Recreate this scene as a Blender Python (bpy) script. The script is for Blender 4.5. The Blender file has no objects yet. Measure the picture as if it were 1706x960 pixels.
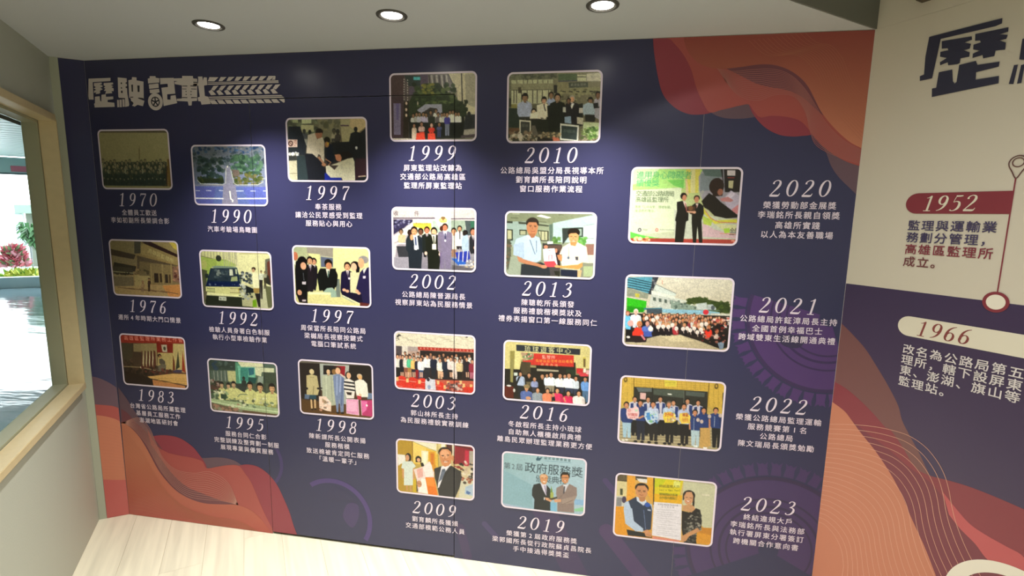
import bpy, bmesh, math, random
import numpy as np
from mathutils import Vector, Matrix
from mathutils.geometry import tessellate_polygon
S = bpy.context.scene
COL = S.collection
D = bpy.data

# ------------------------------------------------------------------ camera
cam = D.objects.new('camera', D.cameras.new('camera'))
COL.objects.link(cam)
YAW, PITCH, ROLL = -0.16567078, -0.14446225, 0.01821841
fw = Vector((math.sin(YAW)*math.cos(PITCH), math.cos(YAW)*math.cos(PITCH), math.sin(PITCH)))
rt = Vector((math.cos(YAW), -math.sin(YAW), 0)); up = rt.cross(fw)
r2 = rt*math.cos(ROLL) + up*math.sin(ROLL); u2 = -rt*math.sin(ROLL) + up*math.cos(ROLL)
cam.matrix_world = Matrix(((r2.x, u2.x, -fw.x, 2.33951), (r2.y, u2.y, -fw.y, -2.35779), (r2.z, u2.z, -fw.z, 1.8272), (0, 0, 0, 1)))
cam.data.sensor_width = 36; cam.data.lens = 36*828.935/1706
cam.data.clip_start = .02; cam.data.clip_end = 200
S.camera = cam

# ------------------------------------------------------------------ world, exposure
w = D.worlds.new('daylight'); S.world = w; w.use_nodes = True
bg = w.node_tree.nodes['Background']; bg.inputs[0].default_value = (.86, .95, 1, 1); bg.inputs[1].default_value = 6.5
S.view_settings.view_transform = 'Standard'; S.view_settings.look = 'None'
S.view_settings.exposure = 0.0; S.view_settings.gamma = 1; S.view_settings.use_curve_mapping = False
S.cycles.max_bounces = 8; S.cycles.diffuse_bounces = 5; S.cycles.sample_clamp_indirect = 6
S.cycles.use_denoising = True

def spot(loc, aim, power, size, blend, color=(1, .98, .94), rad=.03):
    l = D.lights.new('spot', 'SPOT'); l.energy = power; l.spot_size = math.radians(size); l.spot_blend = blend
    l.color = color; l.shadow_soft_size = rad
    o = D.objects.new('lamp_light', l); COL.objects.link(o); o.location = loc
    o.rotation_euler = (Vector(aim)-Vector(loc)).to_track_quat('-Z', 'Y').to_euler()
    return o

# ------------------------------------------------------------------ helpers
def lin(c):
    c = np.asarray(c, float)
    return np.where(c <= .04045, c/12.92, ((c+.055)/1.055)**2.4)
def hx(h): return np.array([int(h[i:i+2], 16)/255 for i in (0, 2, 4)])
MATS = {}
def mat(name, col, rough=.5, spec=.5, metal=0, emit=None, es=0, bump=0, bscale=40, var=0):
    if name in MATS: return MATS[name]
    m = D.materials.new(name); m.use_nodes = True; nt = m.node_tree; b = nt.nodes['Principled BSDF']
    c = lin(hx(col)) if isinstance(col, str) else np.array(col)
    b.inputs['Base Color'].default_value = (*c, 1); b.inputs['Roughness'].default_value = rough
    b.inputs['Specular IOR Level'].default_value = spec; b.inputs['Metallic'].default_value = metal
    if emit: b.inputs['Emission Color'].default_value = (*emit, 1); b.inputs['Emission Strength'].default_value = es
    if bump or var:
        tc = nt.nodes.new('ShaderNodeTexCoord'); n = nt.nodes.new('ShaderNodeTexNoise'); n.inputs['Scale'].default_value = bscale
        n.inputs['Detail'].default_value = 5
        nt.links.new(tc.outputs['Object'], n.inputs['Vector'])
        if bump:
            bp = nt.nodes.new('ShaderNodeBump'); bp.inputs['Strength'].default_value = bump; bp.inputs['Distance'].default_value = .01
            nt.links.new(n.outputs['Fac'], bp.inputs['Height']); nt.links.new(bp.outputs['Normal'], b.inputs['Normal'])
        if var:
            mx = nt.nodes.new('ShaderNodeMix'); mx.data_type = 'RGBA'
            mx.inputs[6].default_value = (*(c*(1-var)), 1); mx.inputs[7].default_value = (*np.minimum(1, c*(1+var)), 1)
            nt.links.new(n.outputs['Fac'], mx.inputs[0]); nt.links.new(mx.outputs[2], b.inputs['Base Color'])
    MATS[name] = m; return m
PRINT_R, PRINT_S = .32, .6
def fade(h1, h2, zlow, zhigh):
    # a printed colour gradient: h1 up to the height zlow, h2 from the height zhigh
    k = 'printed_fade_%s_%s' % (h1, h2)
    if k in MATS: return MATS[k]
    m = mat(k, h1, PRINT_R, PRINT_S); nt = m.node_tree; b = nt.nodes['Principled BSDF']
    gp = nt.nodes.new('ShaderNodeNewGeometry'); sx = nt.nodes.new('ShaderNodeSeparateXYZ'); mr = nt.nodes.new('ShaderNodeMapRange')
    mr.inputs[1].default_value = zlow; mr.inputs[2].default_value = zhigh; mx = nt.nodes.new('ShaderNodeMix'); mx.data_type = 'RGBA'
    mx.inputs[6].default_value = (*lin(hx(h1)), 1); mx.inputs[7].default_value = (*lin(hx(h2)), 1)
    nt.links.new(gp.outputs['Position'], sx.inputs[0]); nt.links.new(sx.outputs[2], mr.inputs[0]); nt.links.new(mr.outputs[0], mx.inputs[0]); nt.links.new(mx.outputs[2], b.inputs['Base Color'])
    return m
def ink(h): return mat('printed_ink_'+h, h, PRINT_R, PRINT_S, var=.05, bscale=3)

def link(name, me, parent=None, m=None):
    o = D.objects.new(name, me); COL.objects.link(o)
    if m is not None: me.materials.append(m)
    if parent is not None: o.parent = parent
    return o
def mesh(name, bm, m, parent=None):
    me = D.meshes.new(name); bm.normal_update(); bm.to_mesh(me); bm.free()
    return link(name, me, parent, m)
def raw(name, vs, fs, m, parent=None):
    me = D.meshes.new(name); me.from_pydata(vs, [], fs); me.update()
    return link(name, me, parent, m)
def tag(o, label=None, cat=None, group=None, kind=None):
    for k, v in (('label', label), ('category', cat), ('group', group), ('kind', kind)):
        if v: o[k] = v
    return o
def empty(name, loc, label=None, cat=None, group=None, kind=None):
    o = D.objects.new(name, None); COL.objects.link(o); o.empty_display_size = .05
    return tag(o, label, cat, group, kind)
def box(bm, lo, hi, M=None):
    v = [bm.verts.new((x, y, z)) for x in (lo[0], hi[0]) for y in (lo[1], hi[1]) for z in (lo[2], hi[2])]
    if M is not None:
        for a in v: a.co = M @ a.co
    for f in ((0, 1, 3, 2), (4, 6, 7, 5), (0, 4, 5, 1), (2, 3, 7, 6), (0, 2, 6, 4), (1, 5, 7, 3)): bm.faces.new([v[i] for i in f])
    return v
def boxo(name, lo, hi, m, parent=None, M=None, bevel=0):
    bm = bmesh.new(); box(bm, lo, hi, M)
    bmesh.ops.recalc_face_normals(bm, faces=bm.faces)
    if bevel: bmesh.ops.bevel(bm, geom=bm.edges[:], offset=bevel, segments=2, affect='EDGES')
    return mesh(name, bm, m, parent)
def prism(name, pts, z0, z1, m, parent=None):
    bm = bmesh.new(); a = [bm.verts.new((x, y, z0)) for x, y in pts]; b = [bm.verts.new((x, y, z1)) for x, y in pts]
    bm.faces.new(a); bm.faces.new(b[::-1])
    for i in range(len(pts)): j = (i+1) % len(pts); bm.faces.new((a[i], b[i], b[j], a[j]))
    bmesh.ops.recalc_face_normals(bm, faces=bm.faces); return mesh(name, bm, m, parent)

# wall frames: a local (a, z, h) = along the wall, up, out of the wall towards the room
RM = Vector((3.41678, 0, 0)); RA = math.radians(-54)
SM = Vector((-.373, 0, 0)); SA = math.atan2(-.06, -.09)
LM = Vector((-.486, -.094, 0)); LA = math.radians(-52.6)
def frame(org, ang, flip=1):
    d = Vector((math.cos(ang), math.sin(ang), 0)); n = Vector((math.sin(ang), -math.cos(ang), 0))*flip
    return Matrix(((d.x, n.x, 0, org.x), (d.y, n.y, 0, org.y), (0, 0, 1, 0), (0, 0, 0, 1)))
FM = frame(Vector((0, 0, 0)), 0)             # local x, y = out of the wall (towards -Y), z
FR = frame(RM, RA)
FS = frame(SM, SA, -1)
FL = frame(LM, LA, -1)
FRM = {'m': FM, 'r': FR, 's': FS, 'l': FL}

DX0, DX1, DZ = .5845, 1.656, 2.385           # flush door hidden in the mural
G = .0016
def cut_seams(bm):
    xs = [v.co.x for v in bm.verts]; zs = [v.co.z for v in bm.verts]
    if not xs: return
    x0, x1, z0, z1 = min(xs), max(xs), min(zs), max(zs)
    def bis(co, no):
        bmesh.ops.bisect_plane(bm, geom=bm.verts[:]+bm.edges[:]+bm.faces[:], plane_co=co, plane_no=no, dist=1e-6)
    hit = False
    for X, g, top in ((DX0, .0011, DZ), (DX1, G, DZ), (2.7787, .0006, 1.5)):
        if x0 < X < x1 and z0 < top:
            bis((X-g, 0, 0), (1, 0, 0)); bis((X+g, 0, 0), (1, 0, 0)); hit = True
            if z1 > top: bis((0, 0, top), (0, 0, 1))
    if z0 < DZ < z1 and x1 > DX0 and x0 < DX1:
        bis((0, 0, DZ-G), (0, 0, 1)); bis((0, 0, DZ+G), (0, 0, 1)); hit = True
        for X in (DX0, DX1):
            if x0 < X < x1: bis((X, 0, 0), (1, 0, 0))
    if z0 < .013 and x0 < DX1 and x1 > DX0: bis((0, 0, .013), (0, 0, 1)); hit = True
    if not hit: return
    dead = []
    for f in bm.faces:
        c = f.calc_center_median(); X, Z = c.x, c.z
        if (abs(X-DX0) < .0011 or abs(X-DX1) < G) and Z < DZ: dead.append(f)
        elif abs(X-2.7787) < .0006 and Z < 1.5: dead.append(f)
        elif abs(Z-DZ) < G and DX0 < X < DX1: dead.append(f)
        elif Z < .013 and DX0 < X < DX1: dead.append(f)
    bmesh.ops.delete(bm, geom=dead, context='FACES')

def flat(name, polys, h, m, parent, fr='m', cut=True):
    """polys: lists of (a, z) in metres, laid h metres in front of the wall FRM[fr]; one mesh"""
    bm = bmesh.new()
    for p in polys:
        p = [Vector((x, z, 0)) for x, z in p]
        tri = tessellate_polygon([p]); vs = [bm.verts.new((q.x, h, q.y)) for q in p]
        for t in tri:
            try: bm.faces.new([vs[i] for i in t])
            except ValueError: pass
    return fin(name, bm, m, parent, fr, cut)
def fin(name, bm, m, parent, fr='m', cut=True):
    if fr == 'm' and cut: cut_seams(bm)
    bmesh.ops.transform(bm, matrix=FRM[fr], verts=bm.verts)
    n = FRM[fr].to_3x3() @ Vector((0, 1, 0))
    bm.normal_update()
    for f in bm.faces:
        if f.normal.dot(n) < 0: f.normal_flip()
    return mesh(name, bm, m, parent)

def crom(p, n=6, closed=False):
    p = [np.array(q, float) for q in p]; N = len(p); o = []
    g = (lambda i: p[i % N]) if closed else (lambda i: p[max(0, min(N-1, i))])
    for i in range(N if closed else N-1):
        a, b, c, d = g(i-1), g(i), g(i+1), g(i+2)
        for k in range(n):
            t = k/n
            o.append(.5*(2*b+(c-a)*t+(2*a-5*b+4*c-d)*t*t+(3*b-a-3*c+d)*t**3))
    if not closed: o.append(p[-1])
    return o
def pairs(l, s=.001): return [(l[i]*s, l[i+1]*s) for i in range(0, len(l), 2)]
def circle(cx, cz, r, n=64, a0=0, a1=2*math.pi):
    return [(cx+r*math.cos(a0+(a1-a0)*i/n), cz+r*math.sin(a0+(a1-a0)*i/n)) for i in range(n+(0 if abs(a1-a0-2*math.pi) < 1e-6 else 1))]
def ribbon(p, wds):
    """quads of a variable-width stroke: list of quads"""
    p = [np.array(q, float) for q in p]; N = len(p); L = []; R = []
    for i in range(N):
        t = p[min(N-1, i+1)]-p[max(0, i-1)]; t = t/(np.hypot(*t)+1e-12); n = np.array([-t[1], t[0]])
        ww = wds[i] if hasattr(wds, '__len__') else wds
        L.append(p[i]+n*ww/2); R.append(p[i]-n*ww/2)
    return [[tuple(L[i]), tuple(L[i+1]), tuple(R[i+1]), tuple(R[i])] for i in range(N-1)]
def clipx(polys, x0, x1, z0=-9, z1=9):
    o = []
    for p in polys:
        for ax, lim, sg in ((0, x0, 1), (0, x1, -1), (1, z0, 1), (1, z1, -1)):
            q = []
            for i in range(len(p)):
                a, b = p[i], p[(i+1) % len(p)]; da, db = sg*(a[ax]-lim), sg*(b[ax]-lim)
                if da >= 0: q.append(a)
                if (da > 0 and db < 0) or (da < 0 and db > 0):
                    t = da/(da-db); q.append((a[0]+(b[0]-a[0])*t, a[1]+(b[1]-a[1])*t))
            p = q
            if len(p) < 3: break
        if len(p) >= 3: o.append(p)
    return o

# ------------------------------------------------------------------ glyphs from Blender's own font
GC = {}
def glyph(ch):
    k = ch
    if k not in GC:
        cu = D.curves.new('g', 'FONT'); cu.body = ch; cu.size = 1; cu.resolution_u = 3
        o = D.objects.new('g', cu); COL.objects.link(o)
        dg = bpy.context.evaluated_depsgraph_get(); me = o.evaluated_get(dg).to_mesh()
        vs = [(v.co.x, v.co.y) for v in me.vertices]; fs = [tuple(p.vertices) for p in me.polygons]
        o.evaluated_get(dg).to_mesh_clear(); D.objects.remove(o); D.curves.remove(cu)
        GC[k] = (vs, fs)
    return GC[k]
def _ref():
    v, _ = glyph('國'); xs = [a[0] for a in v]; ys = [a[1] for a in v]
    return (min(xs)+max(xs))/2, (min(ys)+max(ys))/2, max(ys)-min(ys)
RX, RY, RH = _ref()
def text_bm(bm, s, x0, pitch, zc, em, h, bold=.018):
    """characters in cells of width pitch starting at x0, centred on height zc; em = visible glyph height"""
    k = em/RH
    for i, ch in enumerate(s):
        if ch in ' 　': continue
        vs, fs = glyph(ch); c = x0+pitch*(i+.5); ox = RX
        if ord(ch) < 0x2E80:
            xs = [a[0] for a in vs]; ox = (min(xs)+max(xs))/2
        for n_, (ex, ey) in enumerate(((-bold, -bold), (bold, -bold), (-bold, bold), (bold, bold))):     # four slightly shifted copies make the stroke bold
            b = [bm.verts.new((c+(x-ox+ex)*k, h+n_*.00012, zc+(y-RY+ey)*k)) for x, y in vs]
            for f in fs:
                try: bm.faces.new([b[j] for j in f])
                except ValueError: pass
def text(name, s, x0, pitch, zc, em, h, m, parent, fr='m', bold=.018):
    bm = bmesh.new(); text_bm(bm, s, x0, pitch, zc, em, h, bold); return fin(name, bm, m, parent, fr)

# serif italic digits drawn as pen strokes: (x, y, width) in a 0..1 tall box, several strokes each
def _oval(cx, cy, rx, ry, tk, tn, a0=0, a1=360, n=28):
    o = []
    for i in range(n+1):
        a = math.radians(a0+(a1-a0)*i/n); o.append((cx+rx*math.cos(a), cy+ry*math.sin(a), tn+(tk-tn)*abs(math.cos(a))**1.3))
    return o
DG = {
'0': [_oval(.25, .5, .2, .46, .115, .04)],
'1': [[(.26, .0, .1), (.26, .5, .1), (.26, .93, .1)], [(.08, .84, .03), (.16, .86, .035), (.22, .91, .05), (.29, .97, .06)], [(.1, .02, .04), (.26, .02, .04), (.42, .02, .04)]],
'2': [[(.09, .74, .1), (.08, .82, .07), (.13, .91, .045), (.24, .96, .045), (.36, .89, .09), (.385, .73, .115), (.34, .57, .1), (.22, .35, .06), (.12, .18, .045), (.06, .05, .04)], [(.04, .055, .1), (.22, .055, .11), (.4, .055, .1), (.46, .1, .05), (.49, .2, .025)]],
'3': [[(.1, .82, .08), (.12, .9, .05), (.22, .96, .045), (.34, .89, .09), (.36, .76, .1), (.3, .62, .07), (.18, .54, .035)], [(.18, .54, .035), (.3, .52, .06), (.4, .42, .1), (.41, .25, .115), (.32, .08, .08), (.2, .02, .045), (.1, .05, .05), (.07, .13, .09)]],
'5': [[(.17, .93, .03), (.14, .75, .03), (.12, .56, .03)], [(.15, .93, .08), (.3, .93, .08), (.43, .95, .05)], [(.12, .55, .03), (.24, .6, .045), (.36, .54, .09), (.4, .36, .115), (.36, .16, .1), (.24, .04, .05), (.13, .03, .05), (.07, .09, .08)]],
'6': [[(.42, .95, .03), (.28, .88, .05), (.15, .7, .09), (.1, .45, .115), (.11, .25, .115)], _oval(.25, .29, .16, .26, .11, .04)],
'7': [[(.06, .92, .09), (.25, .92, .09), (.44, .92, .08)], [(.07, .93, .07), (.06, .85, .04), (.05, .77, .02)], [(.44, .91, .04), (.36, .7, .06), (.27, .45, .09), (.23, .2, .11), (.22, .02, .12)]],
'8': [_oval(.25, .74, .135, .21, .085, .04), _oval(.25, .27, .17, .25, .1, .045)],
'9': [_oval(.25, .69, .16, .265, .11, .04), [(.4, .73, .115), (.405, .5, .115), (.34, .26, .09), (.22, .1, .05), (.08, .03, .03)]]}
def digits(name, s, x0, x1, zc, hgt, h, m, parent, fr='m'):
    """digits whose left foot starts at x0 and whose right top ends at x1, each a mesh of its own"""
    sh = .2; wd = x1-x0-sh*hgt-.55*hgt; step = wd/(len(s)-1)
    for i, c in enumerate(s):
        ox = x0+step*i; bm = bmesh.new(); k = 0
        for st in DG[c]:
            q = crom([(a, b, t) for a, b, t in st], 4)
            pts = [(ox+(a[0]*1.2+sh*a[1])*hgt, zc+(a[1]-.5)*hgt) for a in q]
            for p in ribbon(pts, [a[2]*hgt*1.15 for a in q]): bm.faces.new([bm.verts.new((x, h+k*.0001, z)) for x, z in p])
            k += 1
        fin(name, bm, m, parent, fr)

# ------------------------------------------------------------------ painter for the printed photographs (1 px = 1 mm)
ink_rgb = hx
class Painter:
    def __init__(s, W, H, seed):
        s.W, s.H = int(W), int(H); s.a = np.zeros((s.H, s.W, 3)); s.r = random.Random(seed); s.np = np.random.RandomState(seed)
        s.k = 2; s.a = np.zeros((s.H*2, s.W*2, 3))
    def poly(s, c, l, al=1.0):
        k = s.k; x = np.array(l[0::2], float)*k; y = np.array(l[1::2], float)*k
        x0, x1 = max(0, int(x.min())), min(s.W*k-1, int(x.max())+1); y0, y1 = max(0, int(y.min())), min(s.H*k-1, int(y.max())+1)
        if x1 <= x0 or y1 <= y0: return
        gx, gy = np.meshgrid(np.arange(x0, x1+1)+.5, np.arange(y0, y1+1)+.5); ins = np.zeros(gx.shape, bool); n = len(x); j = n-1
        for i in range(n):
            if y[i] != y[j]:
                ins ^= ((y[i] > gy) != (y[j] > gy)) & (gx < (x[j]-x[i])*(gy-y[i])/(y[j]-y[i])+x[i])
            j = i
        sub = s.a[y0:y1+1, x0:x1+1]; sub[ins] = sub[ins]*(1-al)+np.asarray(c)*al
    def ell(s, c, cx, cy, rx, ry, al=1.0):
        k = s.k; cx, cy, rx, ry = cx*k, cy*k, max(.6, rx*k), max(.6, ry*k)
        x0, x1 = max(0, int(cx-rx)), min(s.W*k-1, int(cx+rx)+1); y0, y1 = max(0, int(cy-ry)), min(s.H*k-1, int(cy+ry)+1)
        if x1 <= x0 or y1 <= y0: return
        gx, gy = np.meshgrid(np.arange(x0, x1+1)+.5, np.arange(y0, y1+1)+.5); ins = ((gx-cx)/rx)**2+((gy-cy)/ry)**2 < 1
        sub = s.a[y0:y1+1, x0:x1+1]; sub[ins] = sub[ins]*(1-al)+np.asarray(c)*al
    def line(s, c, w, l):
        p = [(l[i], l[i+1]) for i in range(0, len(l), 2)]
        for qd in ribbon(p, w): s.poly(c, [v for q in qd for v in q])
        for x, y in p[1:-1]: s.ell(c, x, y, w/2, w/2)
    def bg(s, cs):
        u = np.linspace(0, 1, s.W*s.k)[None, :, None]; v = np.linspace(0, 1, s.H*s.k)[:, None, None]
        s.a[:] = (cs[0]*(1-u)+cs[1]*u)*(1-v)+(cs[2]*(1-u)+cs[3]*u)*v
    def person(s, x, y, hh, sw, wx, wy, bx, by, hair, skin, up_, dn, opt):
        f = lambda c, k: np.clip(c*k, 0, 1)
        s.poly(dn, [wx-sw*.72, wy-2, wx+sw*.72, wy-2, bx+sw*.62, by, bx+sw*.1, by, bx, wy+(by-wy)*.25, bx-sw*.1, by, bx-sw*.62, by])
        sy = y+hh*1.05
        s.poly(up_, [x-hh*.2, sy-hh*.1, x+hh*.2, sy-hh*.1, x+sw*.85, sy+hh*.12, x+sw, sy+hh*.5, wx+sw*.98, wy-(wy-sy)*.15, wx+sw*.7, wy, wx-sw*.7, wy, wx-sw*.98, wy-(wy-sy)*.15, x-sw, sy+hh*.5, x-sw*.85, sy+hh*.12])
        s.poly(f(up_, .84), [x+sw*.55, sy+hh*.3, x+sw, sy+hh*.5, wx+sw*.98, wy-(wy-sy)*.15, wx+sw*.62, wy-2], .7)
        s.poly(f(up_, 1.12), [x-sw*.6, sy+hh*.2, x-sw*.3, sy+hh*.15, wx-sw*.3, wy-4, wx-sw*.5, wy-4], .5)
        s.poly(f(skin, .85), [x-hh*.13, y+hh*.8, x+hh*.13, y+hh*.8, x+hh*.17, sy+hh*.12, x-hh*.17, sy+hh*.12])
        if 'j' in opt:
            s.poly(np.array([.85, .83, .82]), [x-hh*.17, sy-hh*.08, x+hh*.17, sy-hh*.08, x+hh*.05, sy+hh*.75]); s.line(np.array([.3, .22, .3]), hh*.08, [x, sy, x+1, sy+hh*.7])
        s.ell(hair, x, y+hh*.46, hh*.41, hh*.48)
        s.ell(skin, x, y+hh*.6, hh*.31, hh*.38)
        s.ell(f(skin, 1.12), x-hh*.06, y+hh*.56, hh*.16, hh*.2, .7)
        if 'b' in opt: s.poly(hair, [x-hh*.36, y+hh*.18, x+hh*.36, y+hh*.18, x+hh*.32, y+hh*.36, x-hh*.32, y+hh*.36])
        if hh > 11:
            for sg in (-1, 1): s.ell(f(skin, .45), x+sg*hh*.13, y+hh*.54, hh*.06, hh*.035)
            s.ell(f(skin, .6), x, y+hh*.8, hh*.1, hh*.03)
    def run(s, cmds):
        amp = .03
        gain = 1.0
        hx = lambda h: np.minimum(1, ink_rgb(h)*gain)
        for c in cmds:
            o = c[0]
            if o == 'K': gain = c[1]
            if o == 'P': s.poly(hx(c[1]), c[2])
            elif o == 'E': s.ell(hx(c[1]), *c[2:])
            elif o == 'L': s.line(hx(c[1]), c[2], c[3])
            elif o == 'B': s.bg([hx(h) for h in c[1:5]])
            elif o == 'N': amp = c[1]
            elif o == 'M': s.person(*c[1:9], *[hx(h) for h in c[9:13]], c[13])
            elif o == 'S':
                q = c[3]; cl = [hx(h) for h in c[2]]
                for _ in range(c[1]):
                    u, v = s.r.random(), s.r.random()
                    x = (q[0]*(1-u)+q[2]*u)*(1-v)+(q[6]*(1-u)+q[4]*u)*v; y = (q[1]*(1-u)+q[3]*u)*(1-v)+(q[7]*(1-u)+q[5]*u)*v
                    r = s.r.uniform(c[4], c[5]); s.ell(s.r.choice(cl), x, y, r, r*s.r.uniform(.5, 1), .8)
            elif o == 'T':
                _, col, t, x0, y0, x1, y1, em = c; n = len(t); L = math.hypot(x1-x0, y1-y0); a = math.atan2(y1-y0, x1-x0)
                asc = sum(ord(ch) < 0x2E80 for ch in t); cellw = L/n; kx = min(em, cellw*1.0)/RH if asc < n else em*.9/RH; ky = em/RH
                for i, ch in enumerate(t):
                    if ch in ' 　': continue
                    vs, fs = glyph(ch); xs = [q[0] for q in vs]; cx = (i+.5)*cellw
                    ox = (min(xs)+max(xs))/2 if ord(ch) < 0x2E80 else RX
                    kk = min(kx, ky) if ord(ch) >= 0x2E80 else ky*.8
                    P = [(cx+(x-ox)*kk, -(y-RY)*ky) for x, y in vs]
                    P = [(x0+x*math.cos(a)-y*math.sin(a), y0+x*math.sin(a)+y*math.cos(a)) for x, y in P]
                    for f in fs: s.poly(hx(col), [v for j in f for v in P[j]])
        a = s.a
        def blur(a, n):
            for ax in (0, 1):
                p = np.concatenate([np.repeat(np.take(a, [0], ax), n, ax), a, np.repeat(np.take(a, [-1], ax), n, ax)], ax)
                cs = np.cumsum(p, ax); z = np.zeros_like(np.take(cs, [0], ax)); cs = np.concatenate([z, cs], ax)
                m = 2*n+1; L = a.shape[ax]
                a = (np.take(cs, range(m, m+L), ax)-np.take(cs, range(0, L), ax))/m
            return a
        a = blur(a, 2)
        nz = 0
        for cell, am in ((3, 1.2), (10, .7), (40, .25)):
            g = s.np.randn(a.shape[0]//cell+2, a.shape[1]//cell+2, 1)
            g = np.repeat(np.repeat(g, cell, 0), cell, 1)[:a.shape[0], :a.shape[1]]; nz = nz+blur(g, max(1, cell//2))*am
        a = np.clip((a*(1+nz*amp)-.5)*1.16+.475, 0, 1)
        return a

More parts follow.
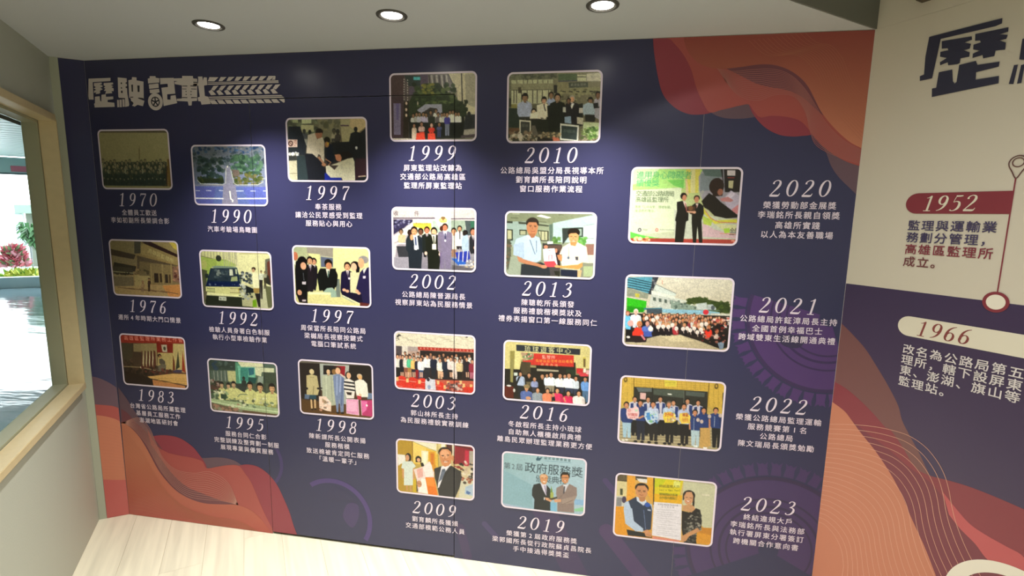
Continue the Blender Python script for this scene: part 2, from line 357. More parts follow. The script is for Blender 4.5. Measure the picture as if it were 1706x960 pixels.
PAINT = {
"1970":[["K",1.5],
["B","706a50","747056","6c664e","746e50"],
["P","4a4438",[1,-4,449,1,447,20,-1,16]],
["P","5a4a2c",[417,154,449,154,434,310,412,302]],
["P","4a3424",[393,191,416,191,408,298,376,298]],
["L","56503a",6.5,[248,154,252,99]],
["L","5a543e",2.8,[246,169,254,84]],
["P","343830",[7,170,413,169,401,294,-8,298]],
["P","2e3430",[42,221,406,220,399,292,33,295]],
["M",19,151,21.0,11.4,11,217,8,241,"3c3c30","645c48","6a6654","34382e",""],
["M",41,165,20.9,11.4,35,217,33,241,"3c3c30","645c48","34382e","34382e",""],
["M",66,160,20.9,11.4,60,217,57,241,"3c3c30","645c48","34382e","34382e",""],
["M",91,155,20.8,11.3,84,217,81,241,"3c3c30","645c48","6a6654","34382e",""],
["M",114,169,20.8,11.3,108,217,106,241,"3c3c30","645c48","34382e","34382e",""],
["M",138,164,20.7,11.3,132,217,130,241,"3c3c30","645c48","34382e","34382e",""],
["M",163,159,20.6,11.3,156,217,154,241,"3c3c30","645c48","6a6654","34382e",""],
["M",187,154,20.6,11.2,180,217,178,240,"3c3c30","645c48","34382e","34382e",""],
["M",209,169,20.5,11.2,204,217,202,240,"3c3c30","645c48","34382e","34382e",""],
["M",234,164,20.4,11.2,228,217,226,240,"3c3c30","645c48","6a6654","34382e",""],
["M",258,158,20.4,11.1,252,216,250,240,"3c3c30","645c48","34382e","34382e",""],
["M",282,153,20.3,11.1,276,216,273,240,"3c3c30","645c48","34382e","34382e",""],
["M",304,168,20.3,11.1,299,216,297,240,"3c3c30","645c48","6a6654","34382e",""],
["M",328,163,20.2,11.0,323,216,321,240,"3c3c30","645c48","34382e","34382e",""],
["M",352,158,20.1,11.0,346,216,344,240,"3c3c30","645c48","34382e","34382e",""],
["M",376,153,20.1,11.0,370,216,368,240,"3c3c30","645c48","6a6654","34382e",""],
["M",398,167,20.0,10.9,393,216,391,239,"3c3c30","645c48","34382e","34382e",""],
["M",28,173,23.8,14.3,21,233,17,265,"2c3028","6a624e","343a32","30342e",""],
["M",53,185,23.8,14.3,48,233,44,265,"2c3028","6a624e","6c6a58","30342e",""],
["M",81,181,23.7,14.2,75,233,71,265,"2c3028","6a624e","30362e","30342e",""],
["M",108,176,23.6,14.2,101,233,98,265,"2c3028","6a624e","44463a","30342e",""],
["M",133,188,23.5,14.1,128,233,124,265,"2c3028","6a624e","343a32","30342e",""],
["M",160,183,23.5,14.1,154,233,151,264,"2c3028","6a624e","6c6a58","30342e",""],
["M",186,179,23.4,14.0,181,233,177,264,"2c3028","6a624e","30362e","30342e",""],
["M",213,175,23.3,14.0,207,232,204,264,"2c3028","6a624e","44463a","30342e",""],
["M",238,186,23.2,14.0,233,232,230,264,"2c3028","6a624e","343a32","30342e",""],
["M",264,182,23.2,13.9,259,232,256,264,"2c3028","6a624e","6c6a58","30342e",""],
["M",291,177,23.1,13.9,285,232,282,264,"2c3028","6a624e","30362e","30342e",""],
["M",316,189,23.0,13.8,311,232,308,263,"2c3028","6a624e","44463a","30342e",""],
["M",342,184,23.0,13.8,337,232,334,263,"2c3028","6a624e","343a32","30342e",""],
["M",368,180,22.9,13.7,363,232,360,263,"2c3028","6a624e","6c6a58","30342e",""],
["M",394,176,22.8,13.7,389,232,386,263,"2c3028","6a624e","30362e","30342e",""],
["M",30,201,22.0,14.3,22,265,19,295,"282c28","5e5846","2e342e","2c302c",""],
["M",57,208,21.9,14.3,50,265,47,295,"282c28","5e5846","2e342e","2c302c",""],
["M",85,203,21.8,14.2,78,265,74,295,"282c28","5e5846","2e342e","2c302c",""],
["M",111,209,21.8,14.2,105,265,102,295,"282c28","5e5846","2e342e","2c302c",""],
["M",139,204,21.7,14.1,133,265,130,294,"282c28","5e5846","2e342e","2c302c",""],
["M",166,211,21.6,14.1,160,264,157,294,"282c28","5e5846","2e342e","2c302c",""],
["M",194,206,21.5,14.0,188,264,184,294,"282c28","5e5846","2e342e","2c302c",""],
["M",220,212,21.5,14.0,215,264,212,294,"282c28","5e5846","2e342e","2c302c",""],
["M",248,207,21.4,14.0,242,264,239,294,"282c28","5e5846","2e342e","2c302c",""],
["M",275,202,21.3,13.9,269,264,266,293,"282c28","5e5846","2e342e","2c302c",""],
["M",302,208,21.2,13.9,296,264,293,293,"282c28","5e5846","2e342e","2c302c",""],
["M",329,203,21.2,13.8,323,263,320,293,"282c28","5e5846","2e342e","2c302c",""],
["M",355,210,21.1,13.8,350,263,347,293,"282c28","5e5846","2e342e","2c302c",""],
["M",382,205,21.0,13.7,376,263,374,292,"282c28","5e5846","2e342e","2c302c",""],
["E","64604e",14,255,4.3,4.4],
["E","64604e",39,260,4.3,4.4],
["E","64604e",65,257,4.3,4.4],
["E","64604e",90,262,4.3,4.4],
["E","64604e",117,258,4.3,4.4],
["E","64604e",142,263,4.3,4.4],
["E","64604e",167,259,4.2,4.4],
["E","64604e",193,255,4.2,4.4],
["E","64604e",218,260,4.2,4.4],
["E","64604e",244,257,4.2,4.4],
["E","64604e",268,262,4.2,4.4],
["E","64604e",294,258,4.2,4.4],
["E","64604e",319,254,4.2,4.3],
["E","64604e",344,259,4.2,4.3],
["E","64604e",369,256,4.1,4.3],
["E","64604e",393,261,4.1,4.3],
["S",60,["2a2e28","343a30","3e3e32"],[3,221,406,220,399,290,-5,293],3.8,8.6],
["P","6c664c",[-1,295,436,296,434,318,6,318]],
["N",0.03]],
"1990":[["K",1.12],
["B","6a7078","70767a","6a7290","6e7696"],
["S",90,["3a5070","46607c","5a7090","8a8a90","38485c","2e4464"],[7,5,427,7,425,42,4,41],2.7,9.8],
["S",150,["48545c","3c484c","5a6468","6a7074","4a5a5c"],[9,41,429,42,424,124,2,125],5.3,15.1],
["P","747880",[136,53,175,53,192,125,122,117]],
["S",90,["3c4a48","34443c","445248","2e3c38"],[43,52,188,53,178,194,32,195],6.2,15.1],
["S",130,["3e5448","48604c","34483c","567058","5c7a60"],[232,57,403,57,398,147,225,147],6.1,15.6],
["S",70,["5a5e38","4c5430","44502e","6a6440"],[243,140,407,139,403,196,239,197],5.2,12.2],
["P","6a6058",[231,125,274,128,277,155,242,163]],
["P","343a2c",[25,171,180,171,183,194,45,196]],
["S",30,["2c3428","485030","3a4430"],[30,164,180,163,178,194,27,195],4.5,8.9],
["P","7c7c88",[197,109,224,109,238,208,432,209,427,306,0,312,4,203,186,203]],
["P","5c6894",[6,210,432,211,429,306,2,308]],
["P","7e7c8c",[178,201,248,201,258,308,161,310]],
["P","5a5e94",[3,214,132,217,108,303,5,304]],
["P","5a629a",[290,216,432,211,429,298,324,300]],
["L","b4b4a8",3.1,[24,179,45,199,177,202,191,193,199,117]],
["L","b4b4a8",3.0,[226,125,239,193,256,203,377,201,406,188,405,171,426,169]],
["L","b8bcc8",3.6,[11,234,37,235]],
["L","b8bcc8",3.6,[73,233,104,234]],
["L","b8bcc8",3.5,[149,232,175,233]],
["L","b8bcc8",3.9,[250,234,293,233]],
["L","b8bcc8",3.9,[332,233,362,233]],
["L","b8bcc8",3.9,[405,232,425,232]],
["L","ccccd0",6.3,[7,274,174,274]],
["L","ccccd0",6.1,[256,273,424,270]],
["L","dedcc8",7.0,[213,234,215,263,216,274,227,282,224,291]],
["L","cccab0",4.4,[209,106,207,115]],
["N",0.05]],
"1976":[["K",1.22],
["B","6e6450","8a7c4c","8a7658","a07a50"],
["P","7e7356",[4,8,171,6,177,79,-2,58]],
["P","4a4036",[8,54,167,83,150,114,9,88]],
["P","7c7056",[9,90,174,111,175,143,14,128]],
["P","3e3830",[23,128,165,147,153,176,8,173]],
["P","8a7c58",[207,5,441,5,435,79,234,10]],
["P","3c2a28",[207,5,262,6,431,73,429,89,233,22]],
["P","b0a050",[379,3,437,5,433,52,411,41]],
["P","8c7c56",[201,23,233,22,431,91,430,134,262,92,191,75]],
["T","b0a878","高雄區監理所",248,55,405,111,23.9],
["P","4e4a40",[166,6,207,5,200,74,159,76]],
["P","5c5040",[176,87,430,134,430,181,168,159]],
["P","6e6248",[187,118,264,124,256,244,177,207]],
["P","7a6c4e",[259,124,434,138,429,245,256,244]],
["L","8c7c58",7.3,[258,132,253,240]],
["L","8c7c58",7.3,[331,129,327,237]],
["L","8c7c58",7.2,[386,128,381,235]],
["P","3a3028",[274,181,301,181,299,232,272,233]],
["P","463a2e",[308,182,322,181,322,229,308,230]],
["P","3a3028",[342,185,360,185,360,232,341,232]],
["P","50402e",[367,186,378,185,376,231,365,231]],
["P","4a4438",[11,152,136,156,141,196,11,191]],
["L","8a8468",4.7,[8,181,143,186]],
["L","8a8468",3.8,[10,203,141,204]],
["S",24,["2e2c26","3a342c"],[12,187,129,182,128,195,10,199],3.3,6.6],
["P","6e6450",[7,209,140,208,139,261,3,262]],
["P","948660",[147,196,247,198,243,261,144,257]],
["S",14,["4c4434","6a5c44"],[154,168,246,164,244,188,151,192],3.7,9.3],
["P","7a6050",[394,139,438,146,435,229,390,222]],
["S",12,["562e2a","a07a60","4a2a28"],[393,143,438,142,431,225,386,227],4.5,10.8],
["P","94805c",[3,267,439,236,437,308,11,315]],
["P","a87a4c",[320,249,439,236,437,308,360,312]],
["L","6a5440",4.3,[31,269,142,277]],
["L","6a5440",4.2,[101,271,211,280]],
["L","6a5440",4.2,[170,273,280,284]],
["L","6a5440",4.2,[240,275,348,287]],
["L","6a5440",4.1,[308,277,416,291]],
["M",239,208,15.7,10.1,236,245,232,285,"2a2420","8a6a50","4c3a34","3c3028",""],
["M",197,222,18.5,12.0,192,263,190,287,"7a6a5a","8a6a50","8a7458","7a6450",""],
["N",0.05]],
"1992":[["K",1.02],
["B","c8c890","d8d6a0","8c9078","b8b48c"],
["L","8e8c78",3.6,[15,6,14,53]],
["L","8e8c78",3.6,[34,6,32,53]],
["L","8e8c78",3.5,[53,5,51,52]],
["L","8e8c78",3.5,[71,4,70,52]],
["L","8e8c78",3.5,[90,4,88,51]],
["L","8e8c78",3.5,[108,3,107,50]],
["L","8e8c78",3.5,[127,3,125,50]],
["L","8e8c78",3.5,[145,2,144,49]],
["L","8e8c78",3.5,[164,2,162,49]],
["L","8e8c78",3.5,[182,1,181,48]],
["L","8e8c78",3.5,[200,1,199,47]],
["L","8e8c78",3.5,[219,0,217,47]],
["P","9aac5c",[4,34,78,47,158,49,234,81,71,91,38,172,1,181]],
["P","a6b868",[105,50,200,63,199,87,102,90]],
["E","a8ac68",25,79,17.9,23.9],
["P","d2d0a0",[222,6,427,0,417,180,209,189]],
["L","a8a68c",3.9,[152,8,148,84]],
["L","a8a68c",3.9,[164,8,161,84]],
["L","a8a68c",3.9,[176,7,173,84]],
["L","a8a68c",3.9,[188,7,185,83]],
["L","a8a68c",3.9,[201,6,198,83]],
["L","a8a68c",3.9,[213,6,210,82]],
["L","a8a68c",3.9,[225,6,222,82]],
["L","a49c6c",3.5,[243,16,414,10]],
["L","747054",3.1,[4,34,81,47]],
["E","3c4038",116,44,16.7,16.6],
["P","565a40",[3,105,42,112,14,301,0,254]],
["P","5a5c48",[2,173,34,164,24,228,2,229]],
["P","707060",[391,41,425,32,426,180,385,150]],
["P","6a4438",[401,56,421,44,420,172,402,145]],
["P","3a3a34",[378,119,407,126,417,180,384,166]],
["P","b8b898",[357,182,426,180,423,302,349,305]],
["P","6a6c50",[383,181,425,187,423,298,393,299]],
["P","7c8c7c",[71,91,98,84,216,86,224,93,231,125,248,132,246,163,235,187]],
["P","283848",[63,99,222,93,237,164,244,193,26,200,38,164]],
["P","38424a",[74,101,215,95,224,164,43,163]],
["S",30,["2c3840","5c6868","48545a","8a9288"],[83,106,171,103,167,159,79,162],4.4,11.6],
["P","c4c8b0",[176,101,195,100,197,134,175,135]],
["P","9aa478",[186,142,221,137,222,162,180,166]],
["P","b0b898",[211,98,222,99,222,125,213,125]],
["P","1e2c4e",[38,172,236,170,244,193,26,199]],
["S",8,["6a7484","46527a"],[42,172,228,164,227,188,40,196],3.6,7.2],
["P","343c3a",[28,130,48,129,44,154,26,152]],
["P","343a3a",[231,129,257,126,255,151,235,152]],
["P","cccc90",[26,200,243,196,236,248,23,245]],
["P","3e3e3c",[33,206,38,228,60,227,64,211]],
["P","b8bc84",[35,208,79,208,80,230,31,228]],
["L","6c6c50",2.7,[35,210,79,209,80,229,33,227]],
["P","c0a84c",[221,202,243,203,239,227,224,228]],
["P","c8c490",[173,204,221,204,219,228,171,226]],
["L","7a744c",2.7,[173,204,239,204,237,227,171,227]],
["P","dcdca8",[24,232,241,239,238,249,23,245]],
["P","34382c",[18,249,240,249,241,299,19,297]],
["P","c4c8b4",[103,251,147,252,146,273,101,272]],
["T","50584c","BB-300",106,263,142,263,13.8],
["P","3c3e30",[1,294,306,299,306,311,17,313]],
["S",50,["c4c8b8","3c4240","5e6860","9aa09a","2c3234","243040"],[236,117,314,114,305,256,226,259],5.2,12.2],
["P","7aa030",[304,264,327,255,328,298,302,300]],
["P","6a6450",[11,221,33,228,20,277,3,270]],
["E","3a2c24",321,94,12.1,10.2],
["E","b89878",319,102,8.6,9.4],
["P","dedcb4",[314,114,336,111,352,128,352,194,313,200,309,153]],
["L","a88868",6.1,[312,208,347,208]],
["P","9c8450",[313,196,352,196,346,222,316,224]],
["P","342e2c",[320,225,350,224,348,299,337,298]],
["M",364,100,14.6,13.7,361,151,355,253,"4a4438","a08868","c4c8b4","3c3836",""],
["M",387,103,14.5,10.3,385,138,382,197,"4a4838","8a7a60","9a9c84","4a4638",""],
["P","2c3030",[270,186,313,200,311,220,268,226]],
["N",0.04]],
"1983":[["K",1.15],
["B","5c4a3c","7a5440","3c3028","5a4434"],
["P","8c3a2e",[2,4,427,-1,428,36,1,57]],
["T","d89888","高雄區監理所業務工作會",27,27,416,17,25.3],
["P","4e4638",[10,58,88,57,68,198,4,199]],
["P","837658",[90,57,242,46,241,98,87,104]],
["P","4e4034",[85,106,146,104,137,193,74,190]],
["P","8c7e5c",[142,54,242,48,236,203,133,194]],
["P","a89868",[246,99,344,95,334,196,236,203]],
["P","5c3a30",[141,92,147,100,143,201,127,200]],
["P","5c3a30",[161,91,168,98,164,200,146,199]],
["P","5c3a30",[181,90,188,97,185,198,164,198]],
["P","5c3a30",[201,88,209,96,206,197,182,196]],
["P","5c3a30",[220,87,230,94,227,195,200,195]],
["P","b0a888",[149,96,152,136,142,193,139,169]],
["P","b0a888",[170,94,173,134,163,192,160,168]],
["P","b0a888",[191,93,194,133,184,190,181,166]],
["P","b0a888",[212,92,215,132,205,189,202,165]],
["P","7a3228",[242,42,349,41,344,95,241,100]],
["P","a8a08c",[272,52,308,50,308,93,277,93]],
["E","504a3c",292,73,8.0,11.3],
["P","b0a070",[349,41,423,39,418,206,334,196]],
["P","3c4032",[378,81,380,176,352,194,363,146]],
["P","6a3424",[343,107,350,146,348,195,334,196]],
["P","8c3c28",[407,79,415,206,392,196]],
["E","2c2420",256,117,11.7,11.3],
["E","9a7454",258,121,7.2,7.3],
["P","5a544a",[251,137,269,132,288,147,289,163,265,172,249,161]],
["P","6a6456",[238,178,266,164,293,166,288,215,235,207]],
["S",80,["2c241e","3a3028","50403a","342a22"],[3,203,237,186,232,239,-3,257],5.6,14.0],
["P","32261e",[2,219,194,254,195,295,2,298]],
["S",30,["3a3028","4c3e34","5e4a3c"],[13,157,78,153,74,190,9,194],5.6,12.1],
["L","8a7a5e",4.7,[9,196,128,194,235,207]],
["E","d8c8a8",126,194,4.6,4.9],
["E","5a3430",137,193,11.0,8.2],
["S",26,["3e2c28","6a3c34","4a3830"],[150,205,335,192,333,216,147,229],4.6,10.1],
["P","4c4458",[334,200,362,190,397,191,386,208,338,209]],
["P","c09c64",[163,246,333,216,421,213,423,274,416,278,212,257,181,255]],
["P","b07c50",[194,261,424,286,422,306,199,299]],
["L","a8844c",3.2,[231,252,419,242]],
["L","a8844c",3.2,[230,262,418,256]],
["L","a8844c",3.2,[229,273,416,269]],
["E","3c3024",411,289,6.2,8.2],
["N",0.04]],
"1995":[["K",1.05],
["B","46564e","586a60","5c6a50","8a9068"],
["P","3e4a44",[9,10,181,6,178,57,13,65]],
["S",30,["46524a","5c6c68","3a4642","34485c"],[17,15,177,4,174,53,13,65],6.3,18.0],
["L","606c66",7.2,[26,72,26,134]],
["L","8a9088",7.2,[38,71,38,133]],
["L","606c66",7.2,[49,70,49,132]],
["L","8a9088",7.2,[61,70,61,131]],
["L","606c66",7.2,[73,69,73,130]],
["L","8a9088",7.2,[84,68,84,129]],
["L","606c66",7.1,[96,67,96,129]],
["L","8a9088",7.1,[107,66,107,128]],
["L","606c66",7.1,[119,65,119,127]],
["P","b8b888",[122,65,173,64,173,131,124,126]],
["P","5c9078",[174,13,207,11,194,138,172,135]],
["P","78b49c",[188,32,297,33,291,130,194,138]],
["P","386c78",[253,40,288,37,286,74,255,84]],
["P","d4d4b0",[190,10,342,5,344,29,210,37]],
["P","48887c",[205,41,253,40,248,117,200,121]],
["P","2c5450",[250,93,302,93,291,130,247,134]],
["P","c8ccac",[293,33,409,31,407,55,334,58,328,83,294,77]],
["P","4a5446",[343,57,424,56,425,120,343,122]],
["P","94a094",[311,84,341,82,334,127,304,125]],
["P","3c4438",[8,127,62,131,66,189,7,202]],
["S",40,["5c4038","3c3a30","744840","a89890","545c48"],[11,127,67,123,61,197,5,202],5.4,12.7],
["P","3e4640",[172,135,239,130,231,184,174,180]],
["M",221,91,22.0,15.0,219,132,218,148,"2c3430","3c4038","343c38","343c38",""],
["P","545c4c",[274,127,425,120,426,185,269,197]],
["M",81,131,35.8,23.3,73,230,73,238,"2c2824","b89c7c","c6c68a","c6c68a","b"],
["M",123,133,35.7,21.4,116,226,115,235,"2c2824","b89c7c","c6c68a","c6c68a","b"],
["M",156,122,38.2,39.0,149,224,148,232,"2c2824","b89c7c","c6c68a","c6c68a","b"],
["P","c6c68a",[106,194,175,164,226,184,223,226,108,231]],
["M",256,117,45.5,35.1,247,249,246,265,"2a2420","c09a74","c6c68a","a8a868","b"],
["M",318,118,51.3,41.7,310,243,309,260,"2a2420","c09a74","c6c68a","a8a868","b"],
["M",390,117,52.5,41.4,383,237,382,254,"2a2420","c09a74","c6c68a","a8a868","b"],
["S",40,["dcdcc0","4c6044","8aa080","b8b8a0","506050"],[8,185,116,176,112,231,4,240],4.5,10.9],
["P","3c5040",[70,201,110,206,103,231,72,230]],
["P","a4b48c",[9,235,205,244,422,259,424,295,202,286,7,256]],
["S",40,["dcdcc0","6a7c64","40483c","b8b898","8a9c78"],[109,223,416,198,413,255,104,281],4.5,10.8],
["L","5c7060",4.0,[176,213,190,197,226,193,239,196]],
["L","c8d4b0",5.5,[8,252,203,269,421,279]],
["P","706050",[7,260,202,286,200,307,17,310]],
["P","6a5844",[202,286,420,292,419,308,200,307]],
["S",14,["a88470","8a9078"],[20,268,195,253,192,295,17,310],7.3,15.5],
["N",0.05]],
"1997a":[["K",1.3],
["B","4c5046","8a7e60","30302e","3a2c2e"],
["S",50,["3c4038","5c6250","6a705c","484c42"],[15,5,180,7,177,87,10,86],5.8,16.7],
["P","8a9070",[39,7,69,7,68,25,39,23]],
["P","a0a484",[89,6,141,6,140,28,88,29]],
["P","9a9878",[84,35,152,36,153,68,82,71]],
["P","6c6a58",[180,7,293,8,290,117,175,116]],
["S",30,["50503e","747058","5a5a4c"],[180,10,293,12,292,59,178,58],6.5,16.3],
["P","8c866a",[297,10,429,8,430,46,384,78,342,121,302,121,296,44]],
["P","a09070",[346,9,429,8,428,46,384,74,345,45]],
["L","4c3c48",6.5,[296,40,339,41]],
["P","25272a",[241,120,338,117,348,77,388,81,428,49,426,301,365,305,344,198,263,183]],
["L","6a5c48",4.8,[388,80,426,51]],
["M",375,47,23.9,24.7,373,132,373,136,"202224","202224","232628","222426",""],
["M",100,55,20.7,17.4,97,101,96,138,"24262a","40403c","4c5054","2e3032",""],
["M",130,59,20.6,12.4,129,94,128,123,"26282a","2e2e2c","2c2e30","2c2e30",""],
["P","84847c",[83,101,114,103,113,135,88,131]],
["M",260,53,24.3,16.2,258,102,257,117,"2e302e","4a4438","8a8470","3c3c3a",""],
["M",280,57,24.2,16.2,278,113,277,121,"2c2e2e","38342e","403c38","2c2c2c",""],
["P","2a2e34",[13,41,79,42,108,134,98,183,56,183,54,303,109,303,115,183,10,175]],
["P","30383a",[54,183,110,183,109,303,52,303]],
["P","b09c90",[10,104,61,105,59,142,8,142]],
["E","48302c",23,124,13.4,14.2],
["E","a89488",23,124,8.0,8.6],
["L","48302c",3.4,[15,115,31,133]],
["S",6,["8a5048"],[45,110,55,110,54,138,43,138],2.1,3.8],
["P","2c3032",[8,143,60,144,59,164,7,164]],
["S",20,["b4b4a8","d0d0c4","8a8a80"],[15,168,61,168,60,183,14,183],4.2,7.6],
["P","908c78",[8,209,53,207,52,303,5,307]],
["L","5c5848",2.1,[7,272,52,271]],
["P","343634",[9,188,47,188,46,207,8,207]],
["P","282a2e",[201,146,265,139,278,213,220,228,206,183]],
["P","1e2430",[221,117,249,132,254,213,213,213]],
["E","26241f",221,109,17.2,16.2],
["E","8c6a4c",220,130,10.6,14.0],
["P","a88a38",[220,122,232,120,229,133,221,134]],
["E","28221e",181,69,20.5,16.9],
["P","8a6450",[159,74,198,73,193,98,170,103,160,91]],
["P","a8a090",[119,83,157,74,168,105,197,94,206,117,202,213,192,220,183,183,173,176,164,194,140,175,107,172]],
["L","8c8474",2.9,[178,146,181,168]],
["P","8c6c58",[166,192,177,187,204,220,208,231,192,224]],
["P","23242a",[98,175,140,175,188,216,211,257,205,302,111,303]],
["P","26307a",[202,269,235,265,292,291,292,304,201,304]],
["E","8c6850",200,228,12.4,7.5],
["L","8c6850",5.8,[209,200,237,216,224,231]],
["P","262220",[259,176,329,161,356,183,335,213,263,198]],
["E","9a6850",280,194,16.3,17.0],
["P","a87860",[259,179,292,178,291,213,270,209]],
["P","26221f",[288,176,333,172,352,198,303,205]],
["P","b0ac98",[237,231,270,220,328,198,356,194,364,213,365,305,300,307,292,291,234,291,211,269,210,235,228,231,256,253,278,231]],
["P","3a2a30",[368,198,428,198,426,279,365,301]],
["L","a89884",4.9,[382,285,422,282]],
["E","a8a8a8",376,147,6.4,7.3],
["N",0.04]],
"1997b":[["K",1.08],
["B","8c9478","cac494","c0ba84","b8b488"],
["P","8a8478",[83,9,230,5,228,57,86,49]],
["P","c8c490",[230,5,426,1,425,177,239,200,225,122]],
["P","bebe88",[86,40,157,43,147,235,124,236,129,118,102,61]],
["P","5c6272",[159,53,228,59,226,107,159,109]],
["L","a8a890",4.2,[159,53,228,59]],
["P","6c746c",[240,167,261,168,262,262,237,263]],
["E","a86a50",17,57,14.5,21.9],
["P","c8c4b0",[7,79,18,83,15,102,7,99]],
["M",121,63,37.8,18.5,114,221,114,233,"241c1c","b08468","26222a","26222a","j"],
["M",98,56,43.8,29.5,90,234,90,242,"241c1a","b08868","2a2428","2a2428","j"],
["P","1e1c1c",[18,87,42,66,64,57,80,73,84,112,79,214,75,286,31,300,12,257,12,130]],
["E","1c1818",54,85,26.3,28.2],
["E","c09478",60,107,16.2,19.6],
["L","7a8088",2.1,[58,144,60,183]],
["P","b4acb0",[49,190,71,189,70,204,49,204]],
["E","b88c70",32,248,12.9,14.4],
["M",202,68,51.6,49.1,197,217,196,237,"26201c","b07c5c","1e1e1a","1e1e1a","j"],
["P","1e1e1c",[134,153,154,117,242,114,238,169,222,216,145,235]],
["P","c8c4b0",[186,118,209,117,201,151,195,163]],
["L","486058",6.7,[200,127,197,159]],
["E","26201c",200,86,20.9,19.4],
["E","b07c5c",203,102,16.7,17.9],
["M",305,78,45.2,37.0,300,244,300,252,"30241e","b88c6c","26203a","26203a","j"],
["P","c2be98",[320,131,374,121,369,164,346,234,317,236]],
["E","201a20",348,95,25.4,21.6],
["P","201a20",[350,91,374,102,370,129,353,131]],
["E","d0a88c",341,103,15.6,20.8],
["E","8a8684",394,64,27.6,19.9],
["E","c49c78",381,82,17.1,26.1],
["P","302a4a",[374,129,392,111,423,100,426,301,377,299,351,211]],
["P","c8c4bc",[390,115,415,100,394,136]],
["P","c8c0c8",[389,147,404,146,403,159,389,160]],
["P","c8c0c8",[308,157,319,157,318,168,308,168]],
["P","241e34",[263,230,379,241,385,295,328,274,271,249]],
["E","c49c80",284,223,10.0,7.8],
["E","c49c80",301,229,10.0,7.8],
["E","c49c80",354,226,9.9,7.8],
["E","c49c80",364,237,9.9,7.8],
["P","8ca090",[168,238,188,218,218,214,238,231,241,263,203,266]],
["P","c4be88",[81,242,208,240,209,268,279,261,304,262,369,292,369,306,81,308]],
["P","d4d0a4",[81,242,208,241,208,252,83,255]],
["P","a4aa90",[273,251,344,289,328,288,273,261]],
["L","dcdab4",3.8,[271,251,369,292]],
["P","2a2224",[16,261,46,263,75,286,76,304,27,300]],
["P","b4a8a8",[45,285,67,284,66,294,45,295]],
["P","603430",[369,284,423,289,422,303,369,304]],
["N",0.035]],
"1998":[["K",1.08],
["B","3a302c","342a28","54402c","6a4c34"],
["P","6c665c",[5,8,426,-2,426,10,9,20]],
["P","a0a49c",[127,18,296,15,270,232,219,237,128,161]],
["P","2a2428",[147,25,209,23,203,74,146,76]],
["P","8c2430",[209,23,274,22,268,81,241,79,209,41]],
["P","2e2628",[209,25,226,24,220,69,204,66]],
["P","2c2422",[298,15,422,12,422,155,302,156]],
["P","302624",[9,22,125,18,125,228,4,221]],
["P","607088",[33,194,62,196,56,221,30,221]],
["P","6c7c94",[393,159,422,159,422,191,392,194]],
["P","74542c",[124,253,344,284,343,304,130,307]],
["P","5c4428",[12,229,270,232,268,282,13,304]],
["E","c8b890",79,66,13.8,14.8],
["P","b4a880",[47,89,77,81,109,87,119,162,109,194,44,197]],
["L","7c7054",3.5,[88,144,81,194]],
["L","8a7e5c",2.6,[66,96,92,98]],
["P","34505c",[62,196,100,195,99,218,60,220]],
["L","c8ac84",9.6,[69,222,71,274]],
["L","c8ac84",9.6,[91,220,91,270]],
["E","2c201c",73,278,7.0,5.0],
["E","2c201c",91,274,7.0,5.0],
["E","2a2428",44,162,9.6,6.7],
["E","2a2428",115,157,9.5,5.8],
["E","2a2428",132,154,9.5,4.1],
["M",175,39,34.0,12.8,173,84,173,92,"221e1e","c8a888","a4a894","a4a894",""],
["P","a8ac98",[137,83,199,78,204,164,214,241,184,248,135,198]],
["L","b8bca8",6.0,[161,85,159,225]],
["L","8c9084",3.4,[190,83,193,230]],
["M",175,39,35.7,4.3,173,80,173,82,"221e1e","c8a888","a4a894","a4a894",""],
["E","8a6a44",208,57,12.7,14.7],
["E","4a3424",231,41,17.7,14.6],
["E","d0a888",230,51,14.4,17.9],
["P","7884a0",[201,78,225,68,242,67,266,77,261,167,256,275,238,280,233,202,224,282,215,282,205,155]],
["L","98a4c0",5.9,[224,80,220,187]],
["L","5c6888",5.1,[258,86,244,243]],
["L","a0a8c4",5.1,[245,79,238,169]],
["E","201a1a",223,285,10.3,5.0],
["E","201a1a",248,284,10.3,5.0],
["L","c4b4a8",9.3,[242,67,270,85]],
["P","dcc4b4",[115,200,156,198,185,231,183,281,157,279,115,266]],
["P","a89074",[134,210,159,225,154,242,133,231]],
["S",16,["c89888","e0d4cc","7c6c60","b8a898"],[121,207,177,203,175,273,119,278],3.5,9.5],
["E","201a1a",290,72,18.5,22.7],
["E","d0a888",291,72,12.6,17.0],
["P","d8d0c8",[266,98,291,88,320,102,325,146,317,196,275,199,260,135]],
["P","2a2a30",[263,104,324,107,326,117,262,113]],
["P","2a2a30",[263,123,323,126,325,136,262,132]],
["P","2a2a30",[262,143,323,147,325,156,261,152]],
["P","3c302c",[274,164,306,164,303,180,280,178]],
["E","b8a48c",352,71,15.0,13.7],
["E","c8a070",355,79,11.7,13.7],
["P","d8d4c8",[324,101,349,89,374,90,393,108,398,157,397,183,334,186,327,146]],
["P","b03c4c",[334,178,359,180,359,200,338,200]],
["L","d0b08c",9.2,[347,169,360,176]],
["P","d090b0",[273,203,342,200,344,288,271,284]],
["P","dca8c0",[279,211,334,211,332,268,277,269]],
["L","e0c8d4",3.4,[274,204,341,201,342,287,272,283,274,204]],
["P","b04470",[355,203,423,197,423,289,359,287]],
["P","d070a0",[359,206,392,206,387,255,363,274]],
["L","e0b8c8",3.4,[356,203,360,286]],
["E","e8e0e0",389,229,5.0,6.6],
["N",0.03]],
"1999":[["K",1.35],
["B","4a4246","9a9480","3c3838","6c6a60"],
["P","4a3e3e",[6,5,76,11,73,108,6,103]],
["P","44383c",[6,107,69,108,70,295,7,298]],
["P","6a6478",[20,137,58,138,54,283,20,283]],
["P","5c5474",[33,137,49,138,44,214,34,214]],
["P","38403e",[76,11,156,13,156,65,98,60]],
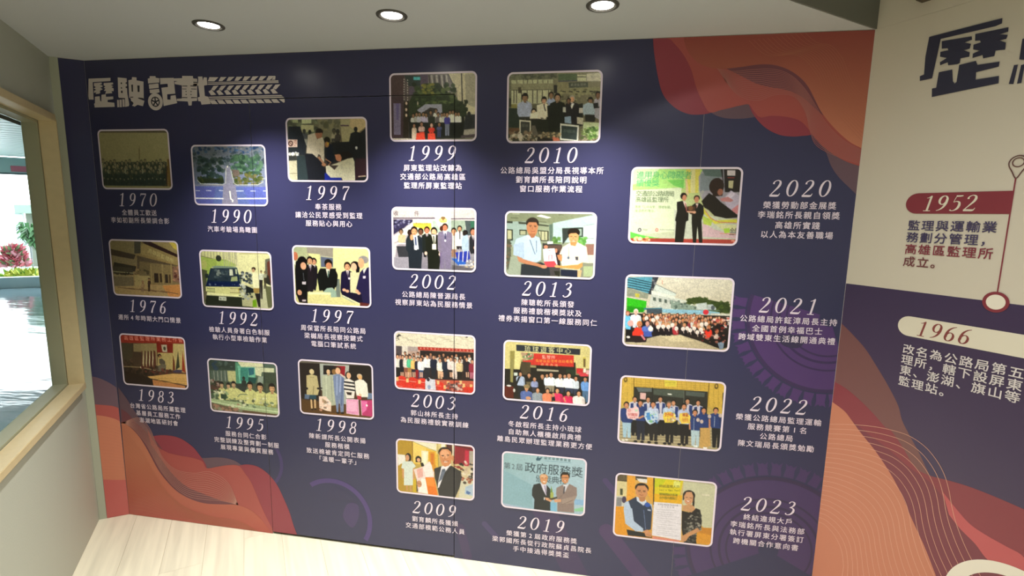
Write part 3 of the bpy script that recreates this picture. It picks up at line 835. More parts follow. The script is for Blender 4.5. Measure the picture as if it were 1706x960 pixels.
["P","54969a",[122,19,155,20,155,34,122,33]],
["P","544c58",[156,9,197,10,196,99,98,101,102,64,156,61]],
["P","6c6868",[193,10,289,11,333,91,285,97,196,62]],
["L","44403e",5.3,[199,12,204,62]],
["L","9c9890",5.3,[211,12,217,68]],
["L","44403e",5.2,[223,13,230,73]],
["L","9c9890",5.2,[235,13,243,79]],
["L","44403e",5.2,[247,13,256,84]],
["L","9c9890",5.2,[259,14,269,90]],
["L","44403e",5.2,[271,14,282,95]],
["L","9c9890",5.2,[283,14,295,101]],
["P","a49e88",[293,9,426,9,429,196,382,188,365,143,341,136,333,91]],
["L","4c4c4c",4.8,[292,11,333,91]],
["P","8c8878",[373,11,424,13,429,167,377,144]],
["L","383634",5.5,[356,9,361,143]],
["P","343c2c",[118,98,168,84,172,50,245,48,285,90,329,106,329,128,361,140,381,166,382,203,96,215,76,184,97,135]],
["S",120,["343e2c","3e4a34","485238","2c3428","566040"],[119,53,329,58,329,150,118,147],4.9,13.1],
["S",24,["7a7440","6a6a3c","5a6038"],[164,54,221,55,221,100,163,99],4.1,10.6],
["S",40,["2e3428","363e2e"],[325,128,381,129,382,196,325,195],4.8,11.2],
["P","322c26",[72,131,97,124,95,299,66,299]],
["E","b8b0a8",75,29,2.1,3.0],
["E","b8b0a8",93,33,2.1,3.0],
["E","b8b0a8",75,40,2.1,3.0],
["E","b8b0a8",93,45,2.1,3.0],
["E","b8b0a8",75,52,2.1,3.0],
["E","b8b0a8",92,56,2.1,3.0],
["E","b8b0a8",75,63,2.1,3.0],
["E","b8b0a8",92,67,2.1,3.0],
["E","b8b0a8",74,74,2.1,3.0],
["E","b8b0a8",92,78,2.1,3.0],
["E","b8b0a8",74,85,2.1,3.0],
["E","b8b0a8",92,90,2.1,3.0],
["E","b8b0a8",74,97,2.1,3.0],
["E","b8b0a8",92,101,2.1,3.0],
["E","b8b0a8",74,108,2.1,3.0],
["E","b8b0a8",92,112,2.1,3.0],
["E","b8b0a8",74,119,2.1,3.0],
["E","b8b0a8",92,123,2.1,3.0],
["E","a89888",85,138,5.0,7.6],
["E","a89888",84,167,5.0,7.6],
["E","a89888",84,193,5.0,7.6],
["E","989080",142,139,3.3,9.0],
["P","848490",[138,170,179,144,261,145,263,187,257,202,155,185]],
["P","3c3a38",[171,178,204,159,232,164,236,201,171,200]],
["P","262824",[96,199,370,203,374,301,99,303]],
["M",119,184,19.8,14.1,119,226,119,261,"26241f","7c6450","a0a09c","282a28",""],
["M",136,179,19.8,14.0,136,226,135,261,"26241f","7c6450","8c8c88","282a28",""],
["M",150,179,19.7,14.0,150,227,150,261,"26241f","7c6450","9898a0","282a28",""],
["M",169,179,19.7,14.0,169,227,168,261,"26241f","7c6450","9a94a8","282a28",""],
["M",183,182,19.7,13.9,183,227,183,261,"26241f","7c6450","9a94a8","282a28",""],
["M",206,171,19.6,13.9,206,227,205,261,"26241f","7c6450","484440","282a28",""],
["M",232,164,19.5,13.8,232,228,232,262,"26241f","7c6450","b0b0a8","282a28",""],
["M",243,181,19.5,13.8,242,228,242,262,"26241f","7c6450","5c5858","282a28",""],
["M",261,183,19.4,13.8,261,228,261,262,"26241f","7c6450","a8a8a0","282a28",""],
["M",273,181,19.4,13.8,273,228,273,262,"26241f","7c6450","a0a098","282a28",""],
["M",301,172,19.3,13.7,301,228,301,262,"26241f","7c6450","b0b0a8","282a28",""],
["M",315,171,19.3,13.7,315,229,315,263,"26241f","7c6450","b0b0a0","282a28",""],
["M",329,180,19.3,13.6,330,229,330,263,"26241f","7c6450","b8b8ac","282a28",""],
["M",343,180,19.2,13.6,344,229,344,263,"26241f","7c6450","b8b8ac","282a28",""],
["M",287,181,22.6,15.3,287,236,287,289,"2a2622","8c7058","44407c","6c7080",""],
["M",248,226,20.3,13.8,248,262,247,296,"302c28","7c6450","4c506c","3c4058",""],
["P","343830",[193,201,228,201,228,239,195,246]],
["M",160,223,21.4,16.5,160,269,160,276,"2c2622","8c6c58","a08880","6a3c38",""],
["M",210,227,22.9,16.4,209,269,209,277,"2c2622","b89080","a83c30","a83c30",""],
["M",123,230,19.9,12.4,122,303,122,307,"2c2622","8c6c58","a89888","b0a498",""],
["P","ac4434",[135,276,174,271,178,309,131,307]],
["P","ac4434",[191,278,226,277,230,309,191,309]],
["P","343638",[376,196,427,193,428,256,366,263]],
["M",393,181,19.9,15.9,394,241,394,256,"282a2c","343232","303234","303234",""],
["P","8c8880",[370,263,426,260,426,286,366,286]],
["P","4c4448",[354,289,426,282,426,297,354,301]],
["P","a49c90",[11,300,116,301,128,311,422,305,422,316,15,316]],
["N",0.05]],
"2002":[["K",1.12],
["B","c0b4b0","c8bcb8","7c7680","6c6c74"],
["P","b8aca8",[10,17,427,10,427,47,9,55]],
["P","544c58",[9,53,225,49,225,55,9,59]],
["P","544c58",[305,51,425,49,425,53,305,56]],
["P","ccc8b8",[225,15,305,14,305,134,225,136]],
["T","302c34","收　　件",5,32,150,31,23.6],
["P","3c3850",[10,62,128,60,10,137]],
["S",30,["5c5874","8c8ca0","242230"],[11,64,98,63,97,104,10,106],3.2,7.3],
["P","c8c8bc",[9,145,128,62,109,77,109,104,77,139,9,179]],
["P","c4c8b0",[110,60,227,58,227,139,109,142]],
["P","c8b84c",[111,78,205,76,207,108,169,108,113,93]],
["T","a85040","歡迎各位長官",125,80,189,80,9.1],
["P","9cac9c",[211,64,227,64,256,120,217,128]],
["E","ccb878",265,61,21.2,12.7],
["E","7c6444",266,50,11.8,6.7],
["T","8a5c34","★",256,58,276,57,15.0],
["L","b8a84c",3.1,[253,69,284,68]],
["P","8c9888",[307,60,377,60,378,117,307,118]],
["P","9cb0a8",[288,57,305,57,304,202,292,202]],
["P","4c5454",[375,61,425,61,424,131,385,132]],
["P","3c6450",[402,62,425,62,424,97,405,98]],
["P","b8b0b0",[7,179,80,177,27,187,9,288,5,288]],
["M",49,107,28.3,16.2,48,174,48,178,"3a3430","8c7058","a8a484","a8a484",""],
["P","aca484",[38,136,73,137,70,174,35,175]],
["L","d0c8c8",4.9,[27,179,92,181]],
["P","3c3c40",[23,194,96,192,95,246,34,248]],
["P","8c8890",[10,249,91,246,91,305,9,308]],
["P","c8c0b4",[307,126,323,118,319,216,307,217]],
["M",320,96,32.7,17.9,320,201,320,239,"2a241f","b88868","c8c0b0","8a6c58",""],
["M",349,85,29.5,24.1,350,185,350,200,"262220","b08464","ccc8c0","302c30",""],
["L","2c3444",4.7,[350,106,350,151]],
["M",377,106,32.5,18.6,378,207,378,234,"201c20","302824","98a8b8","98a8b8",""],
["P","98a8b8",[364,136,389,128,396,214,368,215]],
["M",416,94,38.4,19.2,417,214,417,221,"302824","a87860","2c2c30","2c2c30","j"],
["P","303c8c",[327,216,397,207,403,244,374,264,335,246]],
["P","345ca0",[307,247,335,246,382,264,378,275,343,279]],
["L","b8b4b8",4.7,[347,208,343,261]],
["L","b8b4b8",4.7,[368,207,365,261]],
["L","b8b4b8",4.7,[390,207,386,260]],
["S",20,["c8c4c0","8c8c90","b8a888"],[374,257,421,255,421,293,374,295],3.1,7.8],
["L","c0c0c4",3.1,[347,277,417,276]],
["P","5c585c",[311,278,425,293,414,305,311,303]],
["M",95,110,32.2,12.1,95,139,95,143,"2c2420","3c2c28","26282c","26282c",""],
["M",151,101,35.9,22.3,150,206,150,222,"261f1c","6c4c3c","2c2e30","26282a","j"],
["M",183,93,35.7,26.2,182,221,182,244,"3a241c","b8745c","262a28","26282a","j"],
["E","4c2c20",258,101,10.2,12.8],
["E","c8987c",424,191,4.6,7.5],
["M",117,94,44.8,43.2,116,223,115,304,"2c241f","c08c68","2c3238","2a3036","j"],
["P","2b3037",[76,143,109,135,96,192,91,305,152,303,160,206,129,142,97,139]],
["P","c8ccd0",[111,138,133,138,140,206,120,207]],
["L","303c5c",7.2,[123,146,126,191]],
["P","d8d8dc",[116,188,132,187,130,211,117,209]],
["E","c08c68",104,148,8.9,14.6],
["M",219,96,41.1,44.2,218,219,218,304,"201c18","d0a07c","242620","24241e","j"],
["P","24261e",[173,148,209,128,248,135,258,218,244,303,188,305,184,205]],
["P","d0c8b8",[205,132,229,132,226,173,217,178]],
["L","3c4838",6.3,[217,139,220,174]],
["P","dcd4c4",[209,178,230,177,230,205,209,205]],
["E","ccb0a0",177,225,7.2,9.2],
["E","ccb0a0",249,228,6.4,8.4],
["L","c8b8a0",4.0,[242,207,250,222]],
["M",275,76,37.6,37.6,275,218,275,298,"3a2820","b8745c","746c7c","6c607c","j"],
["P","746c80",[241,124,264,114,288,113,311,126,309,164,304,297,280,298,276,225,272,298,256,299,258,218,252,135]],
["P","ccc8d0",[265,114,286,113,277,149]],
["L","3c3c58",6.3,[276,123,277,153]],
["E","dcdce0",276,160,4.3,5.3],
["N",0.04]],
"2003":[["K",1.06],
["B","ccc4b0","c4b8a0","a84838","b04838"],
["P","ccc4b0",[4,5,430,0,423,73,7,80]],
["L","a49c88",2.4,[20,24,52,26]],
["L","a49c88",2.4,[45,33,77,36]],
["L","a49c88",2.4,[70,42,102,45]],
["L","a49c88",2.4,[94,51,126,54]],
["L","a49c88",2.4,[119,60,151,63]],
["L","a49c88",2.4,[144,26,176,29]],
["L","a49c88",2.4,[169,35,201,38]],
["L","a49c88",2.4,[194,44,225,47]],
["L","a49c88",2.4,[218,53,250,56]],
["L","a49c88",2.4,[243,19,274,22]],
["L","a49c88",2.4,[267,28,299,31]],
["L","a49c88",2.4,[291,38,323,40]],
["L","a49c88",2.3,[316,47,347,49]],
["L","a49c88",2.3,[340,13,371,16]],
["L","a49c88",2.3,[364,22,395,25]],
["L","a49c88",2.3,[388,31,419,34]],
["S",8,["2c2828","4c4440"],[10,20,34,19,33,50,9,52],3.3,6.5],
["S",8,["4c4440"],[380,6,415,4,415,14,380,16],2.3,3.9],
["P","a09490",[9,78,132,78,128,104,10,111]],
["P","ccc4b8",[43,77,74,76,73,135,44,137]],
["P","544c50",[11,80,41,80,40,129,10,131]],
["P","b0988c",[75,103,172,101,172,129,75,135]],
["P","342c2c",[140,95,421,89,422,128,139,131]],
["P","a03830",[128,77,421,72,421,86,130,94]],
["T","e0b8a8","高雄區監理所為民服務禮貌研習會",134,84,417,80,9.5],
["P","3c3030",[7,155,423,127,424,237,6,252]],
["M",59,106,18.7,12.2,58,168,58,176,"342824","a87c64","d0ccc4","302828",""],
["M",82,118,18.6,12.2,81,166,81,174,"342824","a87c64","7a6460","302828",""],
["M",105,111,18.6,12.1,104,165,104,173,"342824","a87c64","d0ccc4","302828",""],
["M",128,104,18.5,12.1,127,163,127,171,"342824","a87c64","c4bcb4","302828",""],
["M",151,116,18.5,12.1,150,162,150,170,"342824","a87c64","403838","302828",""],
["M",174,109,18.4,12.0,173,160,173,168,"342824","a87c64","d0ccc4","302828",""],
["M",196,103,18.3,12.0,196,159,196,166,"342824","a87c64","7a6460","302828",""],
["M",219,114,18.3,11.9,219,157,219,165,"342824","a87c64","d0ccc4","302828",""],
["M",242,107,18.2,11.9,242,155,242,163,"342824","a87c64","c4bcb4","302828",""],
["M",264,101,18.2,11.9,264,154,264,162,"342824","a87c64","403838","302828",""],
["M",287,112,18.1,11.8,287,152,287,160,"342824","a87c64","d0ccc4","302828",""],
["M",309,105,18.1,11.8,309,151,309,159,"342824","a87c64","7a6460","302828",""],
["M",331,99,18.0,11.8,332,149,332,157,"342824","a87c64","d0ccc4","302828",""],
["M",354,110,18.0,11.7,354,148,354,156,"342824","a87c64","c4bcb4","302828",""],
["M",376,104,17.9,11.7,376,146,376,154,"342824","a87c64","403838","302828",""],
["M",398,97,17.9,11.6,398,145,398,153,"342824","a87c64","d0ccc4","302828",""],
["M",18,123,22.9,18.8,17,193,16,256,"2c2220","c09478","d0ccc4","2c2828",""],
["M",46,125,22.8,18.7,45,195,44,253,"2c2220","c09478","2c2c34","2a2a30",""],
["M",66,122,22.7,18.7,65,192,64,252,"2c2220","c09478","c8c0b8","8a5c4c",""],
["M",86,122,22.7,18.6,85,191,85,250,"2c2220","c09478","5cb08c","a07c50",""],
["M",107,127,22.6,18.6,106,197,106,249,"2c2220","c09478","d8b070","34303c",""],
["M",128,129,22.6,18.5,128,199,127,247,"2c2220","c09478","34303c","8c2830",""],
["M",144,130,22.5,18.5,144,200,143,246,"2c2220","c09478","dcdcdc","3c5070",""],
["M",178,114,22.4,21.6,177,184,177,244,"2c2220","c09478","dcd8d4","34343c",""],
["M",212,114,22.3,18.3,211,183,211,241,"2c2220","c09478","2c3040","2c3038",""],
["M",246,128,22.2,18.3,246,197,246,238,"2c2220","c09478","d8d4c8","c8a888",""],
["M",274,122,22.1,18.2,274,191,274,236,"2c2220","c09478","2c3444","2a2e38",""],
["M",302,118,22.0,18.1,302,187,302,234,"2c2220","c09478","d4c4c0","302a2c",""],
["M",324,122,22.0,18.1,324,191,324,233,"2c2220","c09478","d4c8c0","c8b8b0",""],
["M",348,125,21.9,18.0,348,193,348,231,"2c2220","c09478","ccb890","2c2828",""],
["M",385,114,21.8,17.9,385,183,385,228,"2c2220","c09478","342c34","302a30",""],
["M",414,124,21.7,17.8,414,193,414,226,"2c2220","c09478","8c3848","a86878",""],
["L","c8a088",6.6,[36,218,37,246]],
["L","c8a088",6.6,[46,217,46,245]],
["L","c8a088",6.5,[63,216,63,244]],
["L","c8a088",6.5,[73,215,72,243]],
["L","c8a088",6.5,[79,215,80,243]],
["L","c8a088",6.5,[89,214,89,242]],
["L","c8a088",6.5,[101,213,102,241]],
["L","c8a088",6.5,[111,212,111,240]],
["L","c8a088",6.5,[140,210,140,238]],
["L","c8a088",6.5,[150,210,149,238]],
["L","c8a088",6.4,[250,202,251,230]],
["L","c8a088",6.4,[260,202,260,229]],
["L","c8a088",6.3,[300,199,301,226]],
["L","c8a088",6.3,[309,198,309,226]],
["L","c8a088",6.3,[384,193,385,220]],
["L","c8a088",6.3,[394,192,394,220]],
["P","c83c30",[12,276,163,241,162,313,15,304]],
["E","c44034",39,254,23.8,17.0],
["L","dca090",2.5,[18,259,59,261]],
["E","c44034",98,257,23.6,16.9],
["L","dca090",2.5,[77,263,118,265]],
["E","c44034",150,258,23.5,16.9],
["L","dca090",2.4,[130,263,171,265]],
["E","c44034",24,287,23.9,17.1],
["L","dca090",2.5,[3,293,44,295]],
["E","c44034",77,295,23.8,17.0],
["L","dca090",2.5,[56,301,97,303]],
["E","c44034",138,291,23.6,17.0],
["L","dca090",2.4,[118,296,158,298]],
["E","c44034",243,271,23.2,16.8],
["L","dca090",2.4,[223,276,263,278]],
["E","c44034",259,293,23.2,16.8],
["L","dca090",2.4,[239,299,279,301]],
["E","c44034",397,287,22.8,16.7],
["L","dca090",2.4,[378,292,417,294]],
["P","d8b07c",[7,246,21,245,21,266,6,267]],
["P","d8b07c",[63,250,77,249,77,270,62,271]],
["P","d8b07c",[128,253,142,252,142,273,128,274]],
["P","d8b07c",[228,249,242,248,242,269,228,270]],
["P","d8b07c",[264,271,278,270,278,290,264,291]],
["P","d8b07c",[281,249,296,248,296,269,281,270]],
["P","d8b07c",[363,255,377,254,377,275,363,276]],
["P","d8b07c",[402,256,416,255,416,276,402,277]],
["P","d8b07c",[347,240,361,239,361,260,347,261]],
["E","b8b4b8",193,262,27.4,27.3],
["P","c4c4cc",[167,248,219,244,223,300,166,301]],
["E","383440",182,247,8.1,9.6],
["E","8c98b0",187,287,9.7,10.5],
["P","302c2c",[181,227,203,226,215,245,195,242]],
["S",50,["a89c9c","c8b8b0","6c5c60","8c4c48","4c4444"],[279,256,362,250,362,301,279,308],4.0,8.8],
["P","c04034",[370,273,425,269,423,300,374,304]],
["N",0.05]],
"2009":[["K",1.02],
["B","b89840","c8b898","a88830","c8c0a8"],
["P","b09038",[6,13,91,8,93,159,8,160]],
["P","d8b450",[95,10,234,51,234,140,94,134]],
["L","7c5c28",2.8,[91,10,94,143]],
["P","e0c470",[95,12,167,37,166,135,94,126]],
["P","e0d8b8",[141,56,179,56,174,150,142,146]],
["P","e8e4cc",[151,63,169,63,166,135,152,136]],
["P","d09430",[182,60,214,57,222,202,186,145]],
["P","c87a30",[192,67,210,69,206,131,194,124]],
["P","ddd8c0",[91,8,254,1,230,55,183,44]],
["L","b09c60",3.2,[95,12,191,43,234,55]],
["P","d0c088",[222,4,277,2,254,77,222,64]],
["L","8c7c48",2.4,[230,3,234,136]],
["P","e4e0d0",[250,3,270,3,269,31,250,29]],
["P","58302c",[277,6,307,5,309,55,277,26]],
["P","d8d0c0",[309,5,322,6,320,66,311,67]],
["P","8c2838",[322,8,425,12,426,115,320,110]],
["P","b8304c",[377,32,398,32,398,118,375,117]],
["P","a49c90",[400,32,425,31,426,115,400,118]],
["L","50282c",5.5,[324,10,425,22]],
["S",60,["2a2420","c8b8a0","b8a490","34302c","8c3430","d8d0c4"],[324,98,421,88,422,196,325,207],4.7,11.8],
["P","c8c4b0",[356,187,422,196,427,293,344,303]],
["S",12,["342c28","9c5c44","8c8c80"],[360,183,422,176,422,221,360,228],3.9,10.2],
["P","a8b8c8",[380,234,422,212,427,281,376,275]],
["P","5c74a0",[386,253,411,263,399,276,384,270]],
["P","b09038",[8,160,45,164,51,301,8,301]],
["P","c4a830",[93,217,113,223,112,298,92,296]],
["P","dcd8d0",[9,90,50,90,53,130,29,141,10,156]],
["E","28201c",68,101,16.3,23.0],
["P","28201c",[64,97,84,107,82,119,70,125]],
["E","c89878",63,105,10.6,17.2],
["P","ccd4cc",[39,128,88,121,110,149,93,163,92,258,41,264,43,173,28,166,33,141]],
["L","c8986c",9.8,[37,169,38,223]],
["L","c8986c",9.8,[97,163,97,225]],
["L","c09068",7.4,[58,264,59,291]],
["L","c09068",7.4,[78,262,79,295]],
["L","e0d8cc",2.4,[59,130,82,128]],
["E","1e1a1a",124,105,16.1,16.3],
["P","1e1a1a",[110,104,140,101,140,121,108,125]],
["E","d8a888",125,111,9.7,11.4],
["P","282428",[134,124,150,124,158,146,140,146]],
["P","28282c",[111,215,133,212,133,283,112,293]],
["P","e0ccc8",[97,167,150,145,182,113,210,171,208,212,161,217,181,298,120,297,113,223]],
["P","e8dcd8",[150,153,186,112,198,136,206,188,166,205]],
["P","d8a8a0",[114,165,146,153,149,202,121,214]],
["P","ece4dc",[141,211,165,217,177,298,124,292]],
["P","dc7c24",[161,205,210,200,229,292,229,300,177,300]],
["P","e89040",[165,209,206,204,213,253,173,249]],
["E","c09070",127,246,13.8,19.1],
["L","8c6048",2.0,[117,243,141,249]],
["P","3c3a3c",[210,151,250,132,269,140,305,124,356,151,360,187,348,245,325,302,237,304,229,259,221,223,214,203]],
["P","e0dce0",[250,134,305,112,269,165,237,254,229,259,233,218]],
["P","6c7484",[253,150,269,144,273,156,253,207,233,226]],
["P","5c6474",[255,150,269,146,267,161,255,162]],
["L","2c2a2c",2.8,[305,128,253,215,233,267]],
["L","4c4a4c",2.0,[324,158,332,247]],
["E","2a1e1a",270,55,36.3,30.6],
["E","c88c64",313,83,8.7,14.5],
["P","c88c64",[239,58,254,37,285,34,303,48,305,84,301,112,289,126,269,134,254,126,242,94]],
["E","d8a480",269,63,23.7,24.2],
["L","3a2820",3.2,[250,73,264,71]],
["L","3a2820",3.2,[279,66,293,65]],
["L","4c3028",2.4,[254,76,262,75]],
["L","4c3028",2.4,[281,72,291,71]],
["P","e8dcd0",[261,102,285,101,281,108,267,110]],
["L","7c3c30",2.4,[258,102,273,105,291,98]],
["L","a06c50",2.8,[271,75,267,90,277,91]],
["N",0.025]],
"2010":[["K",1.32],
["B","6c6c5a","7c7864","3c3c34","5c5848"],
["P","5c5e50",[3,5,229,11,230,33,7,27]],
["S",30,["4c4e44","6c6e5c"],[11,13,214,18,214,33,11,27],4.0,11.9],
["P","54604c",[233,13,317,14,318,43,234,41]],
["L","4c4c54",4.6,[234,45,318,44]],
["P","989a80",[19,35,210,36,211,53,20,52]],
["L","4c4a3e",2.8,[45,34,45,52]],
["L","4c4a3e",2.7,[75,35,76,53]],
["L","4c4a3e",2.7,[94,35,94,54]],
["L","4c4a3e",2.7,[117,36,118,54]],
["L","4c4a3e",2.7,[141,36,141,55]],
["L","4c4a3e",2.7,[164,37,165,55]],
["L","4c4a3e",2.7,[187,38,188,56]],
["P","a4a48c",[319,19,358,20,359,47,320,46]],
["P","a8a494",[360,15,425,13,427,49,361,47]],
["T","8c8878","監理所",378,30,419,30,9.4],
["L","44463a",3.0,[319,28,359,29]],
["P","7c7a64",[19,50,211,53,212,77,20,76]],
["P","4c5048",[280,51,367,51,368,73,285,74]],
["T","8a8a7c","高雄監理所",290,61,360,62,11.0],
["P","78745c",[230,48,280,49,285,100,232,96]],
["P","7c7a60",[285,75,424,74,426,107,286,104]],
["P","9c9c84",[20,80,200,82,202,139,21,140]],
["L","3c3a32",3.6,[32,78,33,136]],
["L","3c3a32",3.6,[44,78,45,137]],
["L","3c3a32",3.5,[67,79,69,137]],
["L","3c3a32",3.5,[93,80,94,137]],
["L","3c3a32",3.5,[119,80,120,138]],
["L","3c3a32",3.5,[140,81,141,138]],
["L","3c3a32",3.5,[163,81,165,139]],
["L","3c3a32",3.5,[191,82,192,139]],
["P","4a463a",[51,66,65,66,66,92,52,92]],
["P","343430",[215,60,230,61,230,96,216,95]],
["S",60,["5c5c48","747458","48483a","8a8668"],[235,81,425,85,427,136,237,133],3.1,8.5],
["L","34342c",4.6,[254,89,270,91]],
["L","34342c",4.6,[285,89,300,92]],
["L","34342c",4.6,[316,90,331,92]],
["L","34342c",4.5,[346,91,361,93]],
["L","34342c",4.5,[376,91,391,93]],
["L","34342c",4.5,[406,92,421,94]],
["P","74704a",[21,140,53,140,53,159,21,157]],
["P","303832",[7,158,69,160,63,246,9,242]],
["P","3a3a32",[7,113,21,114,21,151,7,151]],
["P","2c2e28",[114,205,264,155,348,142,352,238,249,267,143,266,115,243]],
["M",84,92,37.7,33.8,87,197,87,213,"262420","7c6450","8c92a4","343430","b"],
["P","8c92a4",[49,140,76,133,112,141,117,194,58,197,50,182]],
["M",126,160,31.4,19.6,127,206,128,213,"282420","a89880","c0b8a4","302e2a",""],
["P","bcb4a0",[109,183,183,165,184,210,112,203]],
["M",204,89,28.6,19.3,206,143,206,162,"2c2622","7c6450","8890a4","8890a4",""],
["M",172,109,31.1,23.3,174,199,175,206,"201e1c","a0806a","b4ae9c","302e2a","b"],
["P","b8b2a0",[140,146,171,139,187,169,184,206,141,198]],
["L","201e1c",3.9,[171,143,180,173]],
["M",233,96,36.9,36.9,237,222,239,260,"1e1c1a","8c7460","26281f","26281f",""],
["P","262824",[187,150,241,136,264,155,267,237,198,267]],
["M",299,106,32.0,32.0,303,208,303,234,"8a8478","a88468","2c2a2c","2c2a2c","j"],
["P","2c2a2c",[276,152,317,141,328,216,302,234,281,200]],
["P","ccc4b4",[291,145,310,141,299,167]],
["M",284,117,23.0,11.5,285,141,285,145,"201e1c","6c5444","2c2a28","2c2a28",""],
["M",381,115,30.2,33.2,384,198,385,220,"262420","7c6450","8c98a0","30302c","b"],
["P","8c98a0",[348,149,371,139,405,147,407,191,358,197,353,179]],
["P","2e2e2c",[359,190,403,193,402,224,362,220]],
["M",414,92,30.0,17.3,417,158,418,187,"201e1c","6c5444","8c8890","302e2c",""],
["P","2c2c2c",[393,143,416,140,417,169,398,165]],
["P","8a8890",[402,165,428,162,427,217,403,202]],
["P","9c9c94",[259,157,272,157,273,180,259,179]],
["P","a09c94",[332,162,349,162,350,184,332,184]],
["P","7c8c9c",[268,200,296,197,300,230,269,226]],
["P","a09c8c",[323,201,354,205,351,235,325,230]],
["P","b8b4a4",[60,210,114,215,114,285,62,273]],
["P","3c3e3a",[66,217,109,220,109,278,67,269]],
["T","6c6c64","服務",71,235,103,237,12.9],
["P","b8b8ac",[249,228,334,238,333,307,250,301]],
["P","38403e",[255,237,327,245,326,302,256,294]],
["T","5c6460","監理服務",264,260,318,266,12.8],
["P","9ca484",[353,223,427,228,430,284,353,283]],
["S",50,["4c6438","5c7840","38502c","8ca468"],[375,246,417,246,419,298,377,298],3.8,8.4],
["S",20,["6c7c4c","44542f"],[345,253,375,253,377,294,346,294],3.1,6.9],
["P","5c4838",[11,246,61,246,64,273,11,273]],
["S",70,["8a8474","6c5c4c","a8a090","3c3830","7c6c5c"],[11,261,158,263,160,304,12,303],4.0,10.4],
["E","a49c90",66,285,12.0,12.2],
["P","5c5850",[118,236,134,236,151,281,123,281]],
["P","2c2824",[147,285,238,301,238,309,144,308]],
["S",24,["8c7c64","a89878","6c5c48"],[151,266,249,267,249,294,151,293],3.2,7.1],
["P","a06450",[214,286,245,293,250,307,219,307]],
["S",16,["8c8470","5c5444"],[338,290,426,291,427,306,339,305],3.1,6.9],
["N",0.05]],
"2013":[["K",1.08],
["B","7c8468","94a08c","8c907c","7c7c6c"],
["P","7a8068",[7,10,424,7,421,16,226,57,157,50,104,48,7,50]],
["P","e4e4d0",[151,22,172,15,221,27,202,32]],
["P","a4a890",[34,11,72,11,69,15,38,15]],
["L","5c604c",3.4,[254,14,277,14]],
["L","5c604c",3.5,[27,32,65,33]],
["L","5c604c",3.0,[165,48,199,50]],
["P","8c9c94",[7,50,104,48,107,169,10,172]],
["P","3c4038",[7,48,37,48,37,58,8,57]],
["P","44483c",[65,50,100,52,211,64,209,70,100,61,66,60]],
["P","343830",[8,86,39,87,40,140,9,141]],
["P","a4a484",[12,91,33,92,34,133,13,133]],
["P","3a3c34",[70,87,105,87,105,112,71,113]],
["P","9a9c80",[75,92,101,92,101,110,75,111]],
["P","3c3e34",[158,88,210,91,211,138,175,139]],
["P","a8a888",[162,92,204,94,205,134,175,135]],
["L","3c3e34",2.7,[174,91,176,137]],
["L","3c3e34",2.7,[191,91,193,136]],
["P","5c6c60",[211,61,229,56,230,143,217,143]],
["P","a0b4b0",[229,53,423,10,428,141,232,143]],
["P","b4c4bc",[371,59,424,56,428,145,375,146]],
["L","5c6c68",1.8,[371,63,424,54]],
["L","6c7c74",2.2,[388,120,425,121]],
["P","3a403c",[273,76,370,70,372,115,303,118,278,153]],
["P","88988c",[305,85,364,76,366,109,306,114]],
["S",30,["5c7c44","6c8c50","4c6c3c"],[228,120,265,119,266,146,228,147],3.8,7.6],
["S",40,["5c8c48","4c7c3c","74a45c"],[346,117,386,116,388,150,347,151],3.7,8.9],
["P","3c3e3c",[183,148,274,153,278,179,184,178]],
["P","c8ccd0",[205,140,232,139,232,150,206,153]],
["P","5c4c44",[206,159,274,155,272,210,245,210]],
["P","8c6c60",[386,148,426,147,428,197,391,198]],
["P","c4c4b0",[391,198,428,197,426,235,397,236]],
["P","9ca884",[379,252,423,250,422,299,380,301]],
["P","54584c",[9,133,28,133,35,279,13,280]],
["S",20,["6c5c4c","4c4c40"],[9,141,32,140,35,271,11,272],3.9,8.6],
["P","8c9484",[30,217,77,216,82,304,16,307]],
["P","4c4848",[131,245,269,248,271,301,210,304]],
["P","3c3034",[192,189,263,180,270,255,201,258]],
["P","34342c",[240,279,270,278,267,305,248,298]],
["P","34383c",[83,252,178,239,216,257,225,303,80,307]],
["P","a8b8c8",[56,132,109,112,144,115,167,122,177,159,177,228,158,240,93,238,88,215,43,209,46,163]],
["P","9cacbc",[44,159,91,146,92,223,43,209]],
["L","8a9aac",1.9,[91,150,94,223]],
["L","3c4858",2.3,[121,132,148,202,155,190,153,137]],
["P","b8c4d0",[107,112,129,126,121,134,105,119]],
["E","38302a",132,55,30.5,26.3],
["P","a87858",[104,67,115,51,150,51,160,69,155,99,144,119,129,121,113,104,105,85]],
["P","98684c",[113,104,147,103,144,122,129,126]],
["L","3c2c24",2.3,[116,67,129,66]],
["L","3c2c24",2.3,[139,67,152,68]],
["L","3c2c24",1.9,[119,72,127,72]],
["L","3c2c24",1.9,[141,72,150,72]],
["L","8c4c40",2.7,[126,92,136,95,145,92]],
["L","8c6048",2.3,[133,72,132,85]],
["P","a8785c",[61,212,92,227,158,244,201,258,205,267,186,268,159,259,101,250,69,239]],
["P","2c3040",[272,271,349,272,361,275,354,306,273,301]],
["P","c4a47c",[351,268,372,271,366,305,353,306]],
["P","dccfb8",[278,164,311,144,348,140,390,161,400,236,374,233,361,271,281,266,273,236,277,198,264,199]],
["P","e4dcc8",[304,152,341,147,339,185,313,186]],
["L","6c7474",1.9,[308,163,308,209]],
["E","5c687c",307,214,5.3,6.8],
["P","4c4c54",[338,208,353,207,353,224,342,224]],
["P","c49058",[247,252,281,253,352,245,374,233,375,252,357,268,285,264,247,262]],
["P","b8805c",[253,203,268,200,278,209,276,232,261,225]],
["E","2e261f",328,95,29.0,20.9],
["P","c89468",[305,107,313,99,339,97,351,106,350,128,341,144,330,151,315,142,307,126]],
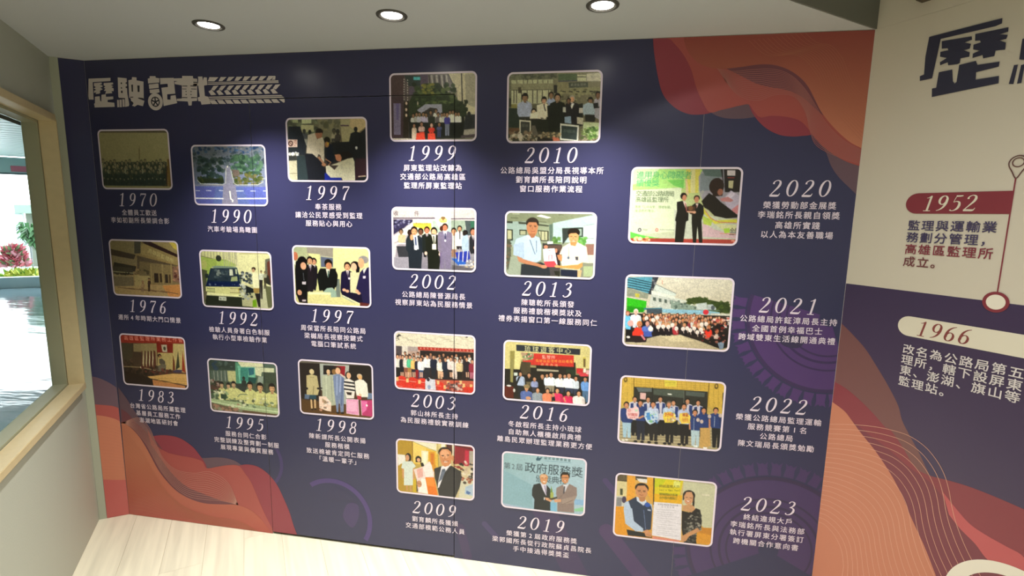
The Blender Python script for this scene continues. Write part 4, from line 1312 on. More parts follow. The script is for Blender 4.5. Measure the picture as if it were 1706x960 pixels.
["P","b88458",[313,141,345,140,338,159,315,155]],
["L","3c2c20",2.2,[312,114,322,113]],
["L","3c2c20",2.2,[331,114,342,114]],
["P","f0e8dc",[320,132,337,132,333,137,324,137]],
["L","8c4c3c",1.9,[318,131,328,135,339,131]],
["L","a06c4c",2.2,[327,116,325,125]],
["P","e0dcdc",[185,176,240,171,256,246,247,256,199,258,191,227]],
["P","c84c54",[191,235,242,231,252,248,247,259,209,261,199,254]],
["L","a83c44",2.7,[214,231,215,206,228,203,231,228]],
["L","b84c54",3.0,[212,183,222,183]],
["E","b88068",199,166,9.9,8.3],
["E","b88068",248,182,6.1,9.8],
["E","b88468",193,260,13.8,8.4],
["E","c89868",254,256,11.4,6.1],
["N",0.025]],
"2016":[["K",1.07],
["B","bcb078","c4b884","343028","3c3834"],
["P","c0b680",[2,6,428,-1,429,119,358,120,342,78,91,95,84,147,8,148]],
["P","c8c088",[57,54,86,56,84,147,53,149]],
["P","8c8450",[34,55,57,54,54,217,35,202]],
["P","302c28",[6,148,84,147,91,107,357,93,359,155,423,158,427,267,11,301]],
["P","5c2c24",[8,237,55,237,56,298,11,297]],
["P","8a8458",[37,99,52,97,51,217,37,214]],
["P","363a40",[64,22,377,24,377,54,65,53]],
["T","d8d4a0","琉球遊客中心",101,41,337,38,28.3],
["P","b84038",[98,61,347,58,349,116,99,120]],
["T","e4d0c0","監理所",191,76,259,74,17.2],
["T","d8a850","高雄區監理所自助櫃檯",160,97,344,90,14.2],
["T","e0b080","啟用典禮",184,113,275,114,13.4],
["P","a48c74",[86,60,152,61,149,91,103,102]],
["S",26,["b84c54","6c8c5c","d8c8b0","506c4c"],[98,65,152,61,153,91,99,94],3.1,7.7],
["P","e0d0c4",[396,121,407,120,407,140,396,140]],
["P","b8383c",[362,121,394,121,393,152,363,147]],
["P","c04850",[370,142,422,142,419,158,382,161]],
["P","c8a0a0",[407,128,424,127,423,150,410,147]],
["P","b8ac60",[390,63,406,62,406,112,393,113]],
["P","6c5c40",[394,71,403,70,405,113,395,113]],
["P","a49c88",[169,137,276,137,276,145,169,149]],
["P","504838",[91,107,138,107,139,171,89,174]],
["P","8c8460",[136,121,165,121,165,133,136,133]],
["P","303c30",[313,127,359,131,360,163,314,158]],
["P","c4ccc4",[55,165,73,164,73,180,56,181]],
["E","c8c8c4",31,235,11.8,4.8],
["E","bcbcb8",58,257,5.5,9.7],
["M",88,157,24.1,21.8,90,230,91,291,"2a2420","b08468","a4b0c4","2c3034",""],
["M",131,159,25.5,20.1,132,207,133,227,"2a2420","b08468","2c2826","6c6450",""],
["M",159,177,24.7,18.5,160,233,161,257,"2a2420","b08468","8c94b4","3c3c48",""],
["M",197,159,26.8,20.7,199,238,199,262,"2a2420","b08468","26241f","26241f",""],
["M",220,157,21.4,15.3,222,220,223,244,"2a2420","b08468","ccd4e0","8c8478",""],
["M",240,148,27.4,21.3,242,219,243,250,"2a2420","b08468","d4dce0","8c8470",""],
["M",284,150,27.2,25.7,286,223,287,251,"2a2420","b08468","d8dcdc","34384c",""],
["M",307,153,22.6,13.6,308,182,308,198,"2a2420","b08468","5c6c84","34384c",""],
["M",327,145,28.5,28.5,330,224,331,251,"2a2420","b08468","dce4ec","3c4458",""],
["M",361,159,24.7,16.5,363,225,364,257,"2a2420","b08468","c4ccd4","3c4458",""],
["M",406,159,26.0,20.8,409,233,411,289,"2a2420","b08468","6c94c8","54708c",""],
["P","26262a",[79,183,89,182,70,232,66,216]],
["M",120,224,30.3,31.1,122,304,122,308,"28201c","c09070","5c6c9c","5c6c9c",""],
["M",176,232,27.0,27.8,178,306,178,310,"28201c","c09070","8c949c","8c949c",""],
["M",225,232,26.8,26.1,227,304,228,308,"28201c","c09070","d88464","d88464",""],
["M",273,226,28.2,28.2,275,304,276,308,"28201c","c09070","c83c64","c83c64",""],
["M",327,236,28.0,26.5,329,307,329,311,"28201c","c09070","c4345c","c4345c",""],
["M",378,232,28.5,30.0,381,307,381,311,"28201c","c09070","e0d4d0","e0d4d0",""],
["E","8c7c5c",121,232,15.6,10.4],
["E","c09070",130,292,13.3,8.9],
["E","b88868",254,268,6.9,14.4],
["P","26242a",[246,278,261,273,266,301,247,302]],
["L","c09070",7.6,[305,273,315,296]],
["L","c09070",6.9,[250,300,289,299]],
["N",0.04]],
"2019":[["K",1.03],
["B","94b0b4","a8c0cc","88a8b8","a4b8c8"],
["P","a4b0c4",[6,287,170,306,431,307,257,329,2,309]],
["P","88a8b4",[7,101,155,169,166,294,8,287]],
["P","8cb0d0",[374,222,427,220,428,249,379,251]],
["P","8cc09c",[376,276,429,257,426,282,380,288]],
["P","80b0cc",[255,253,286,254,288,300,256,299]],
["T","405860","國家發展委員會",215,16,353,17,13.9],
["P","3c6070",[175,28,186,10,190,20,209,12,195,34,179,35]],
["L","6c8ca0",2.3,[218,31,352,29]],
["T","505c64","第2屆",12,79,108,80,33.4],
["T","34444e","政府服務獎",118,77,414,76,51.9],
["T","405058","頒獎典禮",178,133,336,129,37.4],
["P","2c3034",[167,167,198,155,222,203,237,168,249,183,256,299,172,301,173,246,160,227,160,193]],
["P","2c3034",[198,155,230,185,233,302,174,301]],
["P","ccc8d8",[202,155,233,160,239,222,231,218,214,187]],
["L","8c8098",5.5,[223,165,235,218]],
["P","2c3034",[233,160,253,182,256,299,233,302,235,243]],
["E","b09478",218,120,21.8,18.2],
["P","c8946c",[199,122,204,109,231,106,238,122,236,143,229,158,213,160,201,143]],
["E","d0a888",216,116,14.0,9.1],
["L","6c4838",2.0,[207,125,216,124]],
["L","6c4838",1.9,[224,124,234,124]],
["P","e8e0d8",[213,143,229,143,223,148,217,148]],
["P","8c7c78",[284,171,314,150,330,173,348,142,385,159,388,200,374,235,377,297,292,299,290,236,283,204]],
["P","c8c8d0",[316,150,344,143,327,190]],
["L","4c4c58",6.2,[324,158,321,199]],
["P","9c8c84",[313,230,373,206,385,200,371,243,314,259]],
["L","746460",2.3,[314,259,370,227]],
["L","746460",1.9,[327,190,293,236]],
["E","26201c",325,102,23.8,21.3],
["P","c48c64",[306,110,312,97,339,94,345,110,340,135,325,145,311,134]],
["L","34302c",1.9,[307,113,343,109]],
["P","e8dcd0",[319,127,334,126,329,132,323,132]],
["L","8c5040",1.9,[317,126,325,131,335,125]],
["P","8c9454",[257,174,263,181,268,235,255,236,252,216,257,199]],
["P","6c8c3c",[257,161,264,198,254,203]],
["P","a4ac60",[255,199,269,197,270,235,255,236]],
["P","c89878",[227,229,254,232,266,239,255,251,231,243]],
["P","c89878",[270,235,309,230,309,245,278,250]],
["L","ece8e8",4.7,[224,230,224,244]],
["P","4c4434",[243,236,289,218,289,228,262,240]],
["N",0.02]],
"2020":[["K",1.16],
["B","8ab06c","a8a860","a8ac98","a09c90"],
["P","94b870",[3,7,302,6,300,97,190,90,8,108]],
["P","b0c098",[3,7,122,6,86,59,7,79]],
["P","b4bca0",[6,104,222,90,218,284,10,306]],
["P","6ca858",[157,58,231,54,230,94,190,82]],
["P","b4ac58",[236,8,298,8,293,113,247,114]],
["P","b4b080",[255,8,275,8,282,113,262,113]],
["P","b8a480",[235,50,243,50,255,122,243,122]],
["P","a8ac9c",[196,187,467,230,470,315,204,314]],
["P","b4b048",[317,169,343,209,375,232,467,226,468,240,373,248,323,201]],
["P","b49ca0",[322,241,375,273,437,287,468,291,470,311,326,306]],
["L","a8686c",3.1,[330,189,356,225,395,240,466,242]],
["P","9cac50",[320,213,364,232,358,257,326,249]],
["P","b4b48c",[373,248,465,251,467,279,413,276]],
["P","8c8890",[296,97,292,42,309,8,469,8,472,96,471,222,421,223,370,212,329,173,311,137]],
["P","747c80",[299,30,378,10,385,96,301,105]],
["P","566460",[302,10,405,10,408,45,319,38]],
["P","2a2422",[382,10,469,10,473,107,405,108]],
["P","b4acac",[409,14,443,14,444,37,411,37]],
["L","904840",3.0,[413,46,442,46]],
["P","a8a484",[418,59,439,58,438,92,420,90]],
["L","8c8c94",3.8,[393,10,406,120]],
["P","a49cac",[403,136,431,100,469,123,465,199,430,191]],
["P","b8b0bc",[414,128,435,106,451,115,423,147]],
["P","a87878",[388,136,421,128,445,143,435,151,396,148]],
["P","b0787c",[441,183,469,159,469,202,446,203]],
["E","34261f",370,83,31.3,35.7],
["P","34261f",[342,85,399,84,398,124,360,128]],
["E","8c6050",387,108,11.5,14.3],
["P","2a241f",[322,137,340,113,368,128,393,152,425,175,467,207,468,218,421,223,370,212,329,173]],
["P","2a241f",[311,149,333,121,369,200,325,177]],
["E","94948c",306,121,5.4,8.0],
["E","94948c",313,109,5.4,8.0],
["T","4c9464","進用身心障礙者",24,37,263,36,32.4],
["T","4c9464","績優獎",24,72,126,71,30.9],
["T","44523c","交通部公路總局",25,119,192,118,23.7],
["T","44523c","高雄區監理所",25,145,170,145,22.1],
["T","6c8058","落實「心中有愛，環境無礙」",24,178,190,178,11.5],
["T","6c8058","是我們的理念。",25,196,123,195,11.5],
["E","3c3c48",50,282,8.1,9.1],
["E","a4a498",50,282,4.1,5.0],
["T","6c7064","勞動部",64,280,86,281,7.5],
["E","a8685c",126,280,7.2,8.3],
["E","a8a498",126,280,3.6,4.5],
["T","7c7c74","高雄市政府勞工局",138,279,202,280,7.4],
["P","5cac4c",[9,291,59,305,116,314,149,317,11,320]],
["P","8c4038",[11,320,205,317,206,338,16,343]],
["P","94443c",[205,318,470,315,464,333,206,338]],
["S",26,["c8a478","b87c50","d8c4a0"],[27,314,100,312,101,335,28,337],3.3,8.2],
["T","4c4444","金展獎",439,280,502,281,30.8],
["P","94b048",[413,268,438,265,441,285,418,288]],
["L","b87c68",2.7,[399,290,465,291]],
["S",6,["c88c7c"],[451,319,467,319,468,331,452,332],3.8,6.9],
["P","26241f",[206,154,229,148,246,158,259,202,261,234,251,241,245,333,208,334,208,240,203,236,209,195]],
["P","b8a8a0",[231,148,246,154,252,194,238,166]],
["L","843c3c",3.1,[242,158,250,194]],
["E","241c18",233,127,14.1,14.5],
["E","a87860",237,135,9.4,12.9],
["P","26241f",[270,170,285,157,304,157,321,169,325,201,317,233,328,333,313,333,301,258,301,334,287,334,275,242,274,202]],
["P","b8a8a0",[287,159,299,159,293,181]],
["L","7c3c3c",2.7,[292,165,292,177]],
["E","2c241f",290,135,13.2,12.0],
["E","a87860",290,142,9.7,13.7],
["P","4c382c",[251,174,266,170,286,173,288,202,269,208,256,194]],
["E","6c5038",267,180,9.4,10.5],
["L","b89078",6.3,[252,196,288,198]],
["E","b08870",284,198,7.0,5.7],
["N",0.03]],
"2021":[["K",1.05],
["B","c8c4b4","d0ccbc","a8a088","a89c80"],
["P","5c94a4",[9,15,122,8,116,74,108,87,11,61]],
["L","2c4450",3.7,[9,15,120,36]],
["L","2c4450",3.7,[9,26,120,46]],
["L","2c4450",3.7,[10,38,121,57]],
["L","2c4450",3.7,[10,50,121,68]],
["L","2c4450",3.7,[11,62,122,79]],
["L","2c4450",3.7,[12,74,123,90]],
["P","3c4048",[122,9,150,7,121,90,106,90,119,52]],
["S",16,["8c8c8c","5c6068"],[120,14,140,14,144,81,124,82],2.8,5.6],
["P","8c9080",[9,63,108,87,106,112,11,104]],
["P","b4ac50",[47,89,68,90,67,108,50,106]],
["P","3cac28",[11,110,102,123,100,159,89,177,13,181]],
["P","2c8c20",[13,151,92,155,89,177,13,181]],
["P","c0c8c0",[138,41,231,81,229,94,128,77]],
["L","6c7470",2.4,[138,42,231,82]],
["P","b8bcb4",[122,82,250,106,253,156,181,155,112,146]],
["P","d0d4c8",[120,71,225,94,230,109,121,88]],
["P","5c6860",[129,103,142,104,143,121,130,119]],
["P","5c6860",[155,107,167,108,168,125,156,123]],
["P","5c6860",[180,110,192,112,193,129,181,127]],
["P","5c6860",[205,114,217,116,218,133,206,131]],
["P","5c6860",[230,118,242,120,243,137,231,135]],
["P","88988c",[207,112,323,136,325,157,213,154]],
["P","c8ccc0",[230,102,323,123,323,134,231,113]],
["S",20,["4c5c54","d0d4c8","6c7c74"],[211,116,318,111,321,153,213,158],3.2,7.2],
["S",90,["3c4c28","4c5c30","34401f","5c6838"],[281,100,368,96,370,121,283,125],4.0,9.5],
["P","44522c",[278,108,321,94,368,102,467,120,470,162,412,161,370,121,323,123]],
["S",110,["3c4c28","4c5c30","34401f","5c6838"],[369,113,466,108,470,162,373,167],3.9,9.4],
["P","b8c0bc",[323,125,367,117,372,150,325,152]],
["P","a8b0b0",[370,127,393,124,410,140,411,150,372,150]],
["E","5c6468",396,140,8.6,10.9],
["P","8cb4c4",[173,156,372,154,427,160,428,172,214,175,174,173]],
["P","4c8090",[90,156,173,151,173,160,92,164]],
["P","c8c8bc",[388,166,470,164,471,174,389,176]],
["L","6c8c94",2.0,[325,154,427,152]],
["P","4c5860",[104,159,173,156,174,181,105,180]],
["L","a8a49c",1.6,[268,75,354,8]],
["L","c87c60",2.4,[165,21,168,42]],
["P","342c2c",[11,185,471,174,472,296,444,332,342,296,261,275,180,279,112,301,109,318,14,324]],
["M",93,178,16.3,8.2,95,224,96,232,"3c2c24","c89478","302828","2c2428",""],
["M",106,187,16.3,8.2,108,223,109,232,"8c6c4c","c89478","5c4c44","2c2428",""],
["M",118,181,16.3,8.1,121,222,121,231,"8c6c4c","c89478","3c3430","2c2428",""],
["M",131,176,16.2,8.1,133,222,134,230,"3c2c24","c89478","28242c","2c2428",""],
["M",144,185,16.2,8.1,146,221,146,230,"8c6c4c","c89478","342c2c","2c2428",""],
["M",156,180,16.2,8.1,159,220,159,229,"8c6c4c","c89478","a89884","2c2428",""],
["M",168,175,16.1,8.1,171,220,172,228,"3c2c24","c89478","c8a088","2c2428",""],
["M",182,184,16.1,8.1,184,219,184,228,"8c6c4c","c89478","b86c5c","2c2428",""],
["M",194,178,16.1,8.0,196,218,197,227,"8c6c4c","c89478","c8c4c0","2c2428",""],
["M",206,173,16.0,8.0,209,218,209,226,"3c2c24","c89478","8c3c44","2c2428",""],
["M",219,182,16.0,8.0,221,217,222,226,"8c6c4c","c89478","302828","2c2428",""],
["M",231,177,16.0,8.0,234,216,234,225,"8c6c4c","c89478","5c4c44","2c2428",""],
["M",243,172,16.0,8.0,246,216,246,224,"3c2c24","c89478","3c3430","2c2428",""],
["M",256,181,15.9,8.0,258,215,259,224,"8c6c4c","c89478","28242c","2c2428",""],
["M",268,175,15.9,8.0,271,214,271,223,"8c6c4c","c89478","342c2c","2c2428",""],
["M",280,170,15.9,7.9,283,214,284,222,"3c2c24","c89478","a89884","2c2428",""],
["M",293,179,15.9,7.9,295,213,296,222,"8c6c4c","c89478","c8a088","2c2428",""],
["M",305,174,15.8,7.9,308,212,308,221,"8c6c4c","c89478","b86c5c","2c2428",""],
["M",317,169,15.8,7.9,320,212,320,220,"3c2c24","c89478","c8c4c0","2c2428",""],
["M",330,178,15.8,7.9,332,211,333,220,"8c6c4c","c89478","8c3c44","2c2428",""],
["M",342,173,15.7,7.9,344,210,345,219,"8c6c4c","c89478","302828","2c2428",""],
["M",354,176,15.7,7.9,357,210,357,218,"3c2c24","c89478","5c4c44","2c2428",""],
["M",367,186,15.7,7.9,369,209,369,218,"8c6c4c","c89478","3c3430","2c2428",""],
["M",379,181,15.7,7.8,381,208,382,217,"8c6c4c","c89478","28242c","2c2428",""],
["M",391,176,15.6,7.8,393,208,394,216,"3c2c24","c89478","342c2c","2c2428",""],
["M",404,185,15.6,7.8,405,207,406,216,"8c6c4c","c89478","a89884","2c2428",""],
["M",415,181,15.6,7.8,417,206,418,215,"8c6c4c","c89478","c8a088","2c2428",""],
["M",427,176,15.5,7.8,429,206,430,214,"3c2c24","c89478","b86c5c","2c2428",""],
["M",440,185,15.5,7.8,441,205,442,214,"8c6c4c","c89478","c8c4c0","2c2428",""],
["M",452,180,15.5,7.8,453,205,454,213,"8c6c4c","c89478","8c3c44","2c2428",""],
["M",94,198,18.0,9.0,97,250,97,258,"a8703c","c08868","28242c","241f22",""],
["M",109,205,17.9,9.0,112,249,112,257,"34282a","c08868","3c3430","241f22",""],
["M",124,200,17.9,9.0,126,248,127,257,"8c5c40","c08868","5c4c44","241f22",""],
["M",139,207,17.9,8.9,141,247,141,256,"c8b49c","c08868","302828","241f22",""],
["M",153,202,17.8,8.9,156,246,156,255,"a8703c","c08868","8c3c44","241f22",""],
["M",167,196,17.8,8.9,170,246,171,254,"34282a","c08868","c8c4c0","241f22",""],
["M",182,204,17.7,8.9,185,245,185,253,"8c5c40","c08868","b86c5c","241f22",""],
["M",197,198,17.7,8.9,199,244,200,253,"c8b49c","c08868","c8a088","241f22",""],
["M",211,193,17.7,8.8,214,243,214,252,"a8703c","c08868","a89884","241f22",""],
["M",226,200,17.6,8.8,228,242,229,251,"34282a","c08868","342c2c","241f22",""],
["M",240,195,17.6,8.8,243,242,243,250,"8c5c40","c08868","28242c","241f22",""],
["M",255,202,17.6,8.8,257,241,258,249,"c8b49c","c08868","3c3430","241f22",""],
["M",269,197,17.5,8.8,272,240,272,248,"a8703c","c08868","5c4c44","241f22",""],
["M",283,191,17.5,8.7,286,239,286,248,"34282a","c08868","302828","241f22",""],
["M",298,199,17.4,8.7,300,238,301,247,"8c5c40","c08868","8c3c44","241f22",""],
["M",311,193,17.4,8.7,314,238,315,246,"c8b49c","c08868","c8c4c0","241f22",""],
["M",325,188,17.4,8.7,329,237,329,245,"a8703c","c08868","b86c5c","241f22",""],
["M",340,195,17.3,8.7,343,236,344,244,"34282a","c08868","c8a088","241f22",""],
["M",354,190,17.3,8.7,357,235,358,244,"8c5c40","c08868","a89884","241f22",""],
["M",368,192,17.3,8.6,371,234,372,243,"c8b49c","c08868","342c2c","241f22",""],
["M",383,200,17.2,8.6,385,234,386,242,"a8703c","c08868","28242c","241f22",""],
["M",397,195,17.2,8.6,400,233,400,241,"34282a","c08868","3c3430","241f22",""],
["M",412,203,17.2,8.6,414,232,414,240,"8c5c40","c08868","5c4c44","241f22",""],
["M",425,198,17.1,8.6,428,231,428,240,"c8b49c","c08868","302828","241f22",""],
["M",439,193,17.1,8.5,442,230,442,239,"a8703c","c08868","8c3c44","241f22",""],
["M",454,200,17.1,8.5,456,230,456,238,"34282a","c08868","c8c4c0","241f22",""],
["M",154,219,19.5,13.8,158,281,158,285,"b08c60","c89074","242028","201c20",""],
["M",183,219,19.4,13.7,186,279,187,283,"b08c60","c89074","281f24","201c20",""],
["M",205,220,19.3,13.7,209,278,209,282,"b08c60","c89074","2c242c","201c20",""],
["M",237,216,19.2,13.6,241,276,241,280,"b08c60","c89074","a83c44","201c20",""],
["M",277,218,19.1,13.5,281,274,281,278,"b08c60","c89074","242028","201c20",""],
["M",321,220,19.0,13.5,325,271,325,275,"b08c60","c89074","281f24","201c20",""],
["M",344,227,18.9,13.4,346,270,347,274,"b08c60","c89074","2c242c","201c20",""],
["M",362,235,18.9,13.4,364,269,365,273,"b08c60","c89074","a83c44","201c20",""],
["M",382,234,18.8,13.4,384,268,384,272,"b08c60","c89074","242028","201c20",""],
["E","e0d4cc",160,243,8.9,10.3],
["L","d0bcb0",2.8,[160,243,164,264]],
["E","e0d4cc",183,240,8.9,10.3],
["L","d0bcb0",2.8,[183,240,188,261]],
["E","e0d4cc",206,240,8.9,10.3],
["L","d0bcb0",2.8,[206,240,210,261]],
["E","e0d4cc",242,246,8.8,10.3],
["L","d0bcb0",2.8,[242,246,247,267]],
["E","e0d4cc",272,246,8.8,10.2],
["L","d0bcb0",2.8,[272,246,277,267]],
["E","e0d4cc",290,242,8.8,10.2],
["L","d0bcb0",2.8,[290,242,295,263]],
["E","e0d4cc",304,250,8.8,10.2],
["L","d0bcb0",2.8,[304,250,309,271]],
["E","e0d4cc",321,241,8.7,10.2],
["L","d0bcb0",2.8,[321,241,325,262]],
["E","e0d4cc",336,258,8.7,10.2],
["L","d0bcb0",2.8,[336,258,340,279]],
["E","e0d4cc",351,245,8.7,10.2],
["L","d0bcb0",2.8,[351,245,355,266]],
["E","e0d4cc",360,260,8.7,10.2],
["L","d0bcb0",2.8,[360,260,364,281]],
["E","e0d4cc",136,211,8.9,10.3],
["L","d0bcb0",2.8,[136,211,140,232]],
["E","e0d4cc",105,204,9.0,10.3],
["L","d0bcb0",2.9,[105,204,109,225]],
["E","e0d4cc",153,199,8.9,10.3],
["L","d0bcb0",2.8,[153,199,158,220]],
["E","e0d4cc",125,248,9.0,10.3],
["L","d0bcb0",2.9,[125,248,130,269]],
["E","e0d4cc",353,221,8.7,10.2],
["L","d0bcb0",2.8,[353,221,358,241]],
["E","e0d4cc",372,217,8.6,10.1],
["L","d0bcb0",2.8,[372,217,377,238]],
["E","e0d4cc",224,230,8.8,10.3],
["L","d0bcb0",2.8,[224,230,228,251]],
["E","e0d4cc",464,189,8.5,10.0],
["L","d0bcb0",2.7,[464,189,469,210]],
["S",26,["e8dcd4","d8b8a8","c85c54","302828"],[394,187,470,183,473,233,398,237],3.9,9.4],
["P","3c78b8",[8,203,38,218,36,262,13,259]],
["M",19,172,23.1,14.8,24,254,24,262,"8c5c3c","c8907c","70b8dc","70b8dc",""],
["M",56,162,27.0,25.4,60,234,61,252,"e0d4c8","d8b0a0","dce4e4","c8ccd4",""],
["E","d8a4a0",34,232,14.0,14.7],
["P","34282c",[41,279,112,301,113,318,60,324,38,305]],
["M",75,219,30.3,24.6,78,285,78,290,"c08450","b8785c","dc4434","b84c5c",""],
["P","dc4434",[45,274,60,256,82,272,81,290,45,290]],
["L","c88088",9.1,[86,285,104,308]],
["M",111,212,28.5,25.3,114,270,115,283,"3c2c28","c8988c","5c74b8","5c74b8",""],
["P","4c60a4",[94,267,131,269,136,291,99,293]],
["E","e4d8d0",127,254,11.4,12.1],
["P","241f22",[15,263,44,261,38,310,15,315]],
["E","d8d0cc",27,299,8.3,6.1],
["E","c83c48",367,162,12.5,11.7],
["M",385,221,21.2,15.7,389,284,389,288,"a87848","b8785c","e04838","e04838",""],
["P","e04434",[365,256,382,246,400,267,393,286,371,285]],
["P","241f1f",[397,233,443,213,473,254,471,322,444,332,354,295,404,275]],
["M",421,232,27.3,23.4,425,286,426,299,"3c2420","a86c54","2c2424","241f1f",""],
["E","c8b4a8",420,274,14.1,11.9],
["P","7c8c9c",[428,303,457,293,455,327,440,334]],
["S",40,["6c2424","34282a","3c3030","a87064"],[354,235,467,229,472,296,359,303],3.2,7.9],
["P","b4a88c",[112,305,173,289,261,273,343,300,408,326,417,338,151,344,36,345,14,337,39,327,109,321]],
["P","c8bc9c",[181,288,261,277,327,301,223,311]],
["N",0.05]],
"2022":[["K",1.0],
["B","c8a850","d0b058","b0a480","a89c78"],
["P","d0b058",[-2,6,475,1,472,159,407,121,402,53,66,54,68,159,14,155]],
["L","a88838",1.2,[11,8,18,154]],
["L","a88838",1.2,[32,7,39,152]],
["L","a88838",1.2,[53,7,61,151]],
["L","a88838",1.2,[75,7,77,55]],
["L","a88838",1.2,[96,7,98,54]],
["L","a88838",1.2,[117,6,119,54]],
["L","a88838",1.2,[138,6,140,54]],
["L","a88838",1.2,[159,6,161,53]],
["L","a88838",1.2,[180,6,182,53]],
["L","a88838",1.2,[200,5,203,53]],
["L","a88838",1.2,[221,5,224,52]],
["L","a88838",1.2,[242,5,245,52]],
["L","a88838",1.2,[262,5,265,52]],
["L","a88838",1.2,[283,4,286,51]],
["L","a88838",1.2,[303,4,307,51]],
["L","a88838",1.2,[324,4,327,51]],
["L","a88838",1.2,[344,4,347,50]],
["L","a88838",1.2,[365,3,368,50]],
["L","a88838",1.2,[385,3,388,50]],
["L","a88838",1.2,[405,3,414,129]],
["L","a88838",1.2,[425,3,434,128]],
["L","a88838",1.2,[445,2,454,126]],
["L","a88838",1.2,[65,19,399,15]],
["L","a88838",1.2,[65,29,400,25]],
["L","a88838",1.2,[66,40,400,36]],
["L","a88838",1.2,[66,50,401,46]],
["L","7c6428",3.7,[63,8,70,159]],
["L","7c6428",3.5,[405,6,405,130]],
["E","5c4c30",25,22,8.2,12.2],
["E","c8a850",25,21,4.5,7.0],
["E","5c4c30",438,23,8.5,13.5],
["E","c8a850",438,22,4.6,7.6],
["P","d8c858",[204,6,260,4,261,39,206,41]],
["L","a89440",1.6,[210,21,256,20]],
["P","3c3c38",[66,54,402,52,407,191,70,203]],
["P","6c7474",[77,57,148,56,149,73,88,78]],
["P","586058",[156,58,296,55,298,92,158,86]],
["P","5c6460",[304,57,390,58,388,80,305,78]],
["L","2c2c2c",3.6,[151,51,155,151]],
["L","8c9088",1.6,[296,55,299,139]],
["P","e0e0d8",[222,75,241,75,242,81,223,81]],
["P","d8b4b0",[96,81,123,81,123,114,97,113]],
["L","34302c",5.4,[471,52,477,202]],
["P","b4a888",[7,226,476,219,481,332,10,334]],
["P","8c8068",[10,253,474,241,474,244,11,257]],
["P","8c8068",[11,268,475,256,475,259,11,273]],
["P","8c8068",[12,283,476,270,476,274,12,288]],
["P","8c8068",[13,298,477,285,477,289,13,303]],
["P","8c8068",[13,314,478,300,479,303,14,318]],
["P","8c8068",[14,329,479,315,480,318,14,334]],
["P","302c30",[46,223,410,225,414,277,49,285]],
["M",73,100,28.6,26.9,79,220,83,300,"241f1c","c89474","ccc8d4","26242a",""],
["P","34487c",[54,139,67,135,73,188,56,190]],
["P","34487c",[96,136,82,134,82,188,99,186]],
["M",135,97,28.3,26.7,141,214,146,294,"241f1c","c89474","ccc8d4","26242a",""],
["P","34487c",[116,136,129,132,136,185,118,186]],
["P","34487c",[158,132,144,130,144,184,161,183]],
["M",191,91,28.1,26.5,198,209,203,288,"241f1c","c89474","ccc8d4","26242a",""],
["P","34487c",[173,129,186,125,192,178,176,180]],
["P","34487c",[214,126,201,124,201,177,217,176]],
["M",252,104,27.9,26.3,258,204,263,283,"241f1c","c89474","ccc8d4","26242a",""],
["P","34487c",[233,143,247,138,253,191,237,193]],
["P","34487c",[275,139,261,137,261,190,278,189]],
["M",315,91,27.6,26.0,322,198,327,277,"241f1c","c89474","ccc8d4","26242a",""],
["P","34487c",[297,129,310,125,316,178,300,179]],
["P","34487c",[338,126,324,124,324,177,341,176]],
["M",363,95,27.4,25.8,370,194,376,272,"241f1c","c89474","ccc8d4","26242a",""],
["P","34487c",[346,133,359,129,365,181,349,183]],
["P","34487c",[386,130,373,128,373,181,390,179]],
["M",35,131,32.1,28.8,41,237,45,313,"241c1a","c89070","34487c","a8c4d4",""],
["M",100,116,31.7,28.5,106,222,111,320,"241c1a","c89070","34487c","2c3044",""],
["M",159,118,31.5,28.3,165,223,171,318,"241c1a","c89070","c0c8e0","2c2a30",""],
["M",232,112,31.1,28.0,239,217,245,320,"6c645c","c89070","b8c8dc","28262c",""],
["M",301,117,30.8,27.7,307,220,314,320,"241c1a","c89070","b4bcd8","28242a",""],
["M",352,143,30.7,27.5,359,247,364,326,"241c1a","c89070","34487c","b8ccd4",""],
["M",391,129,30.5,27.4,399,233,406,331,"241c1a","c89070","34487c","c8a468",""],
["M",444,125,30.2,27.1,451,228,459,325,"241c1a","c89070","34487c","28282e",""],
["P","c8a468",[383,232,424,228,434,319,382,329]],
["L","ccd4dc",2.0,[350,187,352,248]],
["L","ccd4dc",1.9,[441,170,443,222]],
["L","c89070",7.8,[419,185,423,233]],
["L","c89070",7.1,[331,206,334,245]],
["L","c89474",9.0,[95,210,119,196]],
["P","e0e8e8",[357,320,375,321,376,332,356,331]],
["P","f0ece8",[401,327,419,326,418,337,402,336]],
["E","e8e4dc",29,328,7.5,4.5],
["E","e8e4dc",45,325,7.5,4.5],
["E","28242a",87,329,9.1,6.3],
["E","28242a",118,328,9.1,6.3],
["E","28242a",151,327,9.0,6.3],
["E","28242a",184,327,9.0,6.2],
["E","28242a",224,326,8.9,6.2],
["E","28242a",245,325,8.9,6.2],
["E","28242a",291,324,8.8,6.2],
["E","28242a",313,324,8.8,6.2],
["E","c8b8b0",368,194,7.9,9.5],
["E","c8b8b0",385,201,7.9,9.5],
["E","c8b8b0",418,172,7.8,9.5],
["E","c8b8b0",466,164,7.8,9.4],
["P","e8c8c8",[37,166,68,159,80,149,92,157,98,183,95,210,71,218,44,216,36,193]],
["T","b84c4c","好厲害",45,196,90,194,15.1],
["T","b85c5c","服務第一",52,210,89,208,8.0],
["E","d8a0a0",50,174,8.2,9.7],
["E","b8d0b8",83,171,6.6,6.2],
["P","c4d4e4",[122,172,150,165,183,171,187,201,170,225,150,238,133,224,121,198]],
["P","5c94cc",[130,180,146,176,153,213,136,215]],
["S",14,["5c90c8","8cc0e0","8cc48c","4c74b0"],[128,180,179,176,182,224,131,229],4.1,7.3],
["E","8cbc94",153,220,9.8,6.2],
["P","e4cc5c",[211,171,239,164,263,173,269,207,254,218,218,221,208,195]],
["T","c04c3c","好棒",216,181,256,179,21.9],
